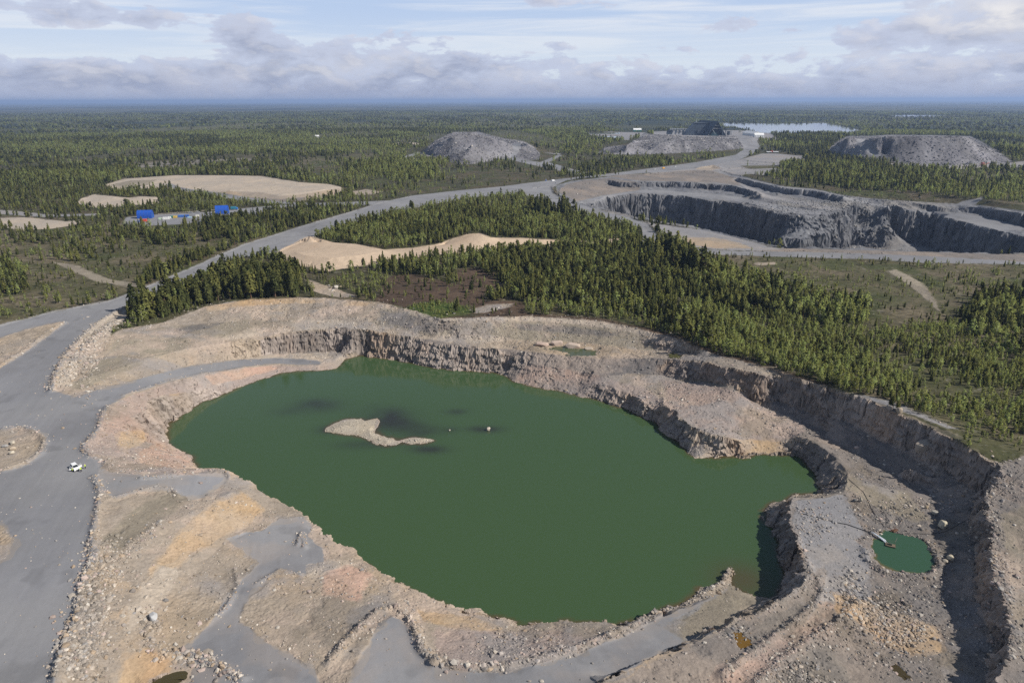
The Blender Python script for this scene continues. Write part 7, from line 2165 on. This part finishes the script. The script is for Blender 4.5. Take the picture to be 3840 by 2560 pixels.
t, w, h = block("conveyor_building", ((1538, 308), (1582, 308)), ZB, 0, None, "", "")
h = 13 * hs
MB().box(-w / 2, w / 2, 0, 12, h * .74, h, .3).build("gallery", CONC, t)
MB().box(-w / 2 - 9, -w / 2 + 8, 2, 14, 0, h * .62).build("side_shed", SHEET, t)
for k in range(5):
    MB().tube([(-w / 2 + 9 + k * w / 5.2, 6, 0), (-w / 2 + 9 + k * w / 5.2, 6, h * .74)], 3.6, 14).build("silo", CONC, t)
MB().box(-w * .1, w / 2, 4, 9, h * .30, h * .42).build("walkway", CONC, t)
for k in range(7):
    MB().box(-w / 2 + 3 + k * w / 7.2, -w / 2 + 6 + k * w / 7.2, -.1, .1, h * .80, h * .92).build("window", paint(GLASS, .2), t)
tag(t, "pale grey conveyor gallery on a row of silos, left end of the mill", 'conveyor building')

t, w, h = block("canopy", ((1667, 310), (1681, 310)), ZB, 0, None, "", "")
h = 14 * hs
MB().box(-w / 2 - 2, w / 2 + 2, -2, 16, h * .9, h).build("roof", SHEET2, t)
for sx in (-1, 1):
    for yy in (0, 13):
        MB().tube([(sx * w * .45, yy, 0), (sx * w * .45, yy, h * .9)], 1.0, 6).build("column", CONC, t)
MB().box(-w * .2, w * .2, 3, 12, 0, h * .6).build("machine_house", SHEET2, t)
tag(t, "flat roofed canopy on columns right of the triangular ore hall", 'canopy')


def tent(c0, c1, hh, depth, label, skew=0.0):
    z0 = spot(*c0)[2]
    a, b = at_level(*c0, z0), at_level(*c1, z0); d = b - a; w = float(np.linalg.norm(d))
    t = empty("white_tent", tuple((a + b) / 2), math.atan2(d[1], d[0]) + skew)
    e = hh * .55; W_ = paint((.80, .80, .78), .55)
    MB().poly([(-w / 2, 0, 0), (w / 2, 0, 0), (w / 2, 0, e), (-w / 2, 0, e)]).build("wall", W_, t)
    for s_ in (-1, 1):
        MB().poly([(s_ * w / 2, 0, 0), (s_ * w / 2, depth, 0), (s_ * w / 2, depth, e), (s_ * w / 2, depth / 2, hh), (s_ * w / 2, 0, e)]).build("end_wall", paint((.70, .70, .68), .55), t)
    MB().poly([(-w / 2, -.4, e - .2), (w / 2, -.4, e - .2), (w / 2, depth / 2, hh), (-w / 2, depth / 2, hh)]).build("roof", W_, t)
    MB().poly([(-w / 2, depth / 2, hh), (w / 2, depth / 2, hh), (w / 2, depth + .4, e - .2), (-w / 2, depth + .4, e - .2)]).build("roof", W_, t)
    for k in range(4):
        MB().tube([(-w / 2 + (k + .5) * w / 4, -.1, 0), (-w / 2 + (k + .5) * w / 4, -.1, e)], .25, 4).build("pole", paint((.5, .5, .5), .5), t)
    MB().box(w / 2 - .1, w / 2 + .15, depth * .3, depth * .7, 0, e * .9).build("door", paint((.45, .46, .46), .5), t)
    return tag(t, label, 'tent', 'white tents at the mill')


tent((1705, 309.5), (1731, 313), 11 * hs, 26, "larger white tent hall with a peaked roof right of the mill canopy")
tent((1733, 314.5), (1755, 314.5), 8.5 * hs, 18, "smaller white tent hall at the bend of the haul road")
t, w, h = block("shed", ((1455, 301.5), (1473, 301.5)), spot(1464, 302)[2], 0, None, "", "")
h = 7.5 * hs * 1.1
MB().box(-w / 2, w / 2, 0, 14, 0, h * .52).build("wall", paint((.03, .20, .14), .5), t)
MB().add([(-w / 2 - .5, -.8, h * .5), (w / 2 + .5, -.8, h * .5), (w / 2 + .5, 7, h), (-w / 2 - .5, 7, h), (w / 2 + .5, 14.8, h * .5), (-w / 2 - .5, 14.8, h * .5)], [(0, 1, 2, 3), (3, 2, 4, 5)]).build("roof", paint((.82, .83, .82), .5), t)
MB().box(-3, 3, -.15, .1, 0, h * .42).build("door", paint((.02, .13, .10), .5), t)
tag(t, "green shed with a white roof standing by the settling ponds", 'shed')
t, w, h = block("control_cabin", ((1697.5, 306), (1702, 306)), ZB, 0, None, "", "")
MB().box(-w / 2, w / 2, 0, 8, 2.5 * hs, 7 * hs, .3).build("cabin", paint((.48, .48, .40), .6), t)
MB().box(-w * .4, w * .4, -.1, .1, 4.2 * hs, 6 * hs).build("window", paint(GLASS, .2), t)
for sx in (-1, 1):
    MB().tube([(sx * w * .4, 4, 0), (sx * w * .4, 4, 2.5 * hs)], .5, 6).build("leg", CONC, t)
tag(t, "small cream cabin on legs between the canopy and the white tents", 'cabin')
# pale cottage in the woods far left
x, y, z = spot(729, 319); t = empty("cottage", (x, y, z), .3)
MB().box(-6, 6, -4, 4, 0, 9).build("wall", paint((.6, .6, .58), .6), t)
MB().add([(-6.5, -4.6, 8.8), (6.5, -4.6, 8.8), (6.5, 0, 13), (-6.5, 0, 13), (6.5, 4.6, 8.8), (-6.5, 4.6, 8.8)], [(0, 1, 2, 3), (3, 2, 4, 5)]).build("roof", paint((.7, .7, .7), .5), t)
tag(t, "white cottage showing among the far trees left of the dark conical heap", 'cottage')

# lamp post by the sandy track
x, y, z = spot(1468.5, 549.5); t = empty("lamp_post", (x, y, z))
MB().tube([(0, 0, -.3), (0, 0, 16.5)], .16, 8, .09).build("pole", paint(STEEL, .45, .6), t)
MB().tube([(0, 0, 16.3), (.3, 0, 16.9), (1.6, 0, 17.1)], .06, 6).build("arm", paint(STEEL, .45, .6), t)
MB().box(1.3, 2.1, -.16, .16, 17.0, 17.2, .05).build("lamp_head", paint((.55, .57, .58), .4), t)
MB().box(-.35, .35, -.35, .35, -.2, .5).build("base", paint((.4, .4, .38), .8), t)
tag(t, "tall grey lamp post by the road at the end of the sand heaps", 'lamp post')


# --- boulders
def boulder(u, v, size, label, col=(.36, .32, .26), seed=0, sink=.12, name="boulder", rz=None, group=None, level=None):
    import bmesh
    x, y, z = spot(u, v) if level is None else (*pt(u, v, level), level)
    rg = np.random.default_rng(100 + seed)
    bm = bmesh.new()
    for _ in range(26):
        d = rg.normal(0, 1, 3); d /= np.linalg.norm(d); d = np.sign(d) * np.abs(d) ** .75 * rg.uniform(.85, 1.0)
        bm.verts.new((d[0] * size[0] / 2, d[1] * size[1] / 2, d[2] * size[2] / 2))
    r = bmesh.ops.convex_hull(bm, input=bm.verts)
    bmesh.ops.delete(bm, geom=[g_ for g_ in r['geom_interior'] if isinstance(g_, bmesh.types.BMVert)], context='VERTS')
    bmesh.ops.bevel(bm, geom=bm.edges[:], offset=min(size) * .03, segments=1, affect='EDGES')
    me = bpy.data.meshes.new(name); bm.to_mesh(me); bm.free()
    me.materials.append(paint(col, .9, 0, .2, .22))
    o = bpy.data.objects.new(name, me); COL.objects.link(o)
    o.location = (x, y, z + size[2] * (.5 - sink)); o.rotation_euler = (0, 0, rg.uniform(0, 6.28) if rz is None else rz)
    return tag(o, label, 'boulder', group)


PALE_ST, GREY_ST, PINK_ST = (.46, .41, .33), (.30, .29, .28), (.44, .34, .28)
boulder(2164, 1210, (3.4, 3.0, 3.1), "largest pale boulder, in the shadow right of the small pond", (.44, .40, .31), 1)
boulder(2146, 1180, (2.3, 2.0, 2.0), "dark topped boulder just above the largest pale boulder", (.33, .31, .27), 2)
boulder(2128, 1166, (1.5, 1.1, 1.4), "small tan boulder at the left end of the boulder line by the wall", (.36, .29, .20), 3)
boulder(2182, 1285, (2.3, 2.0, 2.2), "pale boulder on the right shore of the small pond", (.44, .39, .30), 4)
boulder(2170, 1290, (1.8, 1.6, 1.2), "lower boulder leaning against the pale one by the small pond", (.36, .32, .26), 5)
boulder(1977, 1151, (1.3, .8, 2.2), "thin upright stone on the gravel above the small pond", (.42, .38, .30), 6)
boulder(1963, 1150, (1.8, 1.3, 1.0), "dark block lying left of the upright stone", (.12, .12, .12), 7)  # plain dark block set beside the upright stone
boulder(29, 1018, (2.6, 1.8, 1.5), "pale angular boulder, topmost of the four on the left mound", PALE_ST, 8)
boulder(12, 1026, (2.6, 1.6, 1.3), "grey flat boulder, leftmost of the four on the left mound", GREY_ST, 9)
boulder(30, 1032, (2.4, 1.8, 1.6), "tan boulder in the middle of the four on the left mound", (.40, .33, .25), 10)
boulder(27, 1041, (2.2, 1.4, 1.3), "pale boulder, lowest of the four on the left mound", PALE_ST, 11)
boulder(353, 1420, (3.0, 2.2, 2.2), "big light grey boulder alone on the ochre slope", (.42, .42, .42), 12)
boulder(1122, 987, (2.0, 1.6, 2.0), "pale boulder sticking out of the lake right of the island", (.55, .48, .40), 13, sink=.2, level=ZW)
boulder(1033, 988, (1.0, .8, .8), "small pale stone in the lake between the island and the lake boulder", (.50, .45, .38), 14, sink=.2, level=ZW)
boulder(1245, 792, (9.0, 4.5, 3.4), "pink rock outcrop on the left shore of the terrace pond", PINK_ST, 15, sink=.3, name="rock_outcrop", rz=.1)
boulder(1278, 790, (8.0, 4.5, 3.6), "pink rock outcrop behind the terrace pond, next to the left one", (.42, .335, .28), 16, sink=.3, name="rock_outcrop", rz=.2)
boulder(1314, 797, (10.0, 5.0, 4.2), "largest pink rock outcrop standing at the terrace pond", (.43, .35, .29), 17, sink=.3, name="rock_outcrop", rz=0)
boulder(1352, 801, (5.5, 3.0, 2.0), "low pink rock outcrop at the right end of the terrace pond", (.41, .34, .27), 18, sink=.3, name="rock_outcrop", rz=.1)
boulder(2110, 1078, (8.5, 5.0, 6.0), "square rock block standing out of the shaded quarry wall", (.33, .28, .23), 19, sink=.35, name="rock_block", rz=.3)
boulder(2048, 1030, (3.6, 2.6, 3.2), "smaller tan rock block high on the shaded quarry wall", (.34, .28, .21), 20, sink=.3, name="rock_block")
boulder(2026, 1022, (3.0, 2.2, 3.0), "rock block left of the smaller tan one on the shaded wall", (.30, .26, .22), 21, sink=.3, name="rock_block")
boulder(2286, 507, (6, 4, 3.2), "pale block on the grey bench at the right side of the big pit", (.55, .54, .50), 22)
boulder(772, 662, (5, 3.5, 2.6), "white stone block on the rubble patch above the quarry rim", (.48, .44, .38), 23)


# --- small pond: hose with its jet, pump raft, hoses and scrap
def hose(pts, r, label, name="hose", col=(.02, .02, .022), lift=.12):
    W = []
    for (u0, v0), (u1, v1) in zip(pts[:-1], pts[1:]):
        for k in range(6):
            W.append(spot(u0 + (u1 - u0) * k / 6, v0 + (v1 - v0) * k / 6))
    W.append(spot(*pts[-1]))
    W = [(x, y, z + lift) for x, y, z in W]
    o = MB().tube(W, r, 6).build(name, paint(col, .55), None, True)
    return tag(o, label, 'hose')


def z4(zx, zy):
    return 1923 + zx * .1406, 1127 + zy * .1406


hose([(1843, 1179), (1880, 1188), (1923, 1199.4), (1945.5, 1203.6), (1980.6, 1216), (1999, 1222.5)], .12, "black discharge hose crossing the gravel to the water jet")
hose([(1912, 1066), (1950, 1100), z4(430, 20), z4(490, 130), z4(560, 290), z4(650, 430), z4(770, 590)], .07, "thin black hose running down the slope to the small pond")
hose([z4(710, 245), z4(760, 360), z4(805, 420), z4(795, 590)], .05, "short dark cable lying on the sand above the pond")
hose([z4(940, 690), z4(1200, 690), z4(1500, 702), z4(1750, 668), z4(1900, 590), z4(2178, 430), (2253, 1167), (2300, 1130), (2352, 1085), (2400, 1050)], .07, "long black cable climbing from the pond over the right-hand wall")
j0 = np.array(spot(*z4(548, 682))) + (0, 0, .5); j1 = np.array((*pt(*z4(800, 832), ZP), ZP + .03))
rg = np.random.default_rng(5)
m = MB()
for k in range(46):
    a = rg.normal(0, .10, 3); b = rg.normal(0, .34, 3)
    c = [j0 * (1 - t_) + j1 * t_ + np.array((0, 0, .9 * t_ * (1 - t_))) + a * (1 - t_) + b * t_ * (1, 1, .1) for t_ in np.linspace(rg.uniform(0, .25), rg.uniform(.75, 1.05), 5)]
    c = [np.array((p[0], p[1], max(p[2], ZP + .03))) for p in c]
    m.tube(c, .03, 4, .06)
tag(m.build("water_jet", paint((.82, .85, .88), .35), None), "white jet of water shooting from the hose into the small pond", 'water jet')
rx, ry = pt(*z4(870, 880), ZP + .2)
t = empty("pump_raft", (rx, ry, ZP), R(-28))
for s_ in (-1, 1):
    MB().tube([(-1.4, s_ * .7, .05), (1.4, s_ * .7, .05)], .26, 8).build("float", paint((.05, .05, .05), .6), t)
MB().box(-1.4, 1.4, -.9, .9, .28, .36).build("deck", paint((.16, .12, .08), .8), t)
MB().box(-.5, .4, -.4, .4, .36, .95, .08).build("pump", paint((.06, .09, .06), .5), t)
m = MB()
for sx in (-1.2, 1.2):
    for sy in (-.8, .8):
        m.tube([(sx, sy, .36), (sx, sy, 1.3)], .04, 4)
for sy in (-.8, .8):
    m.tube([(-1.2, sy, 1.3), (1.2, sy, 1.3)], .04, 4)
m.tube([(1.2, .8, 1.3), (1.6, 2.6, 2.0)], .05, 4)
m.build("railing", paint((.12, .10, .08), .6), t)
tag(t, "small dark pump raft floating in the small pond beside the water jet", 'raft')
sx_, sy_, sz_ = spot(2055, 1219); t = empty("scrap_metal", (sx_, sy_, sz_), .4)
MB().box(-1.2, 1.0, -.5, .5, .1, .7, .1).build("tank", paint((.12, .065, .04), .85, 0, .3, .3), t)
m = MB()
for k in range(9):
    p = rg.uniform(-1.2, 1.2, 3) * (1, .7, 0); q = p + rg.normal(0, .8, 3); m.tube([(p[0], p[1], .1), ((p[0] + q[0]) / 2, (p[1] + q[1]) / 2, .7), (q[0], q[1], abs(q[2]) + .2)], .05, 4)
m.build("bent_pipes", paint((.16, .07, .035), .85), t)
tag(t, "heap of rusty scrap metal on the upper bank of the small pond", 'scrap')


# ------------------------------------------------------------------ haze: the air between the camera and the horizon
def build_haze():
    m = bpy.data.materials.new("hazy air"); m.use_nodes = True
    t = m.node_tree; t.nodes.clear()
    v = t.nodes.new('ShaderNodeVolumePrincipled'); o = t.nodes.new('ShaderNodeOutputMaterial')
    v.inputs['Color'].default_value = (.46, .63, .98, 1)
    v.inputs['Density'].default_value = HAZE_DENSITY
    v.inputs['Anisotropy'].default_value = 0.1
    t.links.new(v.outputs[0], o.inputs['Volume'])
    L_, z0, z1 = 66000.0, -62.0, 190.0
    V = [(x, y, z) for z in (z0, z1) for x, y in ((-L_, -2000), (L_, -2000), (L_, L_), (-L_, L_))]
    F = [(0, 3, 2, 1), (4, 5, 6, 7), (0, 1, 5, 4), (1, 2, 6, 5), (2, 3, 7, 6), (3, 0, 4, 7)]
    tag(mesh_np("haze", V, quads=F, mats=(m,)), kind='stuff')


HAZE_DENSITY = 5.5e-5
build_haze()
